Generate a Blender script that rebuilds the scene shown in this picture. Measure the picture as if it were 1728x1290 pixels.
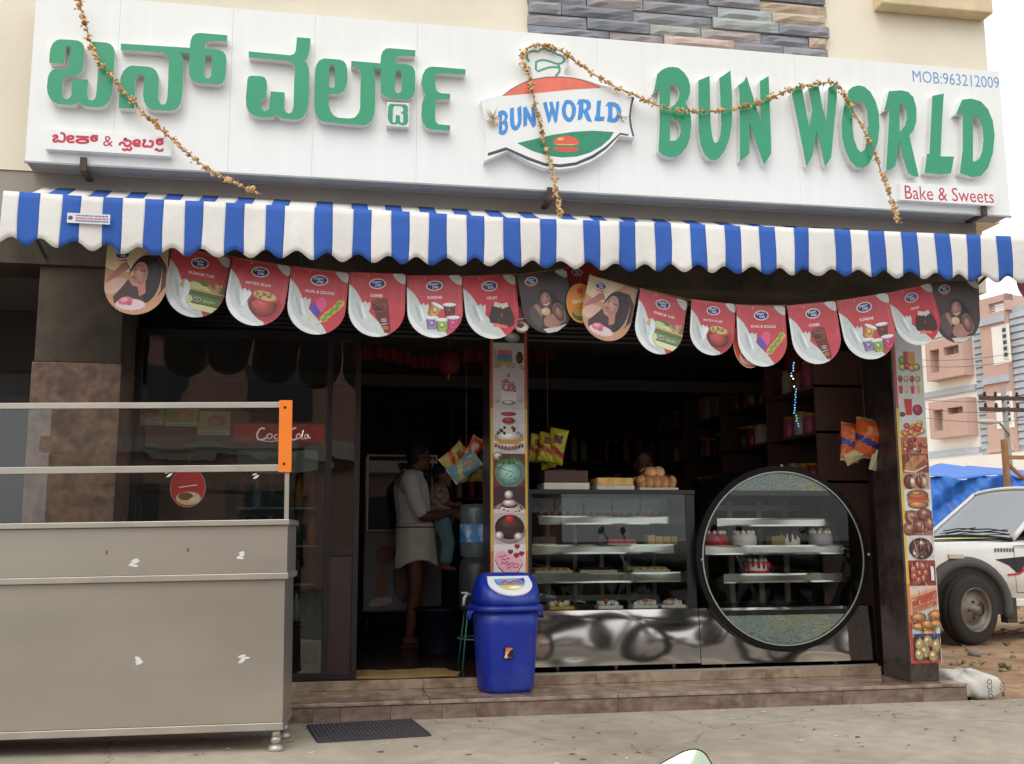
import bpy, bmesh, math, random
from mathutils import Vector, Matrix
from mathutils.geometry import tessellate_polygon
random.seed(7)
for o in list(bpy.data.objects): bpy.data.objects.remove(o)
scn = bpy.context.scene
col = scn.collection
PI = math.pi
# ------------------------------------------------------------------ camera
F, D, HC = 1741.7, 6.217, 1.03
YAW, PIT, ROL = math.radians(10.171), math.radians(8.650), math.radians(-0.256)
CAM = Vector((0, -D, HC))
FW = Vector((math.sin(YAW)*math.cos(PIT), math.cos(YAW)*math.cos(PIT), math.sin(PIT)))
_r = Vector((math.cos(YAW), -math.sin(YAW), 0)); _u = _r.cross(FW)
RT = _r*math.cos(ROL) + _u*math.sin(ROL); UP = -_r*math.sin(ROL) + _u*math.cos(ROL)
cd = bpy.data.cameras.new('camera'); co = bpy.data.objects.new('camera', cd); col.objects.link(co)
cd.sensor_width = 36; cd.lens = F/1728*36; cd.clip_end = 2000; cd.clip_start = .05
m = Matrix((RT, UP, -FW)).transposed().to_4x4(); m.translation = CAM
co.matrix_world = m
scn.camera = co
# ------------------------------------------------------------------ world, sun, exposure
EL, AZ = math.radians(52), math.radians(205)     # sun: high, behind the camera and to its left, veiled by cloud
w = bpy.data.worlds.new('World'); scn.world = w; w.use_nodes = True
nt = w.node_tree; nt.nodes.clear()
sky = nt.nodes.new('ShaderNodeTexSky'); sky.sky_type = 'NISHITA'; sky.sun_disc = False
sky.sun_elevation = EL; sky.sun_rotation = AZ; sky.dust_density = 6; sky.air_density = 1.2; sky.altitude = 800
hs = nt.nodes.new('ShaderNodeHueSaturation'); hs.inputs['Saturation'].default_value = .10; hs.inputs['Value'].default_value = 1.9
bg = nt.nodes.new('ShaderNodeBackground'); bg.inputs[1].default_value = .15
ow = nt.nodes.new('ShaderNodeOutputWorld')
cl = nt.nodes.new('ShaderNodeMix'); cl.data_type = 'RGBA'; cl.inputs[0].default_value = .7; cl.inputs[7].default_value = (8.2, 8.5, 8.75, 1)   # even cloud cover over the clear sky
nt.links.new(sky.outputs[0], hs.inputs['Color']); nt.links.new(hs.outputs[0], cl.inputs[6]); nt.links.new(cl.outputs[2], bg.inputs[0]); nt.links.new(bg.outputs[0], ow.inputs[0])
sl = bpy.data.lights.new('sun', 'SUN'); sl.energy = .7; sl.angle = math.radians(40); sl.color = (1, .97, .93)
so = bpy.data.objects.new('sun', sl); col.objects.link(so)
sd = Vector((math.sin(AZ)*math.cos(EL), math.cos(AZ)*math.cos(EL), math.sin(EL)))
so.rotation_euler = sd.to_track_quat('Z', 'Y').to_euler(); so.location = (-4, -8, 12)
scn.view_settings.view_transform = 'Standard'; scn.view_settings.look = 'None'
scn.view_settings.exposure = .06; scn.view_settings.gamma = 1; scn.view_settings.use_curve_mapping = False
scn.render.engine = 'CYCLES'
scn.cycles.max_bounces = 10; scn.cycles.transparent_max_bounces = 16

# ------------------------------------------------------------------ pixel helpers (a pixel gives a direction; the plane gives the distance)
def ray(x, y): return FW + RT*((x-864)/F) - UP*((y-645)/F)
def SY(x, y, Y): d = ray(x, y); return CAM + d*((Y-CAM.y)/d.y)
def SZ(x, y, Z): d = ray(x, y); return CAM + d*((Z-CAM.z)/d.z)
def SX(x, y, X): d = ray(x, y); return CAM + d*((X-CAM.x)/d.x)

# ------------------------------------------------------------------ materials
def lin(c):
    return tuple((v/255/12.92 if v/255 <= .04045 else ((v/255+.055)/1.055)**2.4) for v in c[:3])
_M = {}
def mat(name, c, rough=.6, metal=0, var=.12, vs=6, bump=0, bs=60, spec=.5, stretch=None, c2=None, cs=3, coat=0, cfac=(.45, .6), srgb=True):
    if name in _M: return _M[name]
    a = lin(c) if srgb else c
    mt = bpy.data.materials.new(name); mt.use_nodes = True; n = mt.node_tree; N = n.nodes; b = N['Principled BSDF']
    b.inputs['Roughness'].default_value = rough; b.inputs['Metallic'].default_value = metal
    b.inputs['Specular IOR Level'].default_value = spec; b.inputs['Coat Weight'].default_value = coat
    tc = N.new('ShaderNodeTexCoord'); mp = N.new('ShaderNodeMapping'); n.links.new(tc.outputs['Object'], mp.inputs[0])
    if stretch: mp.inputs['Scale'].default_value = stretch
    def noise(sc, det=5):
        x = N.new('ShaderNodeTexNoise'); x.inputs['Scale'].default_value = sc; x.inputs['Detail'].default_value = det
        n.links.new(mp.outputs[0], x.inputs[0]); return x
    base = N.new('ShaderNodeRGB'); base.outputs[0].default_value = (*a, 1); out = base.outputs[0]
    if c2 is not None:
        b2 = lin(c2) if srgb else c2
        x = noise(cs); rp = N.new('ShaderNodeMapRange'); rp.inputs[1].default_value = cfac[0]; rp.inputs[2].default_value = cfac[1]
        n.links.new(x.outputs[0], rp.inputs[0])
        mx = N.new('ShaderNodeMix'); mx.data_type = 'RGBA'; mx.inputs[7].default_value = (*b2, 1)
        n.links.new(rp.outputs[0], mx.inputs[0]); n.links.new(out, mx.inputs[6]); out = mx.outputs[2]
    if var:
        x = noise(vs); rp = N.new('ShaderNodeMapRange'); rp.inputs[1].default_value = .3; rp.inputs[2].default_value = .7
        rp.inputs[3].default_value = 1-var; rp.inputs[4].default_value = 1+var; n.links.new(x.outputs[0], rp.inputs[0])
        mx = N.new('ShaderNodeMix'); mx.data_type = 'RGBA'; mx.blend_type = 'MULTIPLY'; mx.inputs[0].default_value = 1
        cb = N.new('ShaderNodeCombineColor')
        for i in range(3): n.links.new(rp.outputs[0], cb.inputs[i])
        n.links.new(out, mx.inputs[6]); n.links.new(cb.outputs[0], mx.inputs[7]); out = mx.outputs[2]
        rr = N.new('ShaderNodeMapRange'); rr.inputs[3].default_value = max(0, rough-.06); rr.inputs[4].default_value = min(1, rough+.08)
        n.links.new(x.outputs[0], rr.inputs[0]); n.links.new(rr.outputs[0], b.inputs['Roughness'])
    n.links.new(out, b.inputs['Base Color'])
    if bump:
        x = noise(bs, 8); bp = N.new('ShaderNodeBump'); bp.inputs['Strength'].default_value = bump; bp.inputs['Distance'].default_value = .01
        n.links.new(x.outputs[0], bp.inputs['Height']); n.links.new(bp.outputs[0], b.inputs['Normal'])
    _M[name] = mt; return mt
def printmat(name, rough=.35, spec=.5, metal=0, dark=1.0):
    if name in _M: return _M[name]
    mt = bpy.data.materials.new(name); mt.use_nodes = True; n = mt.node_tree; b = n.nodes['Principled BSDF']
    a = n.nodes.new('ShaderNodeAttribute'); a.attribute_name = 'Col'
    tc = n.nodes.new('ShaderNodeTexCoord'); x = n.nodes.new('ShaderNodeTexNoise'); x.inputs['Scale'].default_value = 14; x.inputs['Detail'].default_value = 6
    n.links.new(tc.outputs['Object'], x.inputs[0])
    rp = n.nodes.new('ShaderNodeMapRange'); rp.inputs[1].default_value = .3; rp.inputs[2].default_value = .7; rp.inputs[3].default_value = .86*dark; rp.inputs[4].default_value = 1.04*dark
    n.links.new(x.outputs[0], rp.inputs[0]); cb = n.nodes.new('ShaderNodeCombineColor')
    for i in range(3): n.links.new(rp.outputs[0], cb.inputs[i])
    mx = n.nodes.new('ShaderNodeMix'); mx.data_type = 'RGBA'; mx.blend_type = 'MULTIPLY'; mx.inputs[0].default_value = 1
    n.links.new(a.outputs['Color'], mx.inputs[6]); n.links.new(cb.outputs[0], mx.inputs[7]); n.links.new(mx.outputs[2], b.inputs['Base Color'])
    b.inputs['Roughness'].default_value = rough; b.inputs['Specular IOR Level'].default_value = spec; b.inputs['Metallic'].default_value = metal
    _M[name] = mt; return mt
def glassmat(name, tint=(.93, .96, .95), ior=1.5, rough=0.0, wave=0):
    if name in _M: return _M[name]
    mt = bpy.data.materials.new(name); mt.use_nodes = True; n = mt.node_tree; n.nodes.clear()
    o = n.nodes.new('ShaderNodeOutputMaterial'); t = n.nodes.new('ShaderNodeBsdfTransparent'); t.inputs[0].default_value = (*tint, 1)
    g = n.nodes.new('ShaderNodeBsdfGlossy'); g.inputs['Roughness'].default_value = rough
    f = n.nodes.new('ShaderNodeFresnel'); f.inputs[0].default_value = ior; mx = n.nodes.new('ShaderNodeMixShader')
    n.links.new(f.outputs[0], mx.inputs[0]); n.links.new(t.outputs[0], mx.inputs[1]); n.links.new(g.outputs[0], mx.inputs[2]); n.links.new(mx.outputs[0], o.inputs[0])
    if wave:
        tc = n.nodes.new('ShaderNodeTexCoord'); x = n.nodes.new('ShaderNodeTexNoise'); x.inputs['Scale'].default_value = 2.5
        n.links.new(tc.outputs['Object'], x.inputs[0]); bp = n.nodes.new('ShaderNodeBump'); bp.inputs['Strength'].default_value = wave; bp.inputs['Distance'].default_value = .05
        n.links.new(x.outputs[0], bp.inputs['Height']); n.links.new(bp.outputs[0], g.inputs['Normal'])
    _M[name] = mt; return mt
def emat(name, c, s):
    if name in _M: return _M[name]
    mt = bpy.data.materials.new(name); mt.use_nodes = True; b = mt.node_tree.nodes['Principled BSDF']
    b.inputs['Base Color'].default_value = (*lin(c), 1); b.inputs['Emission Color'].default_value = (*lin(c), 1); b.inputs['Emission Strength'].default_value = s
    _M[name] = mt; return mt

# ------------------------------------------------------------------ mesh building
def smoothpts(pts, it=1, closed=True):
    for _ in range(it):
        q = []
        n = len(pts)
        for i in range(n if closed else n-1):
            a = Vector(pts[i]); b = Vector(pts[(i+1) % n]); q += [tuple(a*.75+b*.25), tuple(a*.25+b*.75)]
        if not closed: q = [pts[0]]+q+[pts[-1]]
        pts = q
    return pts
class MB:
    def __init__(s): s.v = []; s.f = []; s.m = []; s.s = []; s.c = []
    def add(s, vs, fs, mi=0, sm=False, c=None, M=None):
        k = len(s.v)
        s.v += [tuple(M @ Vector(p)) if M else tuple(p) for p in vs]
        for f in fs: s.f.append([i+k for i in f]); s.m.append(mi); s.s.append(sm); s.c.append(c)
        return s
    def box(s, x0, x1, y0, y1, z0, z1, mi=0, M=None, c=None):
        v = [(x, y, z) for z in (z0, z1) for y in (y0, y1) for x in (x0, x1)]
        return s.add(v, [(0, 2, 3, 1), (4, 5, 7, 6), (0, 1, 5, 4), (2, 6, 7, 3), (0, 4, 6, 2), (1, 3, 7, 5)], mi, M=M, c=c)
    def cbox(s, c, size, mi=0, M=None, col=None):
        a, b, d = [q/2 for q in size]
        return s.box(c[0]-a, c[0]+a, c[1]-b, c[1]+b, c[2]-d, c[2]+d, mi, M, col)
    def tube(s, path, r, n=8, mi=0, cap=True, c=None, M=None, closed=False):
        P = [Vector(p) for p in path]; k = len(P); R = r if isinstance(r, (list, tuple)) else [r]*k
        vs = []; ref = None
        for i, p in enumerate(P):
            if closed: t = (P[(i+1) % k]-P[i-1])
            else: t = P[min(i+1, k-1)]-P[max(i-1, 0)]
            t.normalize()
            if ref is None:
                ref = Vector((0, 0, 1)) if abs(t.z) < .9 else Vector((1, 0, 0))
            a = (ref - t*ref.dot(t))
            if a.length < 1e-4: a = Vector((1, 0, 0)) - t*t.x
            a.normalize(); b = t.cross(a); ref = a
            for j in range(n):
                q = 2*PI*j/n; vs.append(p+(a*math.cos(q)+b*math.sin(q))*R[i])
        fs = []
        for i in range(k if closed else k-1):
            for j in range(n):
                i2 = (i+1) % k
                fs.append((i*n+j, i*n+(j+1) % n, i2*n+(j+1) % n, i2*n+j))
        if cap and not closed: fs += [tuple(range(n))[::-1], tuple(range((k-1)*n, k*n))]
        return s.add(vs, fs, mi, True, c, M)
    def lathe(s, prof, n=24, ctr=(0, 0, 0), mi=0, c=None, M=None, sm=True, sx=1, sy=1, cap=True):
        vs = [(ctr[0]+r*math.cos(2*PI*j/n)*sx, ctr[1]+r*math.sin(2*PI*j/n)*sy, ctr[2]+z) for r, z in prof for j in range(n)]
        k = len(prof)
        fs = [(i*n+j, i*n+(j+1) % n, (i+1)*n+(j+1) % n, (i+1)*n+j) for i in range(k-1) for j in range(n)]
        if cap: fs += [tuple(range(n))[::-1], tuple(range((k-1)*n, k*n))]
        return s.add(vs, fs, mi, sm, c, M)
    def ell(s, ctr, rad, nu=14, nv=8, mi=0, c=None, M=None):
        if not isinstance(rad, (tuple, list)): rad = (rad,)*3
        vs = []
        for i in range(1, nv):
            t = PI*i/nv
            vs += [(ctr[0]+rad[0]*math.sin(t)*math.cos(2*PI*j/nu), ctr[1]+rad[1]*math.sin(t)*math.sin(2*PI*j/nu), ctr[2]+rad[2]*math.cos(t)) for j in range(nu)]
        a = len(vs); vs += [(ctr[0], ctr[1], ctr[2]+rad[2]), (ctr[0], ctr[1], ctr[2]-rad[2])]
        fs = [(i*nu+j, (i+1)*nu+j, (i+1)*nu+(j+1) % nu, i*nu+(j+1) % nu) for i in range(nv-2) for j in range(nu)]
        fs += [(a, j, (j+1) % nu) for j in range(nu)] + [(a+1, (nv-2)*nu+(j+1) % nu, (nv-2)*nu+j) for j in range(nu)]
        return s.add(vs, fs, mi, True, c, M)
    def prism(s, outer, holes, fn, d0, d1, mi=0, back=True, c=None):
        """outer, holes: 2D loops; fn(u, v, d) -> 3D; front at d0, back at d1"""
        loops = [outer]+list(holes); flat = [p for l in loops for p in l]; n = len(flat)
        tri = tessellate_polygon([[Vector((p[0], p[1], 0)) for p in l] for l in loops])
        vs = [fn(p[0], p[1], d0) for p in flat]; fs = [tuple(t) for t in tri]
        if d1 is not None:
            vs += [fn(p[0], p[1], d1) for p in flat]
            if back: fs += [tuple(i+n for i in t[::-1]) for t in tri]
            k = 0
            for l in loops:
                q = len(l)
                for i in range(q): fs.append((k+i, k+(i+1) % q, n+k+(i+1) % q, n+k+i))
                k += q
        return s.add(vs, fs, mi, False, c)
    def grid(s, fn, nu, nv, mi=0, sm=True, c=None, cf=None):
        k = len(s.v)
        s.v += [tuple(fn(i/nu, j/nv)) for j in range(nv+1) for i in range(nu+1)]
        for j in range(nv):
            for i in range(nu):
                a = k+j*(nu+1)+i; s.f.append([a, a+1, a+nu+2, a+nu+1]); s.m.append(mi if not callable(mi) else mi((i+.5)/nu, (j+.5)/nv)); s.s.append(sm)
                s.c.append(cf((i+.5)/nu, (j+.5)/nv) if cf else c)
        return s
def setp(o, label=None, cat=None, group=None, kind=None):
    if label: o['label'] = label
    if cat: o['category'] = cat
    if group: o['group'] = group
    if kind: o['kind'] = kind
    return o
def obj(name, mb, mats, parent=None, label=None, cat=None, group=None, kind=None, world=False, bevel=0, recalc=True, loc=None):
    me = bpy.data.meshes.new(name)
    V = mb.v
    if not V: raise Exception('empty '+name)
    lo = [min(p[i] for p in V) for i in range(3)]; hi = [max(p[i] for p in V) for i in range(3)]
    ctr = Vector(((lo[0]+hi[0])/2, (lo[1]+hi[1])/2, lo[2])) if loc is None else Vector(loc)
    me.from_pydata([tuple(Vector(p)-ctr) for p in V], [], mb.f)
    if not isinstance(mats, (list, tuple)): mats = [mats]
    for x in mats: me.materials.append(x)
    me.polygons.foreach_set('material_index', mb.m); me.polygons.foreach_set('use_smooth', mb.s)
    if any(c is not None for c in mb.c):
        at = me.color_attributes.new('Col', 'FLOAT_COLOR', 'CORNER'); data = []
        for p in me.polygons:
            c = mb.c[p.index] or (255, 255, 255); q = (*lin(c), 1.0)
            data += list(q)*p.loop_total
        at.data.foreach_set('color', data)
    me.update()
    if recalc:
        bm = bmesh.new(); bm.from_mesh(me); bmesh.ops.recalc_face_normals(bm, faces=bm.faces); bm.to_mesh(me); bm.free()
    o = bpy.data.objects.new(name, me); col.objects.link(o); o.location = ctr
    if parent:
        o.parent = parent
        if world: o.matrix_parent_inverse = wm(parent).inverted()
        elif parent.type == 'MESH': o.matrix_parent_inverse = Matrix.Translation(parent.location).inverted()
    if bevel:
        b = o.modifiers.new('bevel', 'BEVEL'); b.width = bevel; b.segments = 2; b.limit_method = 'ANGLE'; b.angle_limit = math.radians(40)
    return setp(o, label, cat, group, kind)
def wm(o):
    l = Matrix.LocRotScale(o.location, o.rotation_euler, o.scale)
    return wm(o.parent) @ o.matrix_parent_inverse @ l if o.parent else l
def thing(name, label, cat, loc=(0, 0, 0), rz=0, group=None, rx=0, ry=0, kind=None):
    o = bpy.data.objects.new(name, None); o.empty_display_size = .1; col.objects.link(o)
    o.location = loc; o.rotation_euler = (rx, ry, rz)
    return setp(o, label, cat, group, kind)
def dup(o, parent=None, loc=None, rz=None, label=None, group=None):
    c = o.copy(); col.objects.link(c); c.parent = parent
    if loc is not None: c.location = loc
    if rz is not None: c.rotation_euler.z = rz
    if label: c['label'] = label
    if group: c['group'] = group
    for k in o.children: dup(k, c)
    return c
# ------------------------------------------------------------------ text and flat print
_T = {}
def texttris(t, bold=0, shear=0, sp=1.0):
    k = (t, bold, shear, sp)
    if k in _T: return _T[k]
    cu = bpy.data.curves.new('t', 'FONT'); cu.body = t; cu.offset = bold; cu.shear = shear; cu.resolution_u = 3; cu.space_character = sp
    o = bpy.data.objects.new('t', cu); col.objects.link(o)
    dg = bpy.context.evaluated_depsgraph_get(); me = bpy.data.meshes.new_from_object(o.evaluated_get(dg))
    vs = [(v.co.x, v.co.y) for v in me.vertices]; fs = [tuple(p.vertices) for p in me.polygons]
    bpy.data.objects.remove(o); bpy.data.meshes.remove(me); bpy.data.curves.remove(cu)
    x0 = min(p[0] for p in vs); x1 = max(p[0] for p in vs); y0 = min(p[1] for p in vs); y1 = max(p[1] for p in vs)
    _T[k] = ([(p[0]-x0, p[1]-y0) for p in vs], fs, x1-x0, y1-y0); return _T[k]
class Print:
    """flat printed shapes in card coordinates u (right), v (up); each call is a new thin ink layer"""
    def __init__(s, gap=.00006): s.L = []; s.gap = gap
    def poly(s, c, pts, sm=0, holes=()):
        if sm: pts = smoothpts([(p[0], p[1], 0) for p in pts], sm)
        loops = [[(p[0], p[1]) for p in pts]]+[list(h) for h in holes]
        tri = tessellate_polygon([[Vector((p[0], p[1], 0)) for p in l] for l in loops])
        s.L.append((c, [p for l in loops for p in l], [tuple(t) for t in tri])); return s
    def rect(s, c, u0, v0, u1, v1): return s.poly(c, [(u0, v0), (u1, v0), (u1, v1), (u0, v1)])
    def ell(s, c, cu, cv, ru, rv=None, rot=0, n=18, a0=0, a1=2*PI):
        rv = ru if rv is None else rv; p = []
        for i in range(n+(0 if a1-a0 > 6.28 else 1)):
            t = a0+(a1-a0)*i/n; x, y = ru*math.cos(t), rv*math.sin(t); p.append((cu+x*math.cos(rot)-y*math.sin(rot), cv+x*math.sin(rot)+y*math.cos(rot)))
        return s.poly(c, p)
    def soft(s, c, cu, cv, ru, rv, rot=0, k=5, lo=.62, hi=1.22, n=16):
        for i in range(k):
            t = i/(k-1); f = lo+(hi-lo)*t**.8; q = 1-.82*t
            s.ell(tuple(min(255, int(x*f+(8*t))) for x in c), cu-ru*.22*t, cv+rv*.28*t, ru*q, rv*q, rot, n)
        return s
    def ring(s, c, cu, cv, ru, rv, w, rot=0, n=22):
        p = [(cu+ru*math.cos(2*PI*i/n)*math.cos(rot)-rv*math.sin(2*PI*i/n)*math.sin(rot), cv+ru*math.cos(2*PI*i/n)*math.sin(rot)+rv*math.sin(2*PI*i/n)*math.cos(rot)) for i in range(n)]
        return s.stroke(c, p, w, closed=True)
    def stroke(s, c, pts, w, closed=False, sm=0):
        P = [Vector((p[0], p[1], 0)) for p in pts]
        if sm: P = [Vector(p) for p in smoothpts(P, sm, closed)]
        n = len(P); vs = []; fs = []
        for i in range(n):
            a = P[i-1] if (closed or i) else P[0]; b = P[(i+1) % n] if (closed or i < n-1) else P[-1]
            t = (b-a); t = t.normalized() if t.length > 1e-9 else Vector((1, 0, 0)); q = Vector((-t.y, t.x, 0))*w/2
            vs += [tuple((P[i]+q)[:2]), tuple((P[i]-q)[:2])]
        for i in range(n if closed else n-1):
            j = (i+1) % n; fs.append((2*i, 2*j, 2*j+1, 2*i+1))
        s.L.append((c, vs, fs)); return s
    def text(s, c, t, cu, cv, h, wmax=None, rot=0, bold=0, shear=0, w=None, sp=1.0, left=False):
        vs, fs, tw, th = texttris(t, bold, shear, sp)
        ky = h/th; kx = ky if w is None else w/tw
        if wmax and tw*kx > wmax: kx = wmax/tw
        o = []
        for x, y in vs:
            x = x*kx - (0 if left else tw*kx/2); y = (y-th/2)*ky
            o.append((cu+x*math.cos(rot)-y*math.sin(rot), cv+x*math.sin(rot)+y*math.cos(rot)))
        s.L.append((c, o, fs)); return s
    def xf(s, other, fn):
        for c, v, f in other.L: s.L.append((c, [fn(*p) for p in v], f))
        return s
    def clip(s, u0, u1, v0, v1):
        s.L = [(c, [(min(max(p[0], u0), u1), min(max(p[1], v0), v1)) for p in v], f) for c, v, f in s.L]; return s
    def mb(s, org, ux, uv, nrm, start=.0004):
        m = MB(); org, ux, uv, nrm = Vector(org), Vector(ux), Vector(uv), Vector(nrm)
        for i, (c, v, f) in enumerate(s.L):
            d = start+i*s.gap
            m.add([org+ux*p[0]+uv*p[1]+nrm*d for p in v], f, c=c)
        return m
PM = lambda: printmat('printed_ink')
# ================================================================== GROUND
YS, YLF, YA, YP, YC = -.124, -.182, -.69, -.50, .50
def struct(name, mb, mats, **k): return obj(name, mb, mats, kind='structure', **k)
M_conc = mat('concrete_apron', (178, 166, 148), .85, var=.12, vs=9, bump=.6, bs=110, c2=(150, 138, 121), cs=1.1, cfac=(.38, .68))
def weather(m_, fine=160, amt=.22, crack=.5, cw=.010):
    n = m_.node_tree; N = n.nodes; b = N['Principled BSDF']; src = b.inputs['Base Color'].links[0].from_socket; mp = [x for x in N if x.type == 'MAPPING'][0]
    x = N.new('ShaderNodeTexNoise'); x.inputs['Scale'].default_value = fine; x.inputs['Detail'].default_value = 3; n.links.new(mp.outputs[0], x.inputs[0])
    rp = N.new('ShaderNodeMapRange'); rp.inputs[1].default_value = .33; rp.inputs[2].default_value = .67; rp.inputs[3].default_value = 1-amt; rp.inputs[4].default_value = 1+amt*.6; n.links.new(x.outputs[0], rp.inputs[0]); f = rp.outputs[0]
    if crack:
        w_ = N.new('ShaderNodeTexNoise'); w_.inputs['Scale'].default_value = 2.2; w_.inputs['Detail'].default_value = 6; n.links.new(mp.outputs[0], w_.inputs[0])
        va = N.new('ShaderNodeVectorMath'); va.operation = 'MULTIPLY_ADD'; va.inputs[1].default_value = (.6, .6, .6); n.links.new(w_.outputs['Color'], va.inputs[0]); n.links.new(mp.outputs[0], va.inputs[2])
        v = N.new('ShaderNodeTexVoronoi'); v.feature = 'DISTANCE_TO_EDGE'; v.inputs['Scale'].default_value = crack; n.links.new(va.outputs[0], v.inputs[0])
        r2 = N.new('ShaderNodeMapRange'); r2.inputs[1].default_value = 0; r2.inputs[2].default_value = cw*crack; r2.inputs[3].default_value = .62; r2.inputs[4].default_value = 1; n.links.new(v.outputs[0], r2.inputs[0])
        mu = N.new('ShaderNodeMath'); mu.operation = 'MULTIPLY'; n.links.new(f, mu.inputs[0]); n.links.new(r2.outputs[0], mu.inputs[1]); f = mu.outputs[0]
    cb = N.new('ShaderNodeCombineColor'); [n.links.new(f, cb.inputs[i]) for i in range(3)]
    mx = N.new('ShaderNodeMix'); mx.data_type = 'RGBA'; mx.blend_type = 'MULTIPLY'; mx.inputs[0].default_value = 1; n.links.new(src, mx.inputs[6]); n.links.new(cb.outputs[0], mx.inputs[7]); n.links.new(mx.outputs[2], b.inputs['Base Color'])
weather(M_conc)
M_dirt = mat('dirt', (178, 146, 112), .95, var=.25, vs=5, bump=.9, bs=45, c2=(146, 112, 82), cs=1.6, cfac=(.4, .62))
M_street = mat('street', (95, 88, 80), .95, var=.15, vs=3, bump=.5, bs=50)
mb = MB(); mb.grid(lambda a, b: (-400+800*a, -400+800*b, -.2), 8, 8); struct('ground', mb, M_street)
mb = MB(); mb.box(-14, 30, -4.3, -.021, -.3, 0); struct('concrete_apron', mb, M_conc)
def dirtz(x, y): return -.012+.018*math.sin(x*2.1+1)*math.sin(y*1.7)+.012*math.sin(x*5.3+y*4.1)+random.uniform(-.006, .006)
mb = MB(); mb.grid(lambda a, b: (4.07+14*a, -.02+16*b, dirtz(4.07+14*a, 16*b) if b > 0 else -.01), 110, 110); struct('dirt_lot', mb, M_dirt)
mb = MB(); mb.grid(lambda a, b: (-60+200*a, 15.9+130*b, -.03), 4, 4); mb.grid(lambda a, b: (18+110*a, -.02+16*b, -.03), 4, 4); struct('far_ground', mb, M_dirt)
# scattered stones, twigs and weeds on the dirt: nobody could count them
mb = MB()
for i in range(900):
    x = 4.15+9*random.random(); y = random.random()**1.3*7+.02; r = random.choice([.006, .008, .012, .018, .03]) if random.random() < .9 else .05
    mb.ell((x, y, dirtz(x, y)+r*.3), (r*random.uniform(.8, 1.5), r*random.uniform(.7, 1.2), r*.6), 6, 4, mi=random.choice([0, 0, 1]))
obj('pebbles', mb, [mat('pebble_tan', (150, 128, 104), .9), mat('pebble_grey', (128, 120, 112), .9)], kind='stuff', label='loose pebbles and grit scattered over the dirt lot', cat='pebbles')
mb = MB()
for i in range(46):
    x = 5.0+5*random.random(); y = .2+3.4*random.random(); z = dirtz(x, y)
    for j in range(7):
        a = random.random()*6.3; h = random.uniform(.02, .06); d = Vector((math.cos(a), math.sin(a), 0)); p = Vector((x, y, z)); q = Vector((-d.y, d.x, 0))*.007
        mb.add([p, p+d*.02+q+Vector((0, 0, h*.6)), p+d*.05+Vector((0, 0, h)), p+d*.02-q+Vector((0, 0, h*.6))], [(0, 1, 2, 3)])
obj('weeds', mb, mat('weed', (96, 118, 52), .7), kind='stuff', label='small green weeds sprouting from the dirt lot', cat='weeds', recalc=False)

mb = MB(); R_ = random.Random(77)
for i in range(150):
    x = -1.2+6.5*R_.random(); y = -1.3*R_.random()-.06; s_ = R_.uniform(.004, .017); a = R_.random()*6.3; k = R_.choice([0, 0, 1, 2])
    vs = [(x+math.cos(a+t)*s_*(1.6 if j % 2 else .7), y+math.sin(a+t)*s_*.8, .0015+R_.uniform(0, .006)) for j, t in enumerate((0, 1.2, 2.4, 3.6, 4.9))]
    mb.add(vs, [(0, 1, 2, 3, 4)], k)
obj('litter', mb, [mat('dry_leaf', (112, 88, 60), .9), mat('grit', (120, 112, 102), .9), mat('paper_bit', (206, 200, 190), .8)], kind='stuff', label='dry leaf bits, grit and paper scraps on the concrete', cat='litter', recalc=False)
# ================================================================== BUILDING
M_cream = mat('cream_plaster', (234, 223, 201), .85, var=.06, vs=1.5, bump=.2, bs=120, c2=(218, 205, 180), cs=.8, cfac=(.5, .75))
M_beam = mat('grey_plaster', (156, 147, 136), .9, var=.12, vs=2, bump=.2, bs=40)
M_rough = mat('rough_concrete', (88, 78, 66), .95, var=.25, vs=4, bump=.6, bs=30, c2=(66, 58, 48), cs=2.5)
M_gran = mat('brown_granite', (112, 84, 68), .35, var=.3, vs=22, bump=.02, c2=(86, 66, 54), cs=9)
M_granp = mat('dark_granite_post', (66, 54, 50), .3, var=.3, vs=30, c2=(50, 42, 40), cs=10)
M_tread = mat('polished_granite', (152, 132, 117), .12, var=.3, vs=18, c2=(112, 92, 80), cs=6, spec=.6)
M_riser = mat('red_granite', (132, 114, 101), .4, var=.32, vs=16, c2=(104, 82, 68), cs=7, cfac=(.38, .62), stretch=(1, 1, 1.6))
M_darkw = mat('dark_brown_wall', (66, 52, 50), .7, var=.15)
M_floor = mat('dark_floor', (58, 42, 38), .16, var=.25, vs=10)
M_alu = mat('dark_aluminium', (48, 45, 44), .4, .6, var=.08)
B = thing('bakery_building', 'cream plastered bakery building with a stone clad strip over its shopfront', 'building', (1.2, .3, 0))
def bp(name, mb, m, **k): return obj(name, mb, m, B, world=True, **k)
mb = MB(); mb.box(-6, 4.6, .05, .25, 3.2, 7.6); mb.box(4.4, 4.6, .251, 6.2, 2.75, 7.6); mb.box(-6, 4.6, 6.201, 6.4, 0, 7.6); mb.box(-6, -5.8, .251, 6.2, 0, 7.6)
bp('wall', mb, M_cream)
mb = MB(); mb.box(-5.79, 4.398, .26, 6.199, 7.4, 7.6); bp('roof', mb, M_beam)
mb = MB(); mb.box(-6, 4.42, .06, .45, 2.93, 3.198); bp('beam', mb, M_beam)
mb = MB(); mb.box(-6, 4.41, .065, .45, 2.64, 2.929); bp('beam_shade_band', mb, M_rough)  # lower beam split off and coloured darker for the shade under the awning
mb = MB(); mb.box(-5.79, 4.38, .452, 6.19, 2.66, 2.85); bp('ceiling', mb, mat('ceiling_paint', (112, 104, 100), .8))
lz = SY(1500, 6, -.07).z
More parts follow.
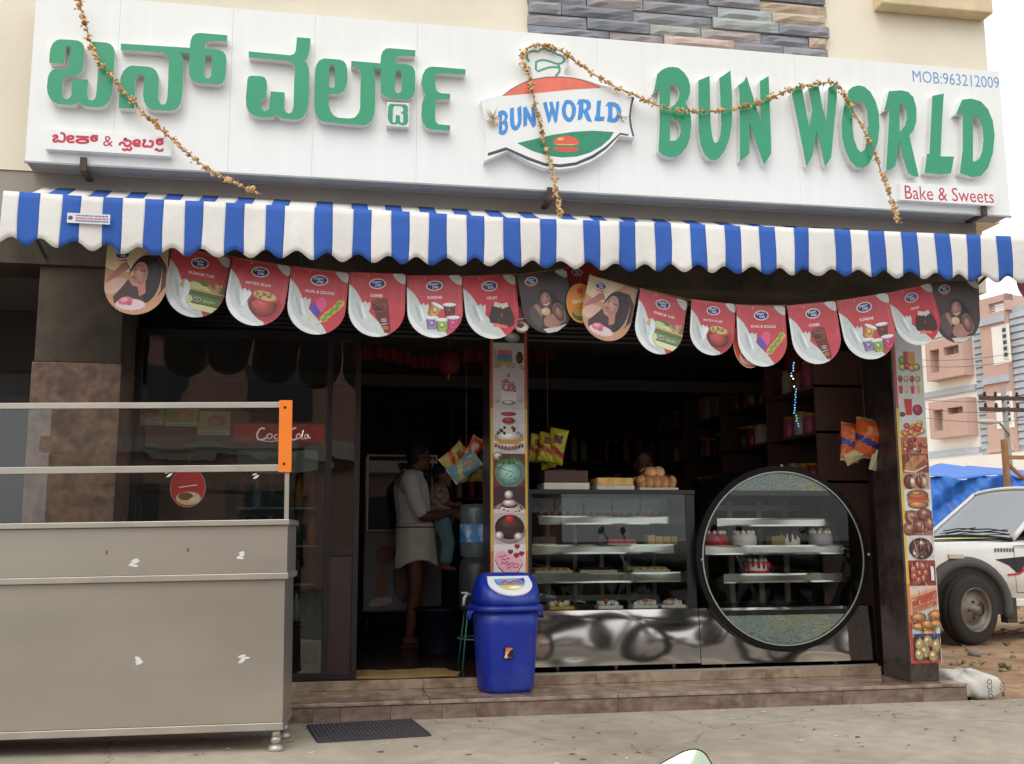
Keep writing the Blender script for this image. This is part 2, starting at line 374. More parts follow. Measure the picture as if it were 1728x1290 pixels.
mb = MB(); xa, xb = SY(1489, 6, -.07).x, SY(1676, 16, -.07).x; mb.box(xa, xb, -.07, .049, lz, lz+.12); bp('window_ledge', mb, mat('ledge_plaster', (214, 194, 158), .85), bevel=.01)
mb = MB(); mb.box(-1.213, -1.693, .1, .55, 2.063, 2.638); bp('pillar_top', mb, M_rough, bevel=.006)
mb = MB(); mb.box(-1.205, -1.70, .085, .55, 0, 2.06); bp('pillar', mb, M_gran, bevel=.004)
# right pier and centre post
RP0, RP1 = 3.736, 3.945
mb = MB(); mb.box(RP0, RP1, .1, .42, .108, 2.639); bp('pier', mb, M_granp, bevel=.003)
CP0, CP1 = SY(827, 700, .45).x, SY(891, 700, .45).x
mb = MB(); mb.box(CP0-.004, CP1+.004, .45, .75, .166, 2.639); bp('post', mb, M_granp, bevel=.003)
# room behind
mb = MB()
mb.box(-1.33, -1.206, .551, 5.2, 0, 2.66); mb.box(RP1-.06, RP1+.1, .421, 5.2, 0, 2.66); mb.box(-1.33, RP1+.1, 5.201, 5.4, 0, 2.66)
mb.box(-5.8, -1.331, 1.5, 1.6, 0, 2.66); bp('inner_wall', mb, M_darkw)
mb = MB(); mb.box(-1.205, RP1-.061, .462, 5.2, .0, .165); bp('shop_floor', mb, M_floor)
for xa_, xb_ in ((-1.2, .62), (.622, 1.74), (1.742, 2.9), (2.902, RP0-.002)):
    mb = MB(); mb.box(xa_, xb_, .4535, .4615, .1075, .1655); bp('threshold_slab', mb, mat('beige_granite', (158, 136, 114), .2, var=.2, vs=14, c2=(128, 106, 88), cs=6), bevel=.002)
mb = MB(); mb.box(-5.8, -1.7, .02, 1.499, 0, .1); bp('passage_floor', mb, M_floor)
mb = MB()
for i in range(9): mb.tube([(-1.2, .60-.012*(i % 2), 2.38+.03*i), (3.73, .60-.012*(i % 2), 2.38+.03*i)], .016, 6)
bp('rolling_shutter', mb, mat('shutter_steel', (58, 54, 54), .5, .5))
# door in the passage
mb = MB(); mb.box(-2.75, -1.78, 1.44, 1.495, .1, 2.2); d = bp('passage_door', mb, mat('door_dark', (44, 40, 40), .5), bevel=.005)
mb = MB()
for (a, b, c, e) in ((-2.65, -2.3, .25, 1.0), (-2.22, -1.88, .25, 1.0), (-2.65, -2.3, 1.1, 2.05), (-2.22, -1.88, 1.1, 2.05)): mb.box(a, b, 1.425, 1.441, c, e)
obj('door_panel', mb, mat('door_dark2', (50, 46, 44), .5), d, world=True, bevel=.004)
# stones over the sign
stone_cols = [(156, 153, 156), (136, 139, 146), (168, 172, 165), (144, 146, 152), (204, 180, 168), (176, 165, 160), (132, 134, 141), (160, 150, 149), (176, 180, 177), (198, 178, 156), (150, 148, 152), (140, 143, 150)]
SM = [mat('cladding_stone_%d' % i, c, .9, var=.18, vs=9, bump=.6, bs=14, c2=tuple(int(v*.85) for v in c), cs=5) for i, c in enumerate(stone_cols)]
sx0, sx1 = SY(891, 10, .02).x, SY(1396, 60, .02).x
z = 4.05; row = 0
while z < 5.2:
    x = sx0+random.uniform(-.01, .01) - (0 if row % 2 else .0); first = True
    while x < sx1-.02:
        L = random.uniform(.34, .6) if not first else random.choice([.22, .4, .55]); first = False
        e = min(x+L, sx1); 
        if sx1-e < .14: e = sx1+random.uniform(-.012, .012)
        mb = MB(); n = 5; y0 = .012+random.uniform(-.012, .012)
        pts = []
        mb.grid(lambda a, b: (x+.003+(e-x-.006)*a, y0-(0 if (a in (0, 1) or b in (0, 1)) else random.uniform(.006, .022)), z+.002+.077*b), 5, 3, sm=False)
        k = len(mb.v)
        lo = [mb.v[i] for i in range(6)]; hi = [mb.v[i] for i in range(18, 24)]
        mb.add([(x+.003, y0, z+.002), (e-.003, y0, z+.002), (e-.003, y0, z+.079), (x+.003, y0, z+.079), (x+.003, .051, z+.002), (e-.003, .051, z+.002), (e-.003, .051, z+.079), (x+.003, .051, z+.079)],
               [(0, 1, 5, 4), (1, 2, 6, 5), (2, 3, 7, 6), (3, 0, 4, 7)])
        bp('stone', mb, random.choice(SM)); x = e
    z += .081; row += 1
# steps: each slab a piece
SXE = 4.058
S = thing('front_step', 'brown polished granite step running along the foot of the shopfront', 'step', (1.2, .2, 0))
mb = MB(); mb.box(-1.9, SXE-.012, .002, .46, -.05, .084); obj('step_core', mb, M_conc, S, world=True)
bx = [-1.9, -.95, -.05] + [SY(p, 1195, 0).x for p in (575, 659, 746, 803)] + [1.75, 2.55, 3.2, 3.75, SXE]
for i in range(len(bx)-1):
    mb = MB(); mb.box(bx[i]+.0008, bx[i+1]-.0008, -.018, .0, -.02, .082+random.uniform(-.002, .001)); obj('riser_slab', mb, M_riser, S, world=True, bevel=.0015)
tx = [-1.9, -.5, .62, 1.75, 2.9, SXE]
for i in range(len(tx)-1):
    mb = MB(); mb.box(tx[i]+.0015, tx[i+1]-.0015, -.026, .46, .085, .107); obj('tread_slab', mb, M_tread, S, world=True, bevel=.004)
mb = MB(); mb.box(SXE-.01, SXE+.006, .0, .46, -.02, .083); obj('riser_slab', mb, M_riser, S, world=True)
# ================================================================== SIGN
SG = thing('shop_sign', 'long white fascia sign with raised green Kannada and English letters', 'sign', (1.4, -.124, 3.195))
def sp(name, mb, m, par=None, **k): return obj(name, mb, m, par or SG, world=True, **k)
M_white = mat('white_acrylic', (236, 236, 232), .38, var=.022, vs=2.5, stretch=(7, 1, .35), spec=.4)
M_side = mat('letter_side_white', (222, 222, 218), .45, var=.06, vs=5)
M_green = mat('green_vinyl', (34, 150, 104), .25, var=.08, vs=3, bump=.06, bs=9, spec=.6)
sl0, sl1 = -1.754, 4.558; sz0, sz1 = 3.195, 4.243
mb = MB(); mb.box(sl0, sl1, YS+.013, .048, sz0+.004, sz1-.004); sp('sign_box', mb, mat('sign_box_grey', (168, 168, 164), .6, var=.06))
pb = [sl0]+[SY(p, 200, YS).x for p in (193, 387, 528, 703, 1009, 1345)]+[sl1]
for i in range(len(pb)-1):
    mb = MB(); mb.box(pb[i]+.0005, pb[i+1]-.0005, YS, YS+.012, sz0, sz1); sp('panel', mb, M_white)
mb = MB(); mb.box(sl0, sl1, YS-.012, YS+.0, sz0-.012, sz0-.001); sp('bottom_trim', mb, mat('trim_grey', (150, 150, 148), .5, .3))
def px2(pts, ox, oy, s, Y): return [(lambda q: (q.x, q.z))(SY(ox+a/s, oy+b/s, Y)) for a, b in pts]
fnS = lambda u, v, d: (u, d, v)
def letter(outer, holes, tag):
    mb = MB(); mb.prism(outer, holes, fnS, YLF+.003, YS+.0005); o = sp('letter', mb, M_side, label=tag)
    mb = MB(); mb.prism(outer, holes, fnS, YLF, YLF+.0025); obj('letter_face', mb, M_green, o, world=True)
Z1 = (70, 50, 8.0625); Z2 = (190, 45, 8.062); Z3 = (405, 55, 7.59); Z4 = (580, 70, 7.818); Z6 = (1080, 100, 6.45); Z7 = (1310, 120, 6.79); Z8 = (1480, 130, 4.9615)
K1 = [(105,448),(110,340),(122,260),(155,185),(205,145),(260,133),(430,143),(500,152),(550,180),(575,220),(581,280),(570,480),(555,550),(525,590),(480,615),(400,628),(340,635),(305,655),(290,705),(278,860),(288,915),(315,942),(350,946),(385,930),(405,890),(417,690),(440,675),(632,682),(622,900),(640,950),(675,970),(715,955),(738,920),(752,800),(770,560),(775,330),(745,265),(683,240),(688,165),(880,178),(940,200),(980,245),(995,300),(990,450),(975,700),(955,880),(930,960),(880,1020),(820,1048),(740,1056),(620,1046),(560,1030),(520,1000),(500,978),(480,1002),(430,1024),(330,1020),(220,1015),(160,985),(110,930),(80,860),(74,780),(85,660),(105,600),(140,555),(190,535),(300,540),(362,515),(378,400),(395,250),(375,222),(345,222),(327,245),(320,330),(305,460)]
K2 = [(112,232),(1050,290),(1062,190),(1085,130),(1130,95),(1190,87),(1560,118),(1555,198),(1330,188),(1280,205),(1260,250),(1255,300),(1440,315),(1500,340),(1540,385),(1550,440),(1540,650),(1525,720),(1490,765),(1440,785),(1180,768),(1110,750),(1060,705),(1042,650),(1040,560),(1048,365),(915,355),(945,390),(968,460),(965,560),(950,900),(930,1030),(890,1100),(840,1135),(780,1145),(600,1135),(520,1125),(460,1080),(425,1010),(415,930),(430,740),(432,690),(410,655),(380,640),(345,650),(315,685),(305,740),(292,1115),(85,1105),(95,800),(110,690),(145,610),(190,560),(250,532),(470,545),(540,560),(590,600),(625,670),(630,760),(618,950),(630,1020),(655,1058),(690,1065),(720,1050),(740,1000),(752,850),(765,480),(750,420),(720,375),(670,345),(112,312)]
K2h = [(1255,420),(1265,395),(1300,383),(1335,395),(1350,430),(1340,660),(1325,695),(1290,708),(1255,690),(1243,655)]
K3 = [(112,242),(640,292),(690,278),(712,240),(722,160),(728,62),(905,75),(895,200),(880,280),(855,335),(830,365),(855,395),(880,450),(888,540),(875,900),(855,1000),(815,1075),(760,1108),(690,1115),(560,1100),(500,1080),(462,1045),(440,1070),(380,1085),(250,1080),(170,1062),(110,1010),(80,940),(75,850),(95,600),(110,565),(150,553),(280,562),(320,580),(342,620),(345,700),(338,800),(315,840),(260,870),(262,930),(280,985),(310,1010),(345,1000),(375,975),(392,755),(572,768),(565,980),(590,1025),(630,1038),(665,1020),(685,950),(695,600),(705,500),(695,440),(665,385),(610,362),(112,315)]
K4a = [(960,480),(980,410),(1020,355),(1080,332),(1280,348),(1330,370),(1360,410),(1375,480),(1375,620),(1355,700),(1320,755),(1260,785),(1140,785),(1135,930),(1155,1000),(1195,1060),(1255,1092),(1400,1102),(1450,1095)]
K4b = [(150,1000),(195,950),(218,880),(225,430),(205,360),(160,330),(100,328),(100,258),(485,290),(492,190),(515,130),(560,95),(610,90),(948,118),(942,195),(760,185),(710,195),(688,235),(682,290),(850,305),(905,330),(940,390),(946,450),(940,640),(920,710),(880,750),(830,765),(600,745),(540,725),(500,680),(488,620),(490,360),(385,352),(405,390),(415,450),(415,850),(405,950),(370,1040),(320,1090),(260,1105),(0,1085)]
K4c = [(1060,1140),(1010,1110),(965,1040),(950,950)]
K4h1 = [(1140,440),(1160,412),(1185,410),(1212,430),(1215,690),(1195,710),(1160,710),(1140,690)]
K4h2 = [(688,400),(705,378),(730,375),(758,395),(765,430),(765,640),(745,675),(715,685),(685,670),(672,630)]
K5 = [(1608,368),(1605,440),(1260,415),(1225,430),(1210,490),(1205,560),(1215,620),(1240,665),(1290,685),(1405,692),(1403,765),(1270,758),(1225,775),(1208,830),(1205,1000),(1215,1060),(1245,1095),(1405,1108),(1405,1175),(1150,1162),(1090,1135),(1045,1070),(1028,980),(1030,850),(1045,780),(1080,715),(1045,640),(1025,540),(1040,450),(1075,375),(1120,342),(1170,333)]
EL_ = {
 'B': (Z6, [(190,160),(240,115),(300,90),(360,84),(420,95),(480,145),(525,210),(547,290),(545,360),(525,430),(495,475),(530,540),(552,620),(558,720),(545,850),(510,950),(450,1030),(390,1065),(320,1068),(250,1045),(203,1000),(215,700),(212,330),(150,362)],
       [[(330,280),(350,262),(385,275),(415,310),(433,360),(420,430),(385,490),(345,520),(325,525)], [(330,640),(370,645),(415,675),(440,730),(443,790),(425,850),(385,885),(325,890)]]),
 'U': (Z6, [(637,232),(758,182),(768,700),(785,830),(805,900),(825,915),(850,895),(875,820),(888,700),(865,205),(985,125),(1003,420),(1000,700),(975,860),(930,980),(870,1070),(820,1098),(760,1090),(700,1030),(660,920),(640,780)], []),
 'N': (Z6, [(1070,285),(1135,240),(1160,185),(1250,470),(1318,690),(1305,240),(1400,185),(1428,900),(1428,1030),(1352,1150),(1255,880),(1195,690),(1190,1030),(1090,1112),(1085,365)], []),
 'W': (Z7, [(178,250),(215,200),(290,170),(345,480),(375,645),(415,440),(370,205),(430,170),(485,170),(530,420),(575,590),(600,190),(690,140),(695,300),(655,700),(630,990),(560,1095),(500,820),(462,700),(415,970),(345,1092),(270,700)], []),
 'O': (Z7, [(830,220),(870,185),(940,165),(1010,180),(1080,240),(1140,350),(1175,480),(1182,640),(1165,800),(1120,950),(1060,1070),(1000,1110),(930,1105),(850,1030),(790,900),(755,750),(750,580),(775,420),(815,300)], [[(905,360),(950,335),(1000,360),(1040,440),(1055,600),(1045,780),(1015,900),(970,935),(930,890),(890,780),(873,640),(875,500)]]),
 'R': (Z8, [(100,120),(200,112),(260,125),(305,170),(330,260),(330,370),(305,450),(270,490),(300,620),(350,835),(300,830),(260,800),(215,660),(188,530),(165,700),(150,745),(110,780),(78,780),(95,500),(105,270),(60,285)], [[(188,225),(220,235),(245,280),(252,340),(235,410),(190,460)]]),
 'L': (Z8, [(465,158),(560,140),(545,350),(532,665),(645,668),(620,805),(530,818),(400,800),(420,645),(440,645)], []),
 'D': (Z8, [(715,190),(790,182),(870,205),(930,270),(970,370),(985,490),(970,640),(930,760),(870,830),(800,838),(695,805),(720,600),(718,310),(662,312)], [[(805,320),(850,340),(885,410),(893,520),(885,610),(860,680),(825,708),(803,705)]]),
}
letter(px2(K1, *Z1, YLF), [], 'raised green Kannada letter')
letter(px2(K2, *Z2, YLF), [px2(K2h, *Z2, YLF)], 'raised green Kannada letter')
letter(px2(K3, *Z3, YLF), [], 'raised green Kannada letter')
letter(px2(K4a, *Z3, YLF)+px2(K4b, *Z4, YLF)+px2(K4c, *Z3, YLF), [px2(K4h1, *Z3, YLF), px2(K4h2, *Z4, YLF)], 'raised green Kannada letter')
letter(px2(K5, *Z4, YLF), [], 'raised green Kannada letter')
for k in 'BUNWORLD': letter(px2(EL_[k][1], *EL_[k][0], YLF), [px2(h, *EL_[k][0], YLF) for h in EL_[k][2]], 'raised green letter '+k)
# small white plate with a green conjunct letter
pl = px2([(572,798),(866,815),(862,1130),(568,1112)], *Z4, YLF)
mb = MB(); mb.prism(pl, [], fnS, YLF, YS+.0005); o = sp('small_plate', mb, M_side)
mb = MB(); mb.prism(px2([(590,850),(620,825),(820,835),(845,860),(850,920),(840,945),(850,970),(848,1060),(830,1100),(780,1110),(740,1100),(718,1085),(695,1098),(630,1095),(595,1060),(580,1000)], *Z4, YLF),
    [px2([(650,880),(670,850),(770,860),(785,890),(785,925),(750,940),(785,960),(785,1060),(770,1082),(745,1060),(740,980),(688,975),(685,1060),(665,1080),(645,1060)], *Z4, YLF)], fnS, YLF-.0015, YLF-.0003)
obj('plate_letter', mb, M_green, o, world=True)
# tag-line plates
M_red = mat('red_vinyl', (196, 48, 70), .4, var=.05)
ZK = (70, 210, 7.513); YT = -.172
pl = px2([(45,55),(1640,165),(1642,405),(45,310)], *ZK, YT); mb = MB(); mb.prism(pl, [], fnS, YT, YS+.0005); tp = sp('tagline_plate', mb, M_white)
pr = Print()
def strokes(paths, w, Zz, Y, sm=1):
    for p in paths: pr.stroke((200, 46, 70), [(lambda q: (q.x, q.z))(SY(Zz[0]+a/Zz[2], Zz[1]+b/Zz[2], Y)) for a, b in p], w, sm=sm)
def el(cx, cy, rx, ry, n=12): return [(cx+rx*math.cos(2*PI*i/n), cy+ry*math.sin(2*PI*i/n)) for i in range(n+1)]
W_ = .0145
strokes([[(150,165),(160,142),(195,142),(205,165),(165,185),(148,205),(165,222),(200,220),(215,195)], [(212,198),(230,222),(275,222),(296,200),(296,135),(272,114),(238,114)],
  el(370,168,36,20), [(335,150),(330,215),(365,228),(420,226)], [(435,156),(605,166)], el(520,214,78,24), el(668,190,38,20), [(632,185),(632,158),(660,148),(718,152)],
  [(985,268),(1000,240),(1030,228),(1055,250),(1060,275),(1095,278),(1128,262),(1135,225),(1110,205),(1070,212),(1040,190),(1085,182)], [(1035,305),(1035,325),(1065,330),(1085,310),(1105,330),(1135,325),(1135,285)],
  el(1212,225,38,22), [(1172,205),(1168,262),(1200,275),(1258,272)], [(1285,205),(1320,200),(1300,235),(1282,262),(1305,288),(1345,275),(1372,290),(1405,280),(1415,225),(1390,210),(1362,222)], el(1500,232,36,22), [(1462,228),(1464,205),(1490,192),(1548,192)],
  [(1438,330),(1462,312),(1480,335),(1505,340),(1535,332),(1530,308)]], W_, ZK, YT)
q = SY(70+845/7.513, 210+215/7.513, YT); pr.text((200, 46, 70), '&', q.x, q.z, .062)
obj('print', pr.mb((0, YT, 0), (1, 0, 0), (0, 0, 1), (0, -1, 0)), PM(), tp, world=True, recalc=False)
pl = px2([(198,882),(1000,935),(985,1080),(190,1028)], *Z8, YT); mb = MB(); mb.prism(pl, [], fnS, YT, YS+.0005); tp = sp('tagline_plate', mb, M_white)
pr = Print(); a = SY(1480+232/4.96, 130+962/4.96, YT); b = SY(1480+975/4.96, 130+1000/4.96, YT)
pr.text((196, 48, 66), 'Bake & Sweets', (a.x+b.x)/2, (a.z+b.z)/2-.002, .095, w=b.x-a.x, rot=math.atan2(b.z-a.z, b.x-a.x))
obj('print', pr.mb((0, YT, 0), (1, 0, 0), (0, 0, 1), (0, -1, 0)), PM(), tp, world=True, recalc=False)
pr = Print(); a = SY(1540, 128, YS); b = SY(1686, 141, YS)
pr.text((118, 152, 208), 'MOB:963212009', (a.x+b.x)/2, (a.z+b.z)/2, .085, w=b.x-a.x)
sp('phone_number', pr.mb((0, YS, 0), (1, 0, 0), (0, 0, 1), (0, -1, 0)), PM(), recalc=False)
# logo plate
ZL = (800, 60, 5.376); YG = -.19
lo_ = [(60,585),(80,660),(100,780),(106,950),(95,1140),(315,1040),(420,1105),(520,1160),(640,1205),(770,1215),(900,1200),(1050,1150),(1180,1070),(1270,980),(1322,912),(1462,930),(1440,850),(1420,750),(1430,640),(1462,545),(1440,505),(1150,450),(1000,395),(870,370),(822,358),(818,320),(850,270),(872,215),(855,180),(800,148),(740,108),(690,90),(620,80),(540,92),(470,110),(440,160),(430,220),(460,270),(520,300),(532,372),(470,405),(350,470),(260,535),(180,560)]
outl = px2(lo_, *ZL, YG); mb = MB(); mb.prism(outl, [], fnS, YG, YS+.0005); lg = sp('logo_plate', mb, M_white)
pr = Print(); T = lambda pts: px2(pts, *ZL, YG)
dk = (72, 68, 76); gr = (44, 140, 104); og = (236, 118, 92)
pr.poly(dk, T([(254,550),(330,490),(430,434),(530,398),(650,376),(780,373),(900,383),(1000,406),(1146,462),(900,480),(600,510)]))
pr.poly(og, T([(262,550),(335,496),(432,441),(532,406),(650,384),(780,381),(900,391),(1000,414),(1140,466),(1155,477),(900,491),(600,521)]))
pr.poly(gr, T([(390,978),(700,905),(900,875),(1080,865),(1270,878),(1230,940),(1150,1010),(1050,1065),(930,1100),(800,1108),(660,1090),(530,1050)]))
pr.poly((226, 92, 66), T([(720,972),(735,935),(790,915),(860,912),(920,935),(958,970),(945,995),(730,995)]), sm=1)
pr.poly((222, 84, 62), T([(720,1012),(955,1017),(945,1045),(900,1058),(780,1055),(730,1040)]), sm=1)
pr.poly((240, 190, 110), T(el(785, 940, 32, 13)))
pr.poly((232, 170, 80), T([(735,985),(945,988),(900,998),(760,996)]))
pr.poly(dk, T([(125,1095),(300,1042),(480,1130),(640,1185),(780,1198),(920,1180),(1080,1115),(1200,1030),(1325,902),(1400,912),(1400,897),(1325,884),(1190,1010),(1070,1088),(920,1152),(780,1170),(640,1158),(490,1103),(340,1037),(290,1015),(125,1068)]))
pr.poly(dk, T([(1435,560),(1455,565),(1432,640),(1420,740),(1432,830),(1455,920),(1436,915),(1414,830),(1403,740),(1415,640)]))
for pth in ([(500,240),(475,200),(485,160),(530,140),(590,152),(600,125),(640,114),(680,145),(720,130),(742,172),(800,185),(826,215),(800,252),(750,262),(680,232),(610,222),(565,240)], [(562,235),(560,335),(640,302),(700,287),(768,292)], [(762,260),(782,320),(740,372)]):
    pr.stroke((84, 160, 138), T(pth), .014, sm=1)
boxes = {'B': (212,680,308,905), 'U': (325,640,432,865), 'N': (440,640,560,840), 'W': (625,595,772,802), 'O': (795,585,925,786), 'R': (930,580,1070,785), 'L': (1090,590,1186,780), 'D': (1190,605,1336,792)}
for k, (x0, y0, x1, y1) in boxes.items():
    P0 = EL_[k][1]; ax0 = min(p[0] for p in P0); ax1 = max(p[0] for p in P0); ay0 = min(p[1] for p in P0); ay1 = max(p[1] for p in P0)
    g = lambda P: T([(x0+(p[0]-ax0)/(ax1-ax0)*(x1-x0), y0+(p[1]-ay0)/(ay1-ay0)*(y1-y0)) for p in P])
    pr.poly((66, 146, 218), g(P0), holes=[g(h) for h in EL_[k][2]])
obj('print', pr.mb((0, YG, 0), (1, 0, 0), (0, 0, 1), (0, -1, 0)), PM(), lg, world=True, recalc=False)
# brackets under the sign
M_rust = mat('rusty_steel', (84, 66, 58), .8, .3, var=.25)
for pxx, pyy in ((141, 275), (928, 325), (1660, 352)):
    c = SY(pxx, pyy, YS-.02); mb = MB(); mb.box(c.x-.018, c.x+.018, YS-.03, YS-.013, c.z-.05, c.z+.03); mb.box(c.x-.018, c.x+.018, YS-.012, .04, c.z-.05, c.z-.035)
    sp('bracket', mb, M_rust)
# dried wisps stuck on the logo
def wisp(pxx, pyy, n, L, Y, c, nm):
    mb = MB(); o = SY(pxx, pyy, Y)
    for i in range(n):
        a = random.uniform(0, 6.3); l = L*random.uniform(.5, 1); p = o+Vector((0, -random.uniform(.0, .02), 0)); e = p+Vector((math.cos(a)*l, -random.uniform(0, .03), math.sin(a)*l))
        mb.tube([p, (p+e)/2+Vector((random.uniform(-.01, .01), 0, random.uniform(-.01, .01))), e], [.002, .003, .001], 4)
    return obj(nm, mb, mat(nm+'_mat', c, .9), label='dry tuft of flower stalks tied to the round logo plate', cat='dried flowers', group='dry tufts on the logo')
wisp(832, 203, 22, .085, YG-.002, (204, 184, 150), 'dried_tuft'); wisp(1048, 200, 10, .06, YG-.002, (132, 104, 90), 'dried_tuft')
# ================================================================== GARLANDS
M_fl = mat('dried_marigold', (214, 172, 112), .9, var=.3, vs=25, c2=(172, 128, 76), cs=18); M_str = mat('twine', (150, 120, 84), .9)
def garland(pts, label, r=.0215):
    W = [SY(p[0], p[1], p[2] if len(p) > 2 else YG-.03) for p in pts]
    W = [Vector(p) for p in smoothpts(W, 2, False)]
    g = thing('flower_garland', label, 'garland', W[0], group='dried flower garlands')
    mb = MB(); mb.tube(W, .004, 5); obj('string', mb, M_str, g, world=True)
    mb = MB(); acc = 0
    for a, b in zip(W, W[1:]):
        L = (b-a).length; acc += L
        k = int(acc/.021); acc -= k*.021
        for i in range(k):
            p = a.lerp(b, random.random()) + Vector((random.uniform(-.009, .009), random.uniform(-.009, .006), random.uniform(-.009, .009)))
            rr = r*random.uniform(.45, 1.0)
            mx = Matrix.Translation(p) @ Matrix.Rotation(random.random()*6, 4, Vector((random.random(), random.random(), 1)).normalized())
            mb.ell((0, 0, 0), (rr, rr*.8, rr*.55), 6, 4, M=mx)
            for t in range(3):
                d = Vector((random.uniform(-1, 1), random.uniform(-1, 1), random.uniform(-1, 1)))*rr*1.1
                mb.ell(tuple(p+d), rr*.35, 5, 3)
    mb.m = [[0, 0, 1, 2, 1][(k_//24) % 5] for k_ in range(len(mb.f))]; obj('flowers', mb, [M_fl, mat('dried_petal_pale', (226, 192, 140), .9, var=.3, vs=30), mat('dried_petal_brown', (156, 112, 66), .9, var=.3, vs=30)], g, world=True, kind='stuff')
garland([(133,-10),(136,15),(142,35),(150,62),(158,90),(180,120),(205,152),(230,178),(260,210),(290,235),(320,262),(350,285,-.25),(390,308,-.32),(440,328,-.42)], 'dried orange flower garland slanting across the Kannada letters to the awning')
garland([(946,366,-.5),(940,330,-.3),(932,285),(922,250),(912,215),(904,180),(897,150),(890,118),(880,98),(884,84),(908,74),(940,82),(965,100),(1000,125),(1040,148),(1070,160),(1105,178),(1140,186),(1190,190),(1240,185),(1290,172),(1330,152),(1360,143),(1410,138),(1422,155),(1435,180),(1455,215),(1475,255),(1490,300),(1505,340,-.28),(1516,374,-.45)], 'dried orange flower garland looped over the logo and the English letters')

# ================================================================== AWNING
blue = [(29,65),(103,135),(172,205),(243,275),(311,342),(380,412),(448,480),(530,561),(596,627),(660,691),(724,754),(787,817),(849,878),(911,939),(984,1012),(1045,1072),(1104,1132),(1164,1190),(1222,1249),(1280,1307),(1339,1364),(1407,1434),(1464,1491),(1519,1546),(1575,1601),(1629,1653),(1679,1704),(1734,1760)]
ax0, ax1 = SY(3, 360, YA).x, SY(1775, 420, YA).x
topp = [(3,322),(150,332),(340,340),(503,349),(700,358),(860,368),(960,371),(1100,376),(1250,382),(1382,386),(1550,393),(1728,400),(1790,403)]
TZ = [(lambda q: (q.x, q.z))(SY(a, b, YA)) for a, b in topp]
def interp(T, x):
    if x <= T[0][0]: return T[0][1]
    for (a, b), (c, d) in zip(T, T[1:]):
        if x <= c: return b+(d-b)*(x-a)/(c-a)
    return T[-1][1]
botp = [(3,406),(250,424),(503,432),(750,442),(960,448),(1250,457),(1400,460),(1600,468),(1790,475)]
BZ = [(lambda q: (q.x, q.z))(SY(a, b, YA)) for a, b in botp]
tops = [SY(p, 440, YA).x for p in (-36,17,66,127,179,234,289,340,396,448,501,552,605,655,704,753,802,850,899,946,992,1041,1088,1132,1176,1222,1268,1316,1358,1403,1448,1489,1534,1576,1617,1660,1700,1742,1785,1830)]
def scal(x):
    for a, b in zip(tops, tops[1:]):
        if a <= x <= b: return .5*math.cos(2*PI*(x-a)/(b-a))
    return 0
seams = [SY(p, 400, YA).x for p in (503, 959, 1382)]
edges = [(ax0, None)]
for a, b in blue: edges += [(SY(a, 385, YA).x, 1), (SY(b, 385, YA).x, 0)]
segs = []; prev = ax0; cur = 0
for a, b in blue:
    xa, xb = SY(a, 385, YA).x, SY(b, 385, YA).x
    if prev < xa: segs.append((prev, min(xa, ax1), 0))
    if xa < ax1: segs.append((xa, min(xb, ax1), 1))
    prev = xb
if prev < ax1: segs.append((prev, ax1, 0))
AW = thing('striped_awning', 'blue and white striped shop awning with a scalloped valance', 'awning', (1.2, -.3, 2.8))
def cloth(name, c):
    m_ = mat(name, c, .85, var=.10, vs=2.5, bump=.35, bs=22); weather(m_, 300, .08, 0)
    b = m_.node_tree.nodes['Principled BSDF']; b.inputs['Subsurface Weight'].default_value = 0
    return m_
M_aw = [cloth('awning_white', (228, 224, 217)), cloth('awning_blue', (50, 94, 176))]
def wav(x, t): 
    s_ = .010*math.sin(x*5.1)+.006*math.sin(x*11.3+1.4)+.003*math.sin(x*23)
    g = sum(math.exp(-((x-q)/.03)**2) for q in seams)
    return s_*t - .010*g*t + .002*math.sin(x*39)*t*t
mb = MB()
for (a, b, k) in segs:
    nc = max(3, int((b-a)/.012))
    def fn(u, v, a=a, b=b):
        x = a+(b-a)*u; zt = interp(TZ, x); zb = interp(BZ, x)+.044*scal(x)
        return (x+.004*math.sin(x*17+v*3)*v, YA+wav(x, v)-.006*math.sin(v*PI), zt+(zb-zt)*v)
    mb.grid(fn, nc, 8, mi=k)
o = obj('valance', mb, M_aw, AW, world=True, recalc=False)
sol = o.modifiers.new('thick', 'SOLIDIFY'); sol.thickness = .0015
mb = MB()
for (a, b, k) in segs:
    nc = max(2, int((b-a)/.03))
    def fn(u, v, a=a, b=b):
        x = a+(b-a)*u; zt = interp(TZ, x)
        return (x, YA+(.04-YA)*v, zt+(3.10-zt)*v-.035*math.sin(v*PI)*(1+.3*math.sin(x*4)))
    mb.grid(fn, nc, 8, mi=k)
o = obj('canopy', mb, M_aw, AW, world=True, recalc=False); sol = o.modifiers.new('thick', 'SOLIDIFY'); sol.thickness = .0015
mb = MB(); mb.tube([(x/10, YA+.012, interp(TZ, x/10)-.012) for x in range(int(ax0*10)+1, int(ax1*10))], .011, 6)
for x in [ax0+.03]+seams+[ax1-.1]:
    mb.tube([(x, YA+.015, interp(TZ, x)-.012), (x, .05, 3.05)], .011, 6); mb.tube([(x, YA+.06, interp(TZ, x)+.01), (x, .055, 2.68)], .009, 6)
obj('frame', mb, mat('awning_pipe', (110, 106, 102), .5, .5), AW, world=True)
a = SY(116, 362, YA); b = SY(187, 382, YA); pr = Print(); wq = b.x-a.x; hq = a.z-b.z
pr.rect((226, 226, 230), 0, 0, wq, hq).ell((70, 80, 120), .03*wq+.01, hq*.5, .012); 
for i, c_ in enumerate(((110, 116, 150), (204, 110, 124), (126, 130, 150))):
    u = .2*wq
    while u < .95*wq:
        du = random.uniform(.02, .05)*wq*1.6; pr.rect(c_, u, hq*(.7-.26*i), min(u+du, .97*wq), hq*(.84-.26*i)); u += du+.008*wq*1.5
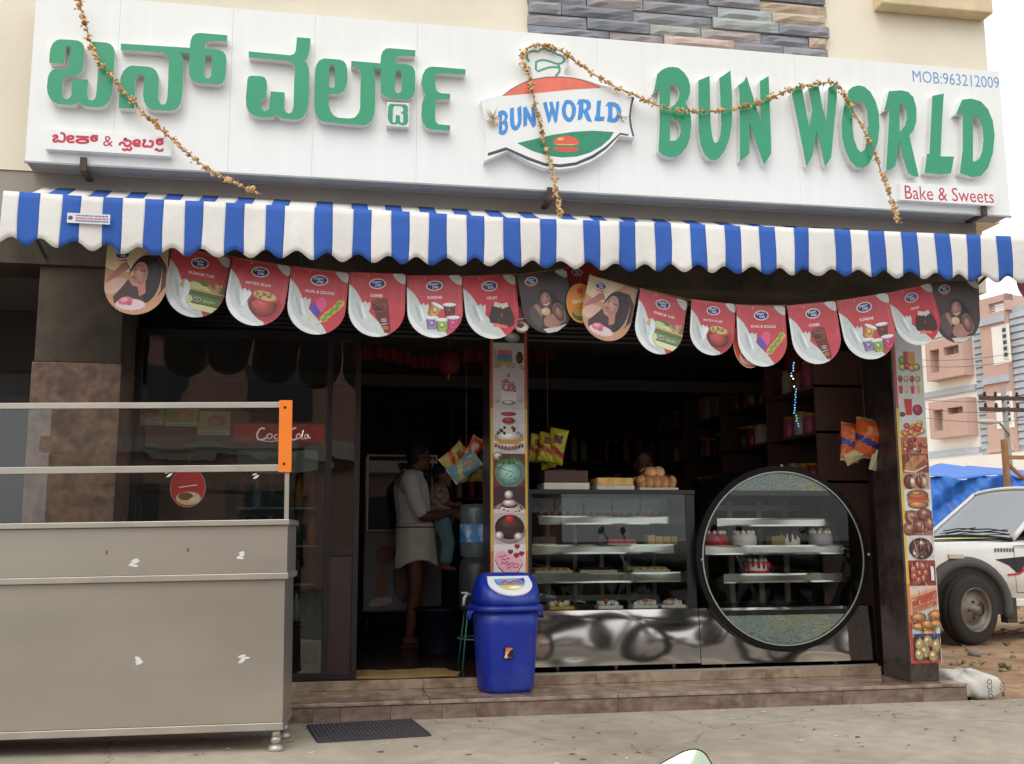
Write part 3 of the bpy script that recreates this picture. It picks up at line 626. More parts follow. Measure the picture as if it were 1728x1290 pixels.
obj('maker_label', pr.mb((a.x, YA-.028, b.z), (1, 0, 0), (0, 0, 1), (0, -1, 0)), PM(), AW, world=True, recalc=False)
# ================================================================== BUNTING
OUT = [(0, 0), (1, 0)]+[(.5+.5*math.cos(t), -.67-.5*math.sin(t)) for t in [PI*i/20 for i in range(21)]]
ARC = [(.5+.5*math.cos(t), -.67-.5*math.sin(t)) for t in [PI*(.33+.67*i/14) for i in range(15)]]
def cardclamp(u, v):
    u = min(max(u, .0), 1.0); v = min(v, 0)
    if v < -.67:
        du, dv = u-.5, v+.67; r = math.hypot(du, dv)
        if r > .5: u, v = .5+du*.5/r, -.67+dv*.5/r
    return u, v
RED = (194, 76, 84); MILK = (202, 210, 208)
def brandlogo(p, cu, cv, s=1, rot=.08):
    p.ell((222, 190, 150), cu, cv, .155*s, .098*s, rot); p.ell((236, 232, 236), cu, cv, .146*s, .09*s, rot); p.ell((44, 52, 120), cu, cv, .132*s, .078*s, rot)
    p.text((232, 234, 244), 'Dairy', cu-.012*s, cv+.026*s, .062*s, w=.17*s, rot=rot, bold=.02, shear=.25); p.text((232, 234, 244), 'Day', cu+.02*s, cv-.03*s, .062*s, w=.12*s, rot=rot, bold=.02, shear=.25)
    p.stroke((206, 60, 60), [(cu-.1*s, cv-.112*s), (cu, cv-.125*s), (cu+.1*s, cv-.1*s)], .022*s)
def milkbase(p, c=RED):
    p.poly(c, OUT)
    p.stroke((214, 130, 110), [(.06, -.03), (.06, -.7)], .006); p.stroke((214, 130, 110), [(.94, -.22), (.94, -.7)], .006); p.stroke((222, 150, 130), [(.07, -.03), (.75, -.03)], .005)
    p.poly((206, 210, 206), [(.74, 0), (1, 0), (1, -.2), (.9, -.17), (.82, -.1)], sm=1)
    p.poly(MILK, [(0, -.22), (.06, -.27), (.14, -.36), (.2, -.46), (.25, -.56), (.3, -.52), (.33, -.57), (.38, -.53), (.39, -.6), (.36, -.72), (.44, -.8), (.56, -.92), (.66, -1.04), (.71, -1.12)]+ARC)
    p.poly((228, 232, 232), [(0, -.25), (.05, -.3), (.04, -.66), (.12, -.86), (.3, -1.04), (.55, -1.12)]+ARC[2:])
    p.poly((178, 190, 190), [(.12, -.5), (.2, -.62), (.27, -.8), (.24, -.9), (.16, -.7)], sm=1); p.poly((226, 234, 232), [(.2, -.52), (.27, -.6), (.3, -.76), (.34, -.86), (.25, -.8)], sm=1)
    p.stroke((196, 204, 204), [(.1, -.72), (.24, -.92), (.44, -1.02), (.6, -1.06)], .012, sm=1)
def bun_card(kind):
    p = Print()
    if kind not in ('womanA', 'womanB', 'plain'):
        milkbase(p, (206, 56, 70) if kind == 'crust' else RED); brandlogo(p, .5, -.2)
        p.rect((224, 170, 160), .32, -.075, .345, -.045)
    R_ = random.Random(3)
    if kind == 'tubs':
        p.text((240, 226, 222), 'PREMIUM TUBS', .56, -.395, .05, w=.44, bold=.02)
        p.poly((98, 122, 74), [(.3, -.54), (.62, -.5), (1, -.56), (.98, -.9), (.85, -1.05), (.5, -1.0), (.3, -.85)]); p.poly((206, 176, 118), [(.22, -.6), (.3, -.53), (.4, -.62), (1, -.68), (1, -.72), (.34, -.68), (.24, -.68)], sm=1)
        p.ell((204, 206, 148), .5, -.6, .12, .06, -.15); p.ell((214, 216, 160), .7, -.63, .13, .035, -.1)
        for i in range(16): p.ell(R_.choice([(190, 150, 112), (206, 172, 134), (168, 126, 92)]), R_.uniform(.72, .96), R_.uniform(-.66, -.54), .035, .026, R_.random()*3)
        p.poly((120, 142, 92), [(.36, -.76), (.98, -.8), (.96, -.92), (.42, -.9)]); brandlogo(p, .56, -.84, .42); p.text((232, 236, 220), 'Pistachio', .77, -.855, .035, w=.2)
        p.poly((222, 226, 180), [(.4, -.92), (.94, -.95), (.84, -1.05), (.5, -1.02)]); p.poly((222, 230, 236), [(.3, -.5), (.4, -.58), (.42, -.72), (.36, -.9), (.5, -1.05), (.62, -1.1), (.3, -1.0), (.3, -.75)], sm=1)
        p.ell((206, 212, 158), .42, -.86, .06, .07)
    elif kind == 'matka':
        p.text((240, 226, 222), 'MATKA KULFI', .5, -.42, .05, w=.42, bold=.02)
        p.poly((158, 64, 62), [(.36, -.62), (.48, -.56), (.7, -.54), (.88, -.6), (.95, -.74), (.93, -.9), (.8, -1.05), (.66, -1.08), (.5, -.98), (.4, -.86), (.36, -.72)], sm=1)
        p.soft((172, 74, 70), .64, -.8, .24, .2, k=6)
        p.poly((182, 92, 84), [(.44, -.72), (.6, -.76), (.58, -.86), (.46, -.82)], sm=1); p.ell((176, 80, 72), .64, -.62, .25, .105, -.12); p.ell((204, 178, 112), .64, -.61, .2, .082, -.12)
        for i in range(18): p.ell(R_.choice([(156, 122, 78), (222, 202, 142), (134, 108, 66)]), R_.uniform(.5, .78), -.61+R_.uniform(-.05, .05), .03, .018, R_.random()*3)
        p.poly((230, 234, 238), [(.26, -.52), (.34, -.58), (.4, -.57), (.42, -.62), (.36, -.74), (.33, -.86), (.26, -.84), (.28, -.66)], sm=1)
    elif kind == 'dual':
        p.text((240, 226, 222), 'DUAL & ZIGZAG', .53, -.41, .05, w=.5, bold=.02)
        p.poly((220, 92, 138), [(.5, -.55), (.57, -.49), (.65, -.52), (.66, -.64), (.6, -.78), (.53, -.74), (.46, -.6)], sm=1); p.poly((98, 84, 176), [(.38, -.66), (.46, -.59), (.54, -.72), (.6, -.8), (.54, -.84), (.42, -.8)], sm=1)
        p.stroke((222, 200, 170), [(.42, -.84), (.36, -.93)], .035)
        a = [(.9, -.58), (.84, -.66), (.77, -.73), (.7, -.8), (.64, -.87)]
        for i, (u, v) in enumerate(a): p.ell((226, 160, 60), u, v, .075, .065, .7)
        p.stroke((84, 166, 92), [(.92, -.55), (.84, -.6), (.86, -.68), (.76, -.7), (.76, -.78), (.66, -.8), (.68, -.88), (.6, -.9)], .055, sm=1); p.stroke((224, 196, 170), [(.6, -.92), (.52, -1.0)], .035)
    elif kind == 'cones':
        p.text((240, 226, 222), 'CONES', .49, -.42, .055, w=.22, bold=.03)
        p.poly((110, 56, 50), [(.42, -.62), (.7, -.58), (.74, -.9), (.76, -1.06), (.66, -1.1), (.52, -.86)]); p.ell((116, 66, 56), .55, -.54, .15, .07, .2); p.ell((88, 46, 40), .56, -.62, .15, .1, .2)
        for i in range(5): p.stroke((146, 94, 80), [(.42+.03*i, -.56-.01*i), (.54, -.5-.03*i), (.68, -.54-.03*i)], .01, sm=1)
        p.ring((150, 100, 86), .56, -.64, .12, .07, .012, .2); brandlogo(p, .63, -.86, .34); p.stroke((204, 180, 176), [(.56, -.95), (.7, -.92)], .015); p.ell((168, 110, 84), .66, -1.0, .06, .04)
    elif kind == 'sundae':
        p.text((240, 226, 222), 'SUNDAE', .5, -.42, .052, w=.27, bold=.03)
        for (u, v, c_, r_) in ((.5, -.66, (206, 158, 92), .5), (.76, -.66, (112, 60, 62), 0), (.44, -.9, (150, 132, 178), 0), (.62, -.94, (150, 178, 92), 0), (.82, -.9, (196, 84, 130), 0)):
            q = Print(); q.poly(tuple(int(x*.78) for x in c_), [(-.11, .1), (.11, .1), (.085, -.11), (-.085, -.11)]); q.poly(c_, [(-.07, .1), (.08, .1), (.06, -.11), (-.055, -.11)]); q.soft(tuple(min(255, int(x*1.15)) for x in c_), .0, .0, .05, .06, k=4); q.ell((196, 200, 200), 0, .1, .125, .035); q.ell((226, 230, 230), 0, .108, .11, .026)
            p.xf(q, lambda x, y: (u+x*math.cos(-r_)-y*math.sin(-r_), v+x*math.sin(-r_)+y*math.cos(-r_)))
    elif kind == 'crust':
        p.text((240, 226, 222), 'CRUST', .52, -.42, .05, w=.2, bold=.03)
        q = Print(); q.poly((62, 38, 38), [(-.1, .14), (-.05, .19), (.05, .19), (.1, .14), (.1, -.2), (-.1, -.2)], sm=1); q.poly((214, 206, 190), [(-.07, .2), (.06, .2), (.07, .12), (-.07, .11)])
        for (u, v, r_) in ((.56, -.7, .35), (.78, -.72, -.25)): p.xf(q, lambda x, y: (u+x*math.cos(-r_)-y*math.sin(-r_), v+x*math.sin(-r_)+y*math.cos(-r_)))
        p.ell((66, 42, 40), .74, -.86, .16, .1, -.2)
        for i in range(5): p.ell((226, 120, 96), .52+.05*i, -.92-.01*i, .03, .035, .5*i)
    elif kind == 'womanA':
        T_ = lambda P: [((x-120)/790, -(y-90)/640) for x, y in P]
        p.poly((196, 146, 112), OUT); p.poly((226, 204, 168), T_([(120,90),(700,90),(560,200),(450,330),(420,380),(200,360),(120,330)])); p.poly((200, 170, 140), T_([(700,90),(910,90),(910,330),(820,260)]))
        p.poly((70, 52, 50), T_([(690,190),(800,240),(845,360),(838,560),(800,640),(900,520),(900,300),(800,180)]))
        p.poly((214, 176, 154), T_([(110,540),(220,450),(330,440),(420,450),(330,590),(240,620),(120,620)]), sm=1); p.poly((178, 112, 104), T_([(120,490),(280,330),(340,268),(410,290),(424,340),(330,395),(190,480)]), sm=1)
        p.poly((76, 52, 54), T_([(240,650),(330,560),(420,455),(470,520),(560,540),(650,490),(720,640),(600,760),(420,740),(260,720)]))
        p.poly((46, 34, 38), T_([(420,420),(440,340),(500,250),(580,195),(690,180),(790,225),(838,330),(832,450),(800,570),(740,660),(660,720),(620,640),(650,500),(600,300),(500,300)]), sm=1)
        p.poly((196, 142, 126), T_([(468,360),(520,272),(600,255),(655,310),(662,420),(625,510),(560,545),(492,515),(452,470),(456,400)]), sm=1); p.poly((186, 128, 116), T_([(540,520),(640,480),(650,600),(570,640)]))
        p.soft((190, 136, 120), (560-120)/790, -(400-90)/640, .11, .17, .1, k=6, lo=.86, hi=1.14)
        for k_ in range(7): p.stroke((78, 60, 62), T_([(690+14*k_,215+8*k_),(742+13*k_,330+12*k_),(730+12*k_,470),(690+10*k_,600)]), .006, sm=1)
        p.stroke((52, 36, 36), T_([(560,350),(600,365),(640,352)]), .016); p.stroke((52, 36, 36), T_([(490,345),(515,352),(530,340)]), .014); p.stroke((150, 80, 80), T_([(465,430),(500,440),(530,430)]), .018); p.poly((222, 176, 162), T_([(450,370),(480,370),(485,410),(455,420)]))
        p.stroke((90, 86, 90), T_([(330,200),(380,270),(440,360)]), .014)
        p.ell((222, 196, 200), .44, -1.0, .24, .1); p.ell((206, 112, 136), .36, -.94, .12, .07, .2); p.ell((228, 158, 172), .34, -.92, .06, .035, .3); p.ell((190, 92, 116), .42, -.98, .05, .04)
        for i in range(8): p.stroke((226, 206, 206), [(.2+.07*i, -1.02), (.22+.06*i, -1.12)], .008)
        brandlogo(p, .26, -.16, .8)
    elif kind == 'womanB':
        T_ = lambda P: [((x-590)/490, -(y-110)/490) for x, y in P]
        p.poly((74, 60, 60), OUT); p.poly((96, 84, 84), T_([(640,430),(800,380),(760,650),(660,560)]), sm=1); p.poly((202, 200, 196), [(.72, 0), (1, 0), (1, -.17), (.88, -.13)], sm=1)
        p.poly((34, 26, 28), T_([(755,380),(770,310),(810,275),(860,275),(920,330),(985,420),(1010,520),(930,520),(890,470),(870,330),(800,300)]), sm=1)
        p.poly((148, 110, 98), T_([(880,430),(950,400),(1000,470),(1010,580),(920,620),(880,560)]), sm=1); p.soft((186, 136, 118), (828-590)/490, -(372-110)/490, .115, .15, -.1, k=6, lo=.7, hi=1.12)
        p.stroke((236, 226, 220), T_([(800,410),(828,424),(858,405)]), .02); p.stroke((44, 30, 30), T_([(795,352),(812,346)]), .014); p.stroke((44, 30, 30), T_([(838,345),(860,340)]), .014); p.stroke((150, 100, 88), T_([(826,360),(822,385),(834,390)]), .01)
        p.poly((176, 130, 114), T_([(700,410),(740,400),(780,470),(770,540),(730,470)]), sm=1); p.poly((178, 132, 118), T_([(790,520),(880,500),(910,570),(960,610),(830,640),(770,600)]), sm=1)
        for k_ in range(5): p.stroke((66, 50, 50), T_([(872+10*k_,300+10*k_),(920+12*k_,390),(950+12*k_,500)]), .007, sm=1)
        p.soft((160, 116, 102), (940-590)/490, -(510-110)/490, .1, .16, .3, k=5)
        p.ell((222, 190, 150), (812-590)/490, -(480-110)/490, .09, .075); p.ell((232, 206, 170), (795-590)/490, -(468-110)/490, .045, .04); p.poly((216, 212, 208), T_([(760,640),(1000,620),(900,690),(800,680)]))
        for i in range(4): p.stroke((196, 150, 110), T_([(830+40*i,630),(870+40*i,640)]), .012)
        brandlogo(p, .25, -.16, .85)
    else:
        p.poly((150, 48, 56), OUT); brandlogo(p, .4, -.3)
    p.L = [(c_, [cardclamp(*q) for q in v], f) for c_, v, f in p.L]
    return p
_cards = {}
M_cardback = mat('card_white', (232, 230, 226), .45, var=.03)
OUT = [(0, 0), (1, 0)]+[(.5+.5*math.cos(t), -.67-.5*math.sin(t)) for t in [PI*i/20 for i in range(21)]]
cardlab = {'tubs': 'pennant headed PREMIUM TUBS', 'matka': 'pennant headed MATKA KULFI', 'dual': 'pennant headed DUAL & ZIGZAG', 'cones': 'pennant headed CONES', 'sundae': 'pennant headed SUNDAE', 'crust': 'pennant headed CRUST', 'womanA': 'pale pennant with a woman tasting ice cream', 'womanB': 'dark brown pennant with a smiling woman', 'plain': 'plain dark red pennant'}
def pennant(par, tl, tr, kind, Y=YP, yaw=0, tilt=0):
    a = SY(*tl, Y); b = SY(*tr, Y); ux = b-a; W = ux.length; ux.normalize()
    ux = Matrix.Rotation(yaw, 3, 'Z') @ ux
    uv = Vector((0, 0, 1)) - ux*ux.z; uv.normalize(); uv = Matrix.Rotation(tilt, 3, ux) @ uv
    nr = ux.cross(uv); nr = nr if nr.y < 0 else -nr
    W *= .995
    mb = MB(); mb.prism(OUT, [], lambda u, v, d: a+ux*(u*W)+uv*(v*W)+nr*d, 0, -.0008)
    o = obj('pennant', mb, M_cardback, par, world=True, label=cardlab[kind])
    if kind not in _cards: _cards[kind] = bun_card(kind)
    obj('print', _cards[kind].mb(a, ux*W, uv*W, nr, .0003), PM(), o, world=True, recalc=False)
    return a, b
def bunting(label, cards, ext0, ext1):
    g = thing('bunting', label, 'bunting', SY(*cards[0][0], YP), group='ice cream buntings under the awning')
    pts = [SY(*ext0, YP+.002)]
    for c_ in cards:
        a, b = pennant(g, *c_[:3], yaw=random.uniform(-.16, .16), tilt=random.uniform(-.08, .12), **(c_[3] if len(c_) > 3 else {})); pts += [a+Vector((0, .002, -.003)), b+Vector((0, .002, -.003))]
    pts.append(SY(*ext1, YP+.002))
    mb = MB(); mb.tube(pts, .0022, 5); obj('string', mb, M_str, g, world=True)
bunting('string of ice cream pennants with a slack curve hung left of the cake banner', [((181,414),(287,420),'womanA'), ((291,416),(390,432),'tubs'), ((393,433),(492,449),'matka'), ((492,449),(590,460),'dual'), ((590,459),(685,464),'cones'), ((686,465),(779,466),'sundae'), ((779,466),(872,461),'crust'), ((873,463),(960,451),'womanB')], (120, 395), (975, 440))
bunting('string of ice cream pennants sagging lower, hung right of the cake banner', [((953,437),(1012,452),'plain',{'Y': YP+.10}), ((995,463),(1080,487),'womanA'), ((1081,486),(1166,506),'tubs'), ((1167,505),(1242,514),'matka',{'Y': YP+.015}), ((1242,514),(1327,515),'dual'), ((1328,516),(1410,508),'cones'), ((1411,508),(1494,496),'sundae'), ((1496,495),(1570,478),'crust'), ((1573,474),(1655,472),'womanB'), ((1710,414),(1790,414),'plain')], (940, 440), (1790, 445))
# round hanging cards
def roundcard(pxx, pyy, rx, ry, Y, cols, label, txt, rot=0):
    c = SY(pxx, pyy, Y); k = (c-CAM).dot(FW)/F; rx, ry = rx*k, ry*k
    pr = Print(); pr.ell(cols[0], 0, 0, rx*.985, ry*.985, n=28); pr.ell(cols[1], rx*.05, -ry*.55, rx*.7, ry*.34); pr.ell(cols[2], -rx*.1, -ry*.45, rx*.42, ry*.2); pr.ell(cols[3], rx*.35, -ry*.62, rx*.3, ry*.14, .4)
    pr.ell((206, 52, 50), rx*.0, ry*.62, rx*.22, ry*.16); 
    if txt: pr.text(cols[4], txt, 0, ry*.16, ry*.24, w=rx*1.3, rot=.25, bold=.02, shear=.2)
    pr.stroke(cols[4], [(-rx*.5, ry*.0), (rx*.5, ry*.14)], ry*.05)
    ux = Vector((math.cos(rot), 0, math.sin(rot))); uv = Vector((-math.sin(rot), 0, math.cos(rot)))
    t = thing('round_card', label, 'hanging card', c)
    mb = MB(); mb.prism([(rx*math.cos(2*PI*i/28), ry*math.sin(2*PI*i/28)) for i in range(28)], [], lambda u, v, d: c+ux*u+uv*v+Vector((0, d, 0)), 0, .001); obj('card', mb, M_cardback, t, world=True)
    obj('print', pr.mb(c, ux, uv, (0, -1, 0)), PM(), t, world=True, recalc=False)
    mb = MB(); mb.tube([c+Vector((0, .0005, ry)), c+Vector((0, 0, ry+.1))], .0012, 4); obj('thread', mb, M_str, t, world=True)
roundcard(980, 512, 25, 34, YP+.05, [(238, 150, 40), (96, 120, 46), (214, 156, 60), (74, 104, 40), (250, 236, 190)], 'round orange ice cream card hanging between two pennants of women', 'Alphonso', .05)
roundcard(1264, 580, 28, 42, YP+.04, [(206, 86, 66), (228, 200, 170), (122, 58, 46), (236, 220, 200), (250, 236, 200)], 'round red ice cream card half hidden behind the DUAL & ZIGZAG pennant', '')
roundcard(880, 540, 16, 22, YP+.06, [(120, 84, 74), (222, 206, 186), (98, 46, 38), (226, 212, 196), (240, 230, 210)], 'small brown round card peeping out beside the smiling woman pennant', '')
# ================================================================== BANNERS ON THE POSTS
def banner(name, label, x0, x1, z0, z1, Y, pr):
    t = thing(name, label, 'banner', ((x0+x1)/2, Y, z0))
    mb = MB(); mb.box(x0, x1, Y, Y+.0015, z0, z1); obj('sheet', mb, M_cardback, t, world=True)
    obj('print', pr.mb((x0, Y, 0), (x1-x0, 0, 0), (0, 0, 1), (0, -1, 0)), PM(), t, world=True, recalc=False)
YB = .4475
def zb(pyy, pxx=860, Y=YB): return SY(pxx, pyy, Y).z
R_ = random.Random(11)
bx0, bx1 = SY(828, 780, YB).x, SY(890, 780, YB).x; BW = bx1-bx0
p = Print(gap=.00002)
zt_, zb_ = zb(520), zb(985)
p.rect((216, 176, 64), 0, zb_, 1, zt_); p.rect((196, 92, 56), 0, zb(690), 1, zt_); p.rect((206, 120, 60), 0, zb_, 1, zb(930))
def cell(y0, y1, c): p.rect(c, .07, zb(y1), .93, zb(y0))
A = BW   # so that vertical metres and horizontal fractions can be mixed: u = metres/A
def E_(c, u, y, ru, rpx, rot=0): 
    k = abs(zb(500)-zb(501)); q = rpx*k
    p.soft(c, u, zb(y), ru, q, k=5 if rpx > 4 else 3, n=16 if rpx > 4 else 10)
cell(520, 579, (44, 34, 36)); E_((200, 200, 200), .6, 570, .22, 9)
cell(579, 624, (196, 190, 192)); 
for i, c_ in enumerate([(214, 108, 120), (176, 108, 160), (108, 130, 176), (96, 160, 130), (196, 170, 90)]): p.rect(c_, .2-.01*i, zb(591+5*(i+1)), .58+.01*i, zb(591+5*i))
for i in range(6): p.rect((140+12*i, 150, 170), .1, zb(590+5*i+5), .17, zb(590+5*i))
E_((116, 66, 66), .8, 604, .1, 10); E_((70, 50, 52), .8, 598, .06, 5)
for i in range(12): E_((216, 160, 168), R_.uniform(.1, .9), R_.uniform(615, 622), .04, 1.5)
cell(624, 692, (200, 192, 196)); p.rect((222, 218, 212), .3, zb(680), .7, zb(655)); E_((214, 210, 204), .5, 680, .2, 4); E_((226, 160, 166), .5, 655, .2, 6)
for i in range(14): E_((212, 132, 146), R_.uniform(.34, .66), R_.uniform(640, 660), .045, 2.2)
E_((96, 70, 66), .5, 634, .02, 4); E_((206, 200, 204), .18, 676, .06, 3.5); E_((206, 200, 204), .82, 676, .06, 3.5)
cell(692, 766, (208, 202, 206)); E_((232, 226, 216), .5, 748, .4, 13); p.rect((232, 226, 216), .1, zb(748), .9, zb(738)); E_((236, 230, 222), .5, 737, .4, 10); p.poly((206, 150, 56), [(.1, zb(744)), (.3, zb(750)), (.7, zb(750)), (.9, zb(744)), (.9, zb(737)), (.7, zb(743)), (.3, zb(743)), (.1, zb(737))])
for i in range(9): E_(R_.choice([(176, 40, 56), (196, 56, 70), (60, 70, 90)]), .13+.092*i, 754-4*abs(i-4)/4+3, .035, 2.6)
p.rect((226, 214, 204), .3, zb(732), .68, zb(712)); E_((224, 210, 200), .49, 711, .19, 6); E_((188, 40, 52), .49, 710, .17, 5); E_((190, 44, 56), .49, 699, .22, 3.5)
for i in range(10): E_(R_.choice([(60, 100, 70), (60, 90, 110), (40, 60, 50)]), R_.uniform(.2, .76), R_.uniform(722, 733), .04, 3)
cell(766, 822, (112, 50, 34)); E_((206, 190, 164), .2, 770, .16, 7); E_((168, 208, 188), .52, 797, .42, 25); E_((150, 196, 180), .52, 800, .36, 20)
for i in range(40): E_(R_.choice([(70, 140, 60), (96, 160, 80), (60, 120, 56)]), R_.uniform(.22, .78), R_.uniform(772, 782), .035, 2)
p.rect((96, 46, 36), .28, zb(776), .52, zb(767)); p.stroke((44, 40, 42), [(.14, zb(788)), (.62, zb(798))], .004)
for i in range(8): E_((96, 140, 132), R_.uniform(.3, .8), R_.uniform(800, 816), .025, 1.2)
cell(822, 866, (62, 34, 38)); E_((216, 196, 188), .5, 862, .43, 14); p.rect((216, 196, 188), .07, zb(866), .93, zb(860)); E_((150, 34, 42), .5, 853, .22, 5); E_((224, 206, 198), .5, 849, .2, 6); E_((150, 34, 42), .48, 841, .13, 3.5); E_((226, 212, 204), .48, 835, .12, 7)
for i in range(14): E_((70, 36, 40), R_.uniform(.1, .9), R_.uniform(852, 864), .022, 1.3)
cell(866, 919, (190, 172, 168)); E_((206, 196, 192), .52, 897, .42, 20); E_((62, 36, 34), .5, 890, .4, 20); E_((80, 48, 44), .5, 884, .34, 11); E_((200, 34, 44), .5, 876, .13, 7); E_((216, 196, 200), .22, 904, .12, 7); E_((216, 196, 200), .74, 906, .13, 7)
cell(919, 985, (212, 206, 204)); 
hp = [(.5, 974), (.2, 956), (.1, 942), (.16, 932), (.3, 929), (.45, 935), (.52, 940), (.6, 934), (.72, 930), (.84, 938), (.85, 950), (.72, 964)]
p.poly((164, 44, 58), [(u, zb(y+3)) for u, y in hp]); p.poly((226, 166, 176), [(u, zb(y)) for u, y in hp])
for (u, y) in ((.52, 931), (.7, 922), (.68, 937), (.82, 934)):
    E_((140, 26, 44), u-.03, y, .045, 3.2); E_((140, 26, 44), u+.03, y, .045, 3.2); p.poly((140, 26, 44), [(u-.075, zb(y+.6)), (u+.075, zb(y+.6)), (u, zb(y+6))])
for (u, y, w_) in ((.3, 939, .2), (.38, 944, .24), (.36, 950, .2), (.5, 952, .2), (.48, 958, .12)): p.stroke((150, 36, 70), [(u-w_/2, zb(y+3)), (u-w_/4, zb(y-1)), (u, zb(y+2)), (u+w_/4, zb(y-2)), (u+w_/2, zb(y-1))], .007, sm=1)
p.ring((150, 36, 70), .66, zb(955), .08, .012, .006)
banner('cake_banner', 'narrow vertical banner of cake photographs on the centre post', bx0, bx1, zb_, zt_, YB, p)
# right pier banner
YR = .0975; rx0, rx1 = SY(1531, 1000, YR).x, SY(1582, 1000, YR).x
def zb(pyy, pxx=1545, Y=YR): return SY(pxx, pyy, Y).z
p = Print(gap=.00002); zt_, zb_ = zb(560), zb(1120)
p.rect((186, 70, 60), 0, zb_, 1, zt_); p.rect((214, 178, 60), 0, zb(985), 1, zb(690)); p.rect((216, 120, 50), 0, zb(1050), 1, zb(985))
def cell(y0, y1, c): p.rect(c, .09, zb(y1), .985, zb(y0))
cell(560, 738, (206, 208, 206)); cell(738, 766, (190, 110, 80)); cell(766, 798, (120, 60, 46)); cell(798, 826, (186, 150, 130)); cell(826, 862, (212, 208, 202)); cell(862, 904, (150, 104, 92)); cell(904, 946, (206, 202, 200)); cell(946, 989, (136, 58, 50)); cell(989, 1033, (206, 190, 172)); cell(1033, 1076, (190, 196, 190)); cell(1076, 1115, (96, 70, 70))
p.rect((196, 60, 60), .35, zb(622), .5, zb(594)); p.rect((226, 150, 60), .5, zb(622), .75, zb(594)); E_((130, 160, 70), .3, 610, .12, 8)
for (u, y, c_) in ((.3, 621, (206, 206, 110)), (.48, 619, (200, 70, 66)), (.62, 622, (226, 170, 80)), (.78, 620, (190, 190, 90))): E_(c_, u, y, .13, 6)
for i, c_ in enumerate([(190, 50, 66), (200, 190, 130), (196, 54, 76), (220, 170, 80)]):
    u = .2+.2*i; E_(c_, u, 640, .08, 5.5); p.stroke(c_, [(u, zb(644)), (u+.02, zb(652))], .02); p.poly(c_, [(u-.07, zb(652)), (u+.07, zb(652)), (u+.05, zb(665)), (u-.05, zb(665))])
p.poly((196, 26, 42), [(.28, zb(674)), (.55, zb(674)), (.52, zb(701)), (.32, zb(701))]); E_((176, 30, 52), .72, 692, .17, 9); E_((150, 24, 46), .2, 700, .1, 4)
for i in range(16): E_(R_.choice([(214, 70, 60), (230, 140, 60), (226, 180, 80), (190, 50, 60)]), R_.uniform(.2, .85), R_.uniform(714, 734), .11, 5)
for i in range(18): E_(R_.choice([(200, 60, 50), (226, 200, 180), (176, 40, 46), (220, 160, 70)]), R_.uniform(.15, .92), R_.uniform(742, 762), .09, 3.6)
p.poly((190, 128, 84), [(.14, zb(790)), (.4, zb(770)), (.85, zb(768)), (.95, zb(778)), (.6, zb(795)), (.2, zb(797))]); p.poly((150, 70, 56), [(.5, zb(790)), (.86, zb(773)), (.93, zb(782)), (.6, zb(793))]); p.stroke((220, 206, 160), [(.12, zb(795)), (.5, zb(797)), (.9, zb(786))], .01)
for (u, y) in ((.3, 813), (.7, 812)): E_((128, 54, 44), u, y, .2, 12); E_((216, 190, 160), u+.1, y+1, .1, 9); E_((150, 66, 54), u-.08, y, .08, 8)
E_((178, 110, 60), .54, 836, .36, 9); p.rect((120, 150, 70), .2, zb(849), .9, zb(845)); p.rect((196, 60, 50), .18, zb(845), .9, zb(840)); E_((196, 130, 76), .54, 852, .35, 6); E_((202, 150, 90), .5, 833, .2, 3)
for (u, y) in ((.3, 872), (.72, 868), (.55, 888), (.2, 893), (.9, 884)): E_((164, 96, 80), u, y, .24, 10); E_((190, 130, 110), u, y-2, .14, 5); E_((110, 60, 52), u+.08, y+3, .05, 2)
E_((96, 52, 46), .53, 926, .4, 17)
for i in range(26): E_(R_.choice([(74, 40, 38), (130, 84, 66), (176, 130, 100), (226, 214, 204)]), R_.uniform(.25, .82), R_.uniform(914, 938), .07, 4)
for i in range(7):
    a_ = 2*PI*i/7; E_((190, 92, 70), .42+.2*math.cos(a_), 967+13*math.sin(a_), .12, 7); E_((226, 176, 150), .42+.2*math.cos(a_), 965+13*math.sin(a_), .05, 3)
E_((190, 92, 70), .42, 967, .1, 6); p.rect((226, 226, 222), .8, zb(980), .9, zb(956))
for i in range(5): p.stroke(R_.choice([(196, 110, 80), (214, 150, 100), (184, 76, 60)]), [(.12, zb(1008+6*i)), (.55, zb(1001+6*i)), (.95, zb(993+6*i))], .018, sm=1)
for (u, y) in ((.3, 1048), (.6, 1060), (.88, 1044)): E_((200, 130, 70), u, y-6, .26, 7); p.rect((80, 110, 50), max(.1, u-.25), zb(y+3), min(.98, u+.25), zb(y-1)); E_((190, 60, 46), u, y+4, .22, 3); E_((206, 146, 86), u, y+9, .24, 5)
p.rect((52, 60, 110), .1, zb(1076), .98, zb(1070))
for (u, y) in ((.28, 1088), (.55, 1083), (.82, 1090), (.42, 1100), (.7, 1108), (.25, 1105)): E_((206, 176, 124), u, y, .16, 9.5); E_((222, 198, 150), u-.02, y-2, .09, 5)
for (y0, y1) in ((740, 764), (768, 796), (800, 824), (864, 902), (906, 944), (948, 987), (991, 1031), (1035, 1074), (1078, 1113)):
    for k in range(26):
        c_ = R_.choice([(214, 176, 130), (120, 66, 50), (170, 100, 70), (232, 214, 190), (90, 50, 44)]); p.ell(c_, R_.uniform(.14, .94), zb(R_.uniform(y0, y1)), R_.uniform(.015, .04), abs(zb(500)-zb(501))*R_.uniform(.6, 1.6), R_.random()*3, 7)
p.clip(0.0, .985, -9, 9)
banner('snack_banner', 'narrow vertical banner of juices, burgers and buns on the right pier', rx0, rx1, zb_, zt_, YR, p)
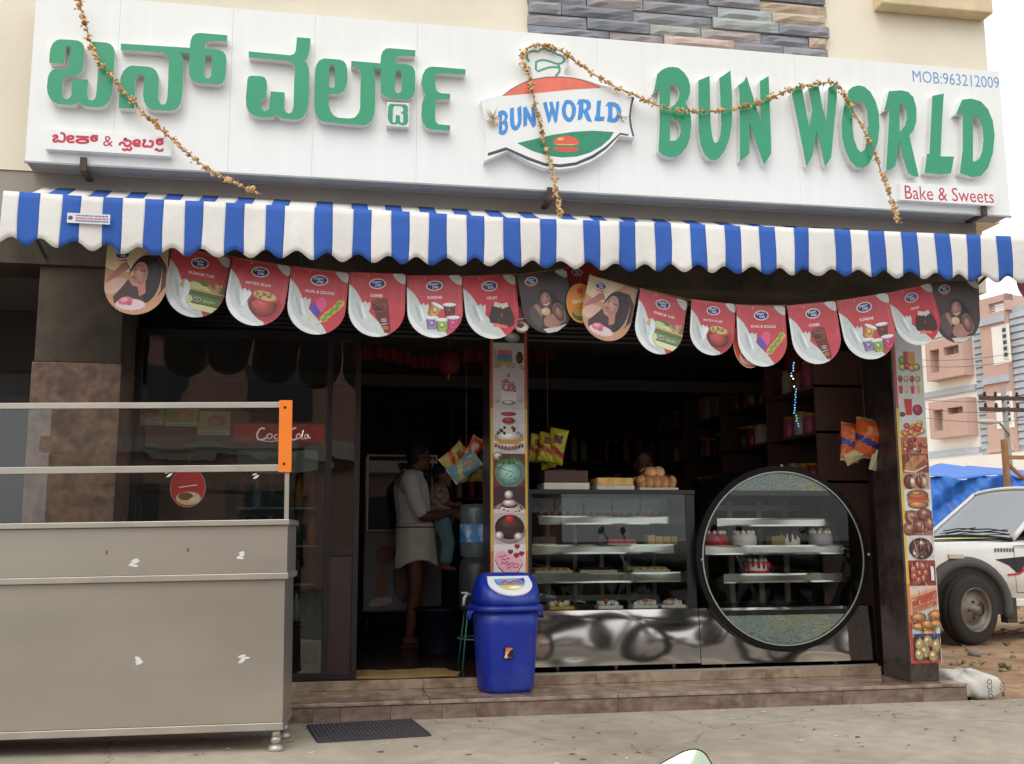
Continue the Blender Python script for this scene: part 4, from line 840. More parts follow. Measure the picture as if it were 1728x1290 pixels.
# ================================================================== STEEL CART
M_steel = mat('brushed_steel', (168, 160, 149), .36, .6, var=.07, vs=1.3, bump=.12, bs=2.2, stretch=(1, 1, 2.2)); weather(M_steel, 220, .05, 0)
M_trim = mat('steel_trim', (176, 169, 158), .4, .6, var=.1, vs=4)
M_glass = glassmat('clear_glass', (.92, .95, .94), 1.48); M_shop = glassmat('shop_glass', (.80, .83, .83), 1.75, 0, .05)
CT = thing('steel_food_cart', 'grey steel food cart with a glass upper case and orange corner plate', 'food cart', (-.222, -.81, 0), math.radians(-4.3), ry=math.radians(-.75))
CW0, CW1, CDp = -2.4, .05, .42
mb = MB(); mb.box(CW0, CW1-.015, .012, CDp, .14, .835); mb.box(CW0, CW1-.004, .004, CDp, .868, 1.105); obj('body_panel', mb, M_steel, CT, bevel=.003)
mb = MB(); mb.box(CW0, CW1-.012, .0, CDp+.01, .103, .139); mb.box(CW0, CW1+.004, -.012, CDp+.01, .836, .867); mb.box(CW0, CW1+.006, -.016, CDp+.02, 1.106, 1.134); obj('trim', mb, M_trim, CT, bevel=.003)
mb = MB()
for y in (.0,):
    mb.box(CW0, CW1-.002, y, y+.018, 1.705, 1.735); mb.box(CW0, CW1-.002, y, y+.018, 1.378, 1.412)
    mb.box(CW1-.022, CW1, y+.0005, y+.0175, 1.135, 1.7045); mb.box(CW0, CW0+.02, y+.0005, y+.0175, 1.135, 1.7045)
obj('glass_frame', mb, M_trim, CT, bevel=.002)
for (z0, z1) in ((1.136, 1.377), (1.413, 1.704)):
    mb = MB(); mb.box(CW0+.02, CW1-.023, .006, .010, z0, z1); obj('pane', mb, M_glass, CT)
mb = MB(); mb.add([(CW1-.01, .019, 1.136), (CW1-.01, CDp-.02, 1.136), (CW1-.01, .019, 1.704)], [(0, 1, 2)]); obj('pane', mb, M_glass, CT)
M_or = mat('orange_plate', (236, 124, 26), .45, var=.05)
mb = MB(); mb.box(CW1-.054, CW1+.012, -.012, -.001, 1.372, 1.742); o = obj('corner_plate', mb, M_or, CT, bevel=.002)
for z in (1.415, 1.705):
    mb = MB(); mb.lathe([(.006, 0), (.007, .002), (.005, .004)], 10, M=Matrix.Translation((CW1-.025, -.0125, z)) @ Matrix.Rotation(PI/2, 4, 'X')); obj('screw', mb, mat('screw_dark', (50, 40, 36), .5, .6), o)
for x in (0.0, -2.3):
    for y in (.04, CDp-.04):
        mb = MB(); mb.tube([(x, y, .102), (x, y, .06)], .022, 10); mb.lathe([(.02, .035), (.026, .045), (.026, .062), (.018, .07)], 12, (x, y, 0)); mb.lathe([(.04, .0), (.042, .01), (.036, .026), (.02, .034)], 14, (x, y, 0)); obj('leg', mb, M_trim, CT)
R_ = random.Random(5)
pr = Print()
def cartpx(a, b):
    Mi = wm(CT).inverted(); o_ = Mi @ CAM; d_ = (Mi.to_3x3() @ ray(a, b)); t_ = (.003-o_.y)/d_.y; q = o_+d_*t_; return q.x, q.z
def mark(pr, Yq, nm): obj(nm, pr.mb((0, Yq, 0), (1, 0, 0), (0, 0, 1), (0, -1, 0)), PM(), CT, recalc=False, kind='stuff')
for (a, b) in ((226, 950), (408, 937), (230, 1115), (410, 1112)):
    u, v = cartpx(a, b); pr = Print()
    for k in range(4): pr.ell((224, 222, 216), u+R_.uniform(-.012, .012), v+.012-.009*k, .018*R_.uniform(.7, 1.2), .006, R_.uniform(-.2, .5), 9)
    mark(pr, .003 if b < 1000 else .011, 'paint_mark')
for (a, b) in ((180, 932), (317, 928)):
    u, v = cartpx(a, b); pr = Print(); pr.ell((92, 84, 74), u, v, .005, .012, 0, 9); pr.ell((120, 112, 100), u, v+.002, .003, .006, 0, 8); mark(pr, .003, 'dent_shading')  # flat dark ovals drawn for the shading of small dents
pr = Print()
for (a, b) in ((286, 801), (431, 804)):
    u, v = cartpx(a, b); pr = Print()
    for k in range(3): pr.ell((210, 210, 206), u+R_.uniform(-.012, .012), v+.01-.009*k, .013, .004, .3, 9)
    mark(pr, .005, 'paint_mark')
# ================================================================== BIN
M_bin = mat('blue_plastic', (20, 44, 146), .36, var=.12, vs=5, spec=.45, c2=(40, 58, 146), cs=4, bump=.05, bs=30); M_flap = mat('white_plastic', (226, 226, 232), .35, var=.04)
bc = SZ(858, 1172, .107); BN = thing('waste_bin', 'blue plastic swing-lid waste bin on the granite step', 'waste bin', (bc.x+.012, bc.y+.175, .107), math.radians(8))
def sq(r, z, n=40, e=3.2, sx=1.0, sy=.92):
    o = []
    for i in range(n):
        t = 2*PI*i/n; c_, s_ = math.cos(t), math.sin(t); k = (abs(c_)**e+abs(s_)**e)**(-1/e); o.append((r*k*c_*sx, r*k*s_*sy, z))
    return o
def loft(mb, rings, mi=0, capb=True, capt=True, sm=True):
    n = len(rings[0]); vs = [p for r in rings for p in r]; k = len(rings)
    fs = [(i*n+j, i*n+(j+1) % n, (i+1)*n+(j+1) % n, (i+1)*n+j) for i in range(k-1) for j in range(n)]
    if capb: fs.append(tuple(range(n))[::-1])
    if capt: fs.append(tuple(range((k-1)*n, k*n)))
    mb.add(vs, fs, mi, sm); return mb
mb = MB(); loft(mb, [sq(.13, 0), sq(.158, .006), sq(.166, .03), sq(.178, .2), sq(.19, .4), sq(.198, .495)]); obj('body', mb, M_bin, BN)
mb = MB(); loft(mb, [sq(.205, .485), sq(.222, .488), sq(.226, .5), sq(.222, .515), sq(.208, .52)]); obj('rim', mb, M_bin, BN)
# lid: swollen dome cut by a sloping face at the front
pn = Vector((0, -.62, .785)).normalized(); pd = pn.dot(Vector((0, -.19, .575)))
def cut(p):
    p = Vector(p); e = pn.dot(p)-pd
    if e > 0: p = Vector((p.x, p.y-e/pn.y, p.z))
    return tuple(p)
rings = [[cut(q) for q in sq(r, z, 64, 2.7, 1, .95)] for r, z in ((.205, .52), (.205, .56), (.2, .6), (.192, .64), (.182, .67), (.168, .695), (.15, .708), (.13, .714))]
mb = MB(); loft(mb, rings); obj('lid', mb, M_bin, BN)
ux = Vector((1, 0, 0)); uv = Vector((0, .785, .62)); fc = Vector((0, -.19, .575))+uv*.085
fo = [(-.135, .098), (.135, .098)]+[(.142*math.cos(t), .035-.115*math.sin(t)) for t in [PI*i/16 for i in range(17)]]
def smx(p, q): return p
mb = MB(); mb.prism(fo, [], lambda u, v, d: fc+ux*u+uv*v+pn*d, .009, -.004); o = obj('swing_flap', mb, M_flap, BN, bevel=.003)
pr = Print(); st = [(-.095, .07), (.1, .075)]+[(.098*math.cos(t), .05-.085*math.sin(t)) for t in [PI*i/12 for i in range(13)]]
pr.poly((92, 150, 206), st); pr.poly((226, 196, 84), [(u*.97, min(v, .012)) for u, v in st]); pr.poly((120, 176, 222), [(-.09, .068), (.05, .07), (.04, .03), (-.07, .03)]); pr.stroke((214, 70, 80), [(-.06, .035), (-.03, .05), (0, .03), (.03, .05), (.07, .035)], .018); pr.ell((250, 240, 200), .02, -.01, .04, .012); pr.poly((40, 60, 130), [(.075, .072), (.1, .074), (.098, .04), (.085, .045)])
obj('sticker', pr.mb(fc+pn*.0095, ux, uv, pn), PM(), o, recalc=False)
pr = Print(); pr.rect((26, 22, 36), -.028, -.036, .028, .036); pr.poly((226, 96, 84), [(-.02, .034), (.027, .032), (.02, .018), (-.015, .02)])
for k in range(3): pr.stroke((228, 178, 120), [(-.015+.012*k, .022), (-.02+.004*k, -.01), (-.008, -.028)], .006)
pr.ell((232, 190, 130), -.016, -.02, .012, .009); pr.rect((90, 92, 120), .0, -.028, .022, -.022)
obj('sticker', pr.mb((-.035, -.1745, .24), (1, -.0, 0), (0, -.04, 1), (0, -1, 0)), PM(), BN, recalc=False)
for s_ in (-1, 1):
    mb = MB(); mb.tube([(s_*.2, -.03, .492), (s_*.232, -.03, .475), (s_*.238, -.03, .44), (s_*.232, .03, .44), (s_*.226, .04, .475), (s_*.2, .04, .492)], .009, 8); obj('handle', mb, M_bin, BN)
# ================================================================== MATS
g = [SZ(*q, .0) for q in ((535, 1255), (728, 1243), (716, 1212), (533, 1224))]
MT = thing('rubber_mat', 'black ribbed rubber mat on the concrete below the doorway', 'door mat', ((g[0].x+g[1].x)/2, -.3, 0), 0)
mb = MB(); a = math.atan2(g[1].y-g[0].y, g[1].x-g[0].x); Wm = (g[1]-g[0]).length
Mm = Matrix.Translation((g[0].x, g[0].y, 0)) @ Matrix.Rotation(a, 4, 'Z')
mb.box(0, Wm, 0, .50, .0015, .009, M=Mm); obj('mat_base', mb, mat('black_rubber', (62, 58, 62), .8, var=.15), MT, world=True)
mb = MB()
for i in range(27): x = .01+(Wm-.02)*i/26; mb.box(x-.005, x+.005, .004, .496, .009, .016, M=Mm)
for j in range(9): y = .02+.46*j/8; mb.box(.004, Wm-.004, y-.006, y+.006, .009, .0145, M=Mm)
obj('ribs', mb, mat('black_rubber2', (70, 66, 70), .8), MT, world=True, kind='stuff')
q0 = SZ(665, 1137, .166); mb = MB()
def fn(u, v):
    x = (u-.5)*.78; y = (v-.5)*.42; return (q0.x+x+.03*math.sin(v*5), q0.y+y+.02*math.sin(u*9), .168+.012*math.sin(u*13+v*4)**2*math.sin(v*6)**2)
mb.grid(fn, 24, 12); o = obj('floor_cloth', mb, mat('jute_cloth', (150, 118, 70), .95, bump=.4, bs=50), label='crumpled yellow-brown sack cloth lying inside the doorway', cat='floor cloth', recalc=False); o.modifiers.new('t', 'SOLIDIFY').thickness = .004
# ================================================================== SHOP GLASS FRONT
YG2 = .56
f1, f2 = SY(554, 800, YG2).x, SY(602, 800, YG2).x
GF = thing('shop_window', 'dark framed shop window beside the doorway, reflecting the street', 'shop window', (-.6, YG2, .165))
mb = MB()
for x0, x1 in ((-1.203, -1.165), (f1-.018, f1+.018), (f2-.018, f2+.018)): mb.box(x0, x1, YG2-.02, YG2+.02, .1655, 2.37)
for x0, x1 in ((-1.1645, f1-.0185), (f1+.0185, f2-.0185)): mb.box(x0, x1, YG2-.02, YG2+.02, .1655, .205); mb.box(x0, x1, YG2-.02, YG2+.02, 2.33, 2.37)
mb.box(f1+.0185, f2-.0185, YG2-.018, YG2+.018, .93, .97)
obj('frame', mb, M_alu, GF, world=True, bevel=.002)
mb = MB(); mb.box(-1.1645, f1-.0185, YG2-.003, YG2+.003, .206, 2.329); obj('pane', mb, M_shop, GF, world=True)
mb = MB(); mb.box(f1+.0185, f2-.0185, YG2-.003, YG2+.003, .971, 2.329); obj('pane', mb, M_shop, GF, world=True)
mb = MB(); mb.box(f1+.0185, f2-.0185, YG2-.006, YG2+.006, .206, .929); obj('lower_panel', mb, mat('maroon_panel', (46, 28, 28), .4), GF, world=True)
def flyer(x0, y0, x1, y1, cols, label):
    a, b = SY(x0, y0, YG2+.006), SY(x1, y1, YG2+.006); W, H = b.x-a.x, a.z-b.z
    pr = Print(); pr.rect((206, 208, 196), 0, 0, W, H); pr.rect(cols[0], 0, H*.2, W, H); pr.ell(cols[1], W*.6, H*.62, W*.28, H*.25); pr.ell(cols[2], W*.5, H*.5, W*.16, H*.16); pr.rect((226, 226, 214), W*.05, H*.03, W*.95, H*.17)
    for k in range(7): pr.rect((120, 120, 116), W*(.08+.12*k), H*.07, W*(.16+.12*k), H*.11)
    t = thing('flyer', label, 'flyer', (a.x, YG2+.006, b.z), group='flyers on the shop window')
    mb = MB(); mb.box(a.x, b.x, YG2+.0062, YG2+.0068, b.z, a.z); obj('sheet', mb, M_cardback, t, world=True)
    obj('print', pr.mb((a.x, YG2+.0062, b.z), (1, 0, 0), (0, 0, 1), (0, -1, 0)), PM(), t, world=True, recalc=False)
flyer(220, 684, 276, 718, [(196, 196, 150), (176, 112, 80), (206, 150, 90)], 'white and tan price flyer stuck on the shop window')
flyer(279, 686, 336, 720, [(176, 190, 70), (206, 120, 80), (226, 160, 70)], 'lime green price flyer stuck on the shop window')
flyer(334, 694, 388, 735, [(190, 196, 110), (170, 120, 90), (190, 150, 100)], 'pale yellow price flyer hanging lowest on the shop window')
flyer(195, 684, 210, 716, [(186, 186, 60), (150, 150, 70), (196, 196, 90)], 'narrow yellow flyer stuck at the edge of the shop window')
roundcard(317, 823, 29, 33, YG2-.012, [(196, 44, 46), (226, 200, 150), (128, 72, 46), (232, 214, 180), (244, 232, 210)], 'round red and cream wafer sticker hanging in the shop window', '')
# ================================================================== COLA FRIDGE
FY = 1.35; fa = SY(392, 716, FY); fb = SY(549, 749, FY); fx0, fx1 = fa.x, fb.x
FR = thing('drinks_fridge', 'tall black drinks fridge with a lit red cola header and glass door', 'fridge', ((fx0+fx1)/2, FY, .165))
M_blk = mat('black_gloss', (22, 20, 22), .3, var=.05)
zt_, zh = SY(480, 716, FY).z, SY(480, 749, FY).z
mb = MB(); mb.box(fx0, fx0+.03, FY+.02, FY+.6, .166, zh); mb.box(fx1-.03, fx1, FY+.02, FY+.6, .166, zh); mb.box(fx0, fx1, FY+.6, FY+.64, .166, zh); mb.box(fx0+.03, fx1-.03, FY+.02, FY+.6, .166, .42); mb.box(fx0, fx1, FY+.02, FY+.64, zh, zt_+.01); obj('cabinet', mb, M_blk, FR, world=True, bevel=.003)
mb = MB(); mb.box(fx0+.01, fx1-.008, FY-.005, FY+.019, zh+.012, zt_); 
hd = obj('header', mb, emat('red_header', (186, 14, 22), .14), FR, world=True, bevel=.006)
pr = Print()
def hp_(x, y): q = SY(x, y, FY-.006); return (q.x, q.z)
WHT = (240, 232, 228)
for pth, w_ in (([(447,724),(441,722),(435,729),(433,737),(437,743),(445,742),(450,738)], .012), ([(455,732),(450,735),(452,741),(458,740),(460,734),(455,732)], .008), ([(468,733),(463,735),(463,741),(469,741)], .008), ([(476,733),(471,735),(471,741),(476,740),(477,732),(479,741),(482,739)], .008),
   ([(483,735),(488,734)], .006), ([(500,722),(493,724),(489,732),(490,741),(497,743),(501,739)], .011), ([(504,732),(500,735),(501,741),(506,740),(507,734),(504,732)], .008), ([(509,738),(513,722),(508,741),(512,741)], .007), ([(519,733),(514,735),(514,741),(519,740),(520,732),(521,741),(524,738)], .008), ([(436,741),(450,746),(470,744)], .005)):
    pr.stroke(WHT, [hp_(*q) for q in pth], w_, sm=2)
obj('lettering', pr.mb((0, FY-.0055, 0), (1, 0, 0), (0, 0, 1), (0, -1, 0)), emat('header_letters', (236, 226, 220), .5), hd, world=True, recalc=False)
mb = MB(); mb.box(fx0+.012, fx0+.045, FY-.004, FY+.015, .43, zh); mb.box(fx1-.045, fx1-.012, FY-.004, FY+.015, .43, zh); mb.box(fx0+.0455, fx1-.0455, FY-.004, FY+.015, .43, .47); mb.box(fx0+.0455, fx1-.0455, FY-.004, FY+.015, zh-.04, zh)
dr = obj('door', mb, M_blk, FR, world=True, bevel=.002)
mb = MB(); mb.box(fx0+.046, fx1-.046, FY+.004, FY+.008, .471, zh-.041); obj('door_glass', mb, M_glass, dr, world=True)
mb = MB(); zz = SY(500, 800, FY).z
mb.grid(lambda u, v: (fx0+.048+(fx1-fx0-.096)*u, FY+.02, zh-.045-(zh-.045-zz)*v*(.8+.2*math.sin(u*3.1))), 12, 3); obj('inner_card', mb, mat('pale_card', (196, 206, 196), .6), FR, world=True, recalc=False)
bot_cols = [(60, 24, 22), (46, 80, 50), (196, 120, 40), (170, 30, 34), (190, 196, 190)]
for sh in range(4):
    z0 = .44+.27*sh; mb = MB(); mb.box(fx0+.031, fx1-.031, FY+.06, FY+.55, z0, z0+.012); obj('shelf', mb, M_trim, FR, world=True)
    for k in range(6):
        x = fx0+.08+(fx1-fx0-.16)*k/5; c_ = bot_cols[(k+sh) % 5]
        mb = MB(); mb.lathe([(.028, 0), (.032, .01), (.031, .12), (.03, .13), (.013, .185), (.013, .2)], 10, (x, FY+.12, z0+.0121)); mb.lathe([(.0145, .2), (.0145, .218)], 8, (x, FY+.12, z0+.0122), mi=1)
        obj('bottle', mb, [mat('drink_%d' % ((k+sh) % 5), c_, .15), mat('cap_red', (180, 40, 40), .4)], label='soft drink bottle on a fridge shelf behind glass', cat='bottle', group='bottles in the fridge')
# ================================================================== DISPLAY CASES
M_mir = bpy.data.materials.new('wavy_mirror_steel'); M_mir.use_nodes = True
b = M_mir.node_tree.nodes['Principled BSDF']; b.inputs['Base Color'].default_value = (.62, .58, .53, 1); b.inputs['Metallic'].default_value = 1; b.inputs['Roughness'].default_value = .06
M_strip = bpy.data.materials.new('polished_strip'); M_strip.use_nodes = True
b = M_strip.node_tree.nodes['Principled BSDF']; b.inputs['Base Color'].default_value = (.46, .44, .39, 1); b.inputs['Metallic'].default_value = 1; b.inputs['Roughness'].default_value = .14
M_frame = mat('grey_frame', (176, 170, 152), .5, .1)
DY = .5
cx0 = CP1+.012; cxs = SY(1181, 1080, DY).x; cx1 = RP0-.008
zb0 = SY(1100, 1121, DY).z; zst = SY(1050, 1028, DY).z; ztp = SY(1030, 827, DY+.05).z
DC = thing('pastry_case', 'rectangular glass pastry display case with a mirror steel base', 'display case', ((cx0+cxs)/2, DY, .165))
def wavy(x0, x1, z0, z1, y, seed, amp=.0007, tilt=0, bow=0):
    mb = MB(); R2 = random.Random(seed); ph = [R2.random()*6 for _ in range(8)]
    def fn(u, v):
        x = x0+(x1-x0)*u; z = z0+(z1-z0)*v
        e = min(u, 1-u, v, 1-v)*6; e = min(1, e)
        h = math.sin(x*7+ph[0]+2.2*math.sin(z*5+ph[1]))+.8*math.sin(z*11+ph[2]+2*math.sin(x*4+ph[3]))+.45*math.sin(x*15+z*8+ph[4])
        return (x, y-amp*h*e+tilt*v-bow*4*v*(1-v), z)
    mb.grid(fn, 60, 24); return mb
mb = MB(); mb.box(cx0, cxs-.004, DY+.012, DY+.68, zb0, zst-.004); mb.box(cx0, cx0+.02, DY+.012, DY+.68, zst-.004, ztp-.03); mb.box(cxs-.07, cxs-.004, DY+.012, DY+.68, zst-.004, ztp-.03); mb.box(cx0, cxs-.004, DY+.0, DY+.7, ztp-.03, ztp); obj('cabinet', mb, M_blk, DC, world=True, bevel=.003)
obj('steel_panel', wavy(cx0+.001, cxs-.003, zb0, zst-.006, DY-.012, 3, tilt=.018, bow=.0017), M_mir, DC, world=True, recalc=False)
mb = MB(); mb.box(cx0+.021, cxs-.071, DY+.013, DY+.018, zst-.003, ztp-.031); obj('front_glass', mb, M_glass, DC, world=True)
def strip(par, x0, x1, y0, y1, Y, depth, seed):
    a, b = SY(x0, y0, Y), SY(x1, y1, Y)
    mb = wavy(a.x, b.x, b.z, a.z, Y, seed, .0022); obj('shelf_strip', mb, M_strip, par, world=True, recalc=False)
    mb = MB(); mb.box(a.x, b.x, Y+.003, Y+depth, a.z-.018, a.z-.006); obj('shelf', mb, M_glass, par, world=True); return a.z-.006
YSH = (.70, .64, .58)
s1 = strip(DC, 909, 1146, 871, 885, YSH[0], .3, 11); s2 = strip(DC, 897, 1154, 920, 934, YSH[1], .42, 12); s3 = strip(DC, 897, 1160, 968, 982, YSH[2], .5, 13)
mb = MB()
yb = DY+.62
for k in range(6): x = cx0+.06+(cxs-cx0-.16)*k/5; mb.box(x-.014, x+.014, yb, yb+.02, zst+.0, ztp-.032)
mb.box(cx0+.021, cxs-.071, yb-.012, yb-.001, zst+.02, zst+.06); mb.box(cx0+.021, cxs-.071, yb-.012, yb-.001, ztp-.08, ztp-.033); obj('rear_door_frame', mb, M_frame, DC, world=True)
drawer_m = mat('drawer_plastic', (150, 160, 164), .3, var=.05); drawer_m.node_tree.nodes['Principled BSDF'].inputs['Alpha'].default_value = .38
# clear drawers in the top tier
for k in range(5):
    x0_ = cx0+.03+(cxs-cx0-.13)*k/5; x1_ = x0_+(cxs-cx0-.13)/5-.012
    mb = MB(); mb.box(x0_, x1_, .76, .762, s1+.03, ztp-.05); mb.box(x0_, x1_, .763, 1.0, s1+.03, s1+.034); mb.box(x0_, x1_, .755, .759, ztp-.062, ztp-.05); obj('clear_drawer', mb, drawer_m, DC, world=True)
for k in range(3):
    x = cx0+.2+k*.4; mb = MB(); mb.tube([(x, DY+.1, .166), (x, DY+.1, zb0)], .014, 8); obj('leg', mb, M_trim, DC, world=True)
# food in the case
M_sp = mat('sponge', (214, 174, 104), .9, var=.2, vs=30, bump=.3, bs=60); M_ch = mat('chocolate', (70, 40, 34), .5, var=.2); M_cr = mat('cream_icing', (236, 226, 214), .5, var=.05); M_ri = mat('red_icing', (190, 34, 46), .35, var=.1); M_bi = mat('orange_biscuit', (196, 132, 66), .8, var=.2)
def slab(nm, label, x, y, z, sx, sy, sz, m_, grp=None, cat='pastry', top=None):
    t = thing(nm, label, cat, (x, y, z), group=grp)
    mb = MB(); mb.grid(lambda u, v: (sx*(u-.5), sy*(v-.5), sz*(1+.06*math.sin(u*9+x*30)*math.cos(v*7))), 8, 6); k = len(mb.v)
    mb.box(-sx/2, sx/2, -sy/2, sy/2, 0, sz*.97); obj('cake', mb, m_, t, bevel=.003)
    if top: mb = MB(); mb.box(-sx/2-.006, sx/2+.006, -sy/2-.006, sy/2+.006, -.012, -.0005); obj('tray', mb, top, t, bevel=.002); t.location.z += .012
    return t
def xz(pxx, pyy, Y): q = SY(pxx, pyy, Y); return q.x
for k in range(4): slab('sponge_square', 'golden sponge square in a row on the middle shelf', xz(1098+13*k, 915, .72), .74, s2+.001, .05, .09, .06+.008*(k == 0), M_sp, 'sponge squares on the middle shelf')
for k in range(0): slab('bread_slice', 'toasted bread block on the upper shelf', xz(1035+20*k, 868, .78), .8, s1+.001, .075, .06, .035, M_bi, 'bread blocks on the upper shelf')
slab('brownie_tray', 'dark brownie slab on a white tray in the pastry case', xz(915, 915, .75), .78, s2+.001, .16, .2, .05, M_ch, top=M_cr)
slab('bun_tray', 'red jam tart slab on a white tray in the pastry case', xz(1045, 915, .75), .78, s2+.001, .2, .2, .03, M_ri, top=M_cr)
def pastry(x, y, z, m_, label, i):
    t = thing('cream_pastry', label, 'pastry', (x, y, z), group='cream pastries on the bottom shelf'); R2 = random.Random(i)
    mb = MB(); mb.box(-.085, .085, -.06, .06, 0, .022); obj('base', mb, m_, t, bevel=.004)
    mb = MB()
    for k in range(16): mb.ell((R2.uniform(-.07, .07), R2.uniform(-.05, .05), .026+R2.uniform(0, .014)), R2.uniform(.012, .022), 8, 5)
    obj('icing', mb, M_cr, t)
    mb = MB()
    for k in range(2): mb.ell((R2.uniform(-.05, .02), R2.uniform(-.05, .0), .055), .012, 8, 5)
    obj('fruit', mb, mat('orange_fruit', (206, 96, 40), .4), t)
for i, (a, m_, l_) in enumerate(((945, mat('yellow_cake', (206, 166, 40), .6), 'yellow based cream pastry on the bottom shelf'), (1027, M_cr, 'white cream pastry with orange fruit on the bottom shelf'), (1085, M_cr, 'white cream pastry with orange fruit on the bottom shelf'), (1132, M_cr, 'white cream pastry with orange fruit on the bottom shelf'))):
    pastry(xz(a, 1020, .6), .6, zst-.003, m_, l_, i)
for k, (a_, m_, l_) in enumerate(((925, M_bi, 'tray of brown biscuits on the lower shelf of the pastry case'), (1000, M_ch, 'tray of dark fudge squares on the lower shelf of the pastry case'), (1090, M_sp, 'tray of pale tea cakes on the lower shelf of the pastry case'))):
    t = thing('sweet_tray', l_, 'tray', (xz(a_+10, 965, .66), .78, s3+.001)); mb = MB(); mb.box(-.13, .13, -.12, .12, 0, .006); mb.box(-.13, .13, -.124, -.12, 0, .02); obj('tray', mb, M_trim, t)
    for i in range(5):
        for j in range(3):
            mb = MB(); mb.ell((-.1+.05*i, -.085+.07*j, .022), (.021, .028, .016), 10, 6); obj('sweet', mb, m_, t)
for k in range(4):
    t = thing('bread_tray', 'tray of glazed rolls on the upper shelf of the pastry case', 'tray', (xz(930+52*k, 868, .82), .84, s1+.001), group='roll trays on the upper shelf'); mb = MB(); mb.box(-.11, .11, -.08, .08, 0, .006); obj('tray', mb, M_trim, t)
    for i in range(4): mb = MB(); mb.ell((-.08+.053*i, -.02, .026), (.024, .06, .022), 10, 6); obj('roll', mb, M_bi, t)
# trays on top of the case
def toptray(x0, x1, yb_, h, Y, kind, label):
    a, b = SY(x0, yb_, Y).x, SY(x1, yb_, Y).x; t = thing('cake_tray', label, 'tray', ((a+b)/2, Y+.12, ztp)); W = b-a
    mb = MB(); mb.box(-W/2, W/2, -.12, .12, .001, h*.35); obj('tray', mb, mat('tray_white', (206, 198, 184), .5), t, bevel=.003)
    if kind == 'buns':
        R2 = random.Random(9)
        for r in range(2):
            for k in range(5-r*3):
                for j in range(2):
                    x = -W/2+.03+(W-.06)*(k+1.3*r)/(4); mb = MB(); mb.ell((x, -.06+.11*j, h*.35+.04+.062*r), (.034+.01*r, .055, .044+.006*R2.random()), 12, 8); obj('bun', mb, mat('baked_bun', (214, 160, 108), .5, var=.25, vs=12), t)
        mb = MB(); mb.grid(lambda u, v: ((u-.5)*W*1.06, (v-.5)*.27, h*.35+.15*math.sin(PI*max(.02, min(.98, u)))**.5*math.sin(PI*max(.02, min(.98, v)))**.5+.004*math.sin(u*40)*math.cos(v*31)), 24, 16); obj('plastic_wrap', mb, glassmat('cling_film', (.95, .95, .95), 1.3, .12), t, recalc=False)
    else:
        m_ = M_ch if kind == 'choc' else M_sp
        mb = MB(); mb.grid(lambda u, v: ((u-.5)*W*.96, (v-.5)*.22, h*(.98+.10*math.sin(u*PI)*math.sin(v*PI))), 12, 6); mb.box(-W*.48, W*.48, -.11, .11, h*.35, h*.98); obj('cake', mb, m_, t, bevel=.006)
toptray(918, 995, 821, .135, DY+.06, 'choc', 'dark chocolate slab cake on a white tray atop the pastry case'); toptray(1008, 1071, 823, .085, DY+.06, 'sponge', 'yellow sponge slab on a pale tray atop the pastry case'); toptray(1080, 1145, 824, .05, DY+.06, 'buns', 'pile of round buns wrapped in plastic atop the pastry case')
# round case
RC = SY(1321, 941, DY-.03); rr = .588
RD = thing('round_cake_case', 'round glass fronted cake case with a black ring frame', 'display case', (RC.x, DY, .165))
mb = MB(); mb.box(cxs+.004, cx1, DY+.012, DY+.68, zb0-.01, zst-.004); obj('base', mb, M_blk, RD, world=True)
obj('steel_panel', wavy(cxs+.002, cx1-.002, zb0-.01, zst-.006, DY-.012, 8, tilt=.018, bow=.0017), M_mir, RD, world=True, recalc=False)
def ring(r0, r1, y0, y1, n=64, c=None):
    mb = MB(); c = c or RC
    vs = []
    for r, y in ((r0, y0), (r1, y0), (r1, y1), (r0, y1)): vs += [(c.x+r*math.cos(2*PI*i/n), y, c.z+r*math.sin(2*PI*i/n)) for i in range(n)]
    fs = [(k*n+i, k*n+(i+1) % n, ((k+1) % 4)*n+(i+1) % n, ((k+1) % 4)*n+i) for k in range(4) for i in range(n)]
    mb.add(vs, fs, 0, False); return mb
o = obj('ring_frame', ring(rr-.01, rr+.036, DY-.05, DY+.6), mat('ring_black', (13, 12, 13), .5, var=.05, spec=.2), RD, world=True, bevel=.004)
obj('chrome_ring', ring(rr-.012, rr-.004, DY-.056, DY-.0505), M_trim, RD, world=True)
mb = MB(); n = 64; mb.add([(RC.x+(rr-.011)*math.cos(2*PI*i/n), DY-.045, RC.z+(rr-.011)*math.sin(2*PI*i/n)) for i in range(n)], [tuple(range(n))]); obj('disc_glass', mb, M_glass, RD, world=True)
for (a, b) in ((1319, 786), (1185, 945), (1466, 936)):
    q = SY(a, b, DY-.055); mb = MB(); mb.ell((q.x, DY-.054, q.z), .011, 10, 6); obj('bolt', mb, M_trim, RD, world=True)
# glitter film segments top and bottom
M_hol = bpy.data.materials.new('glitter_film'); M_hol.use_nodes = True; n_ = M_hol.node_tree; b = n_.nodes['Principled BSDF']
tc = n_.nodes.new('ShaderNodeTexCoord'); vo = n_.nodes.new('ShaderNodeTexVoronoi'); vo.inputs['Scale'].default_value = 75; n_.links.new(tc.outputs['Object'], vo.inputs[0])
no = n_.nodes.new('ShaderNodeTexNoise'); no.inputs['Scale'].default_value = 3.5; n_.links.new(tc.outputs['Object'], no.inputs[0])
cr = n_.nodes.new('ShaderNodeValToRGB'); cr.color_ramp.elements[0].color = (.50, .58, .56, 1); cr.color_ramp.elements[1].color = (.70, .68, .40, 1); cr.color_ramp.elements[0].position = .4; cr.color_ramp.elements[1].position = .62
n_.links.new(no.outputs[0], cr.inputs[0]); n_.links.new(cr.outputs[0], b.inputs['Base Color']); b.inputs['Metallic'].default_value = .1; b.inputs['Roughness'].default_value = .35
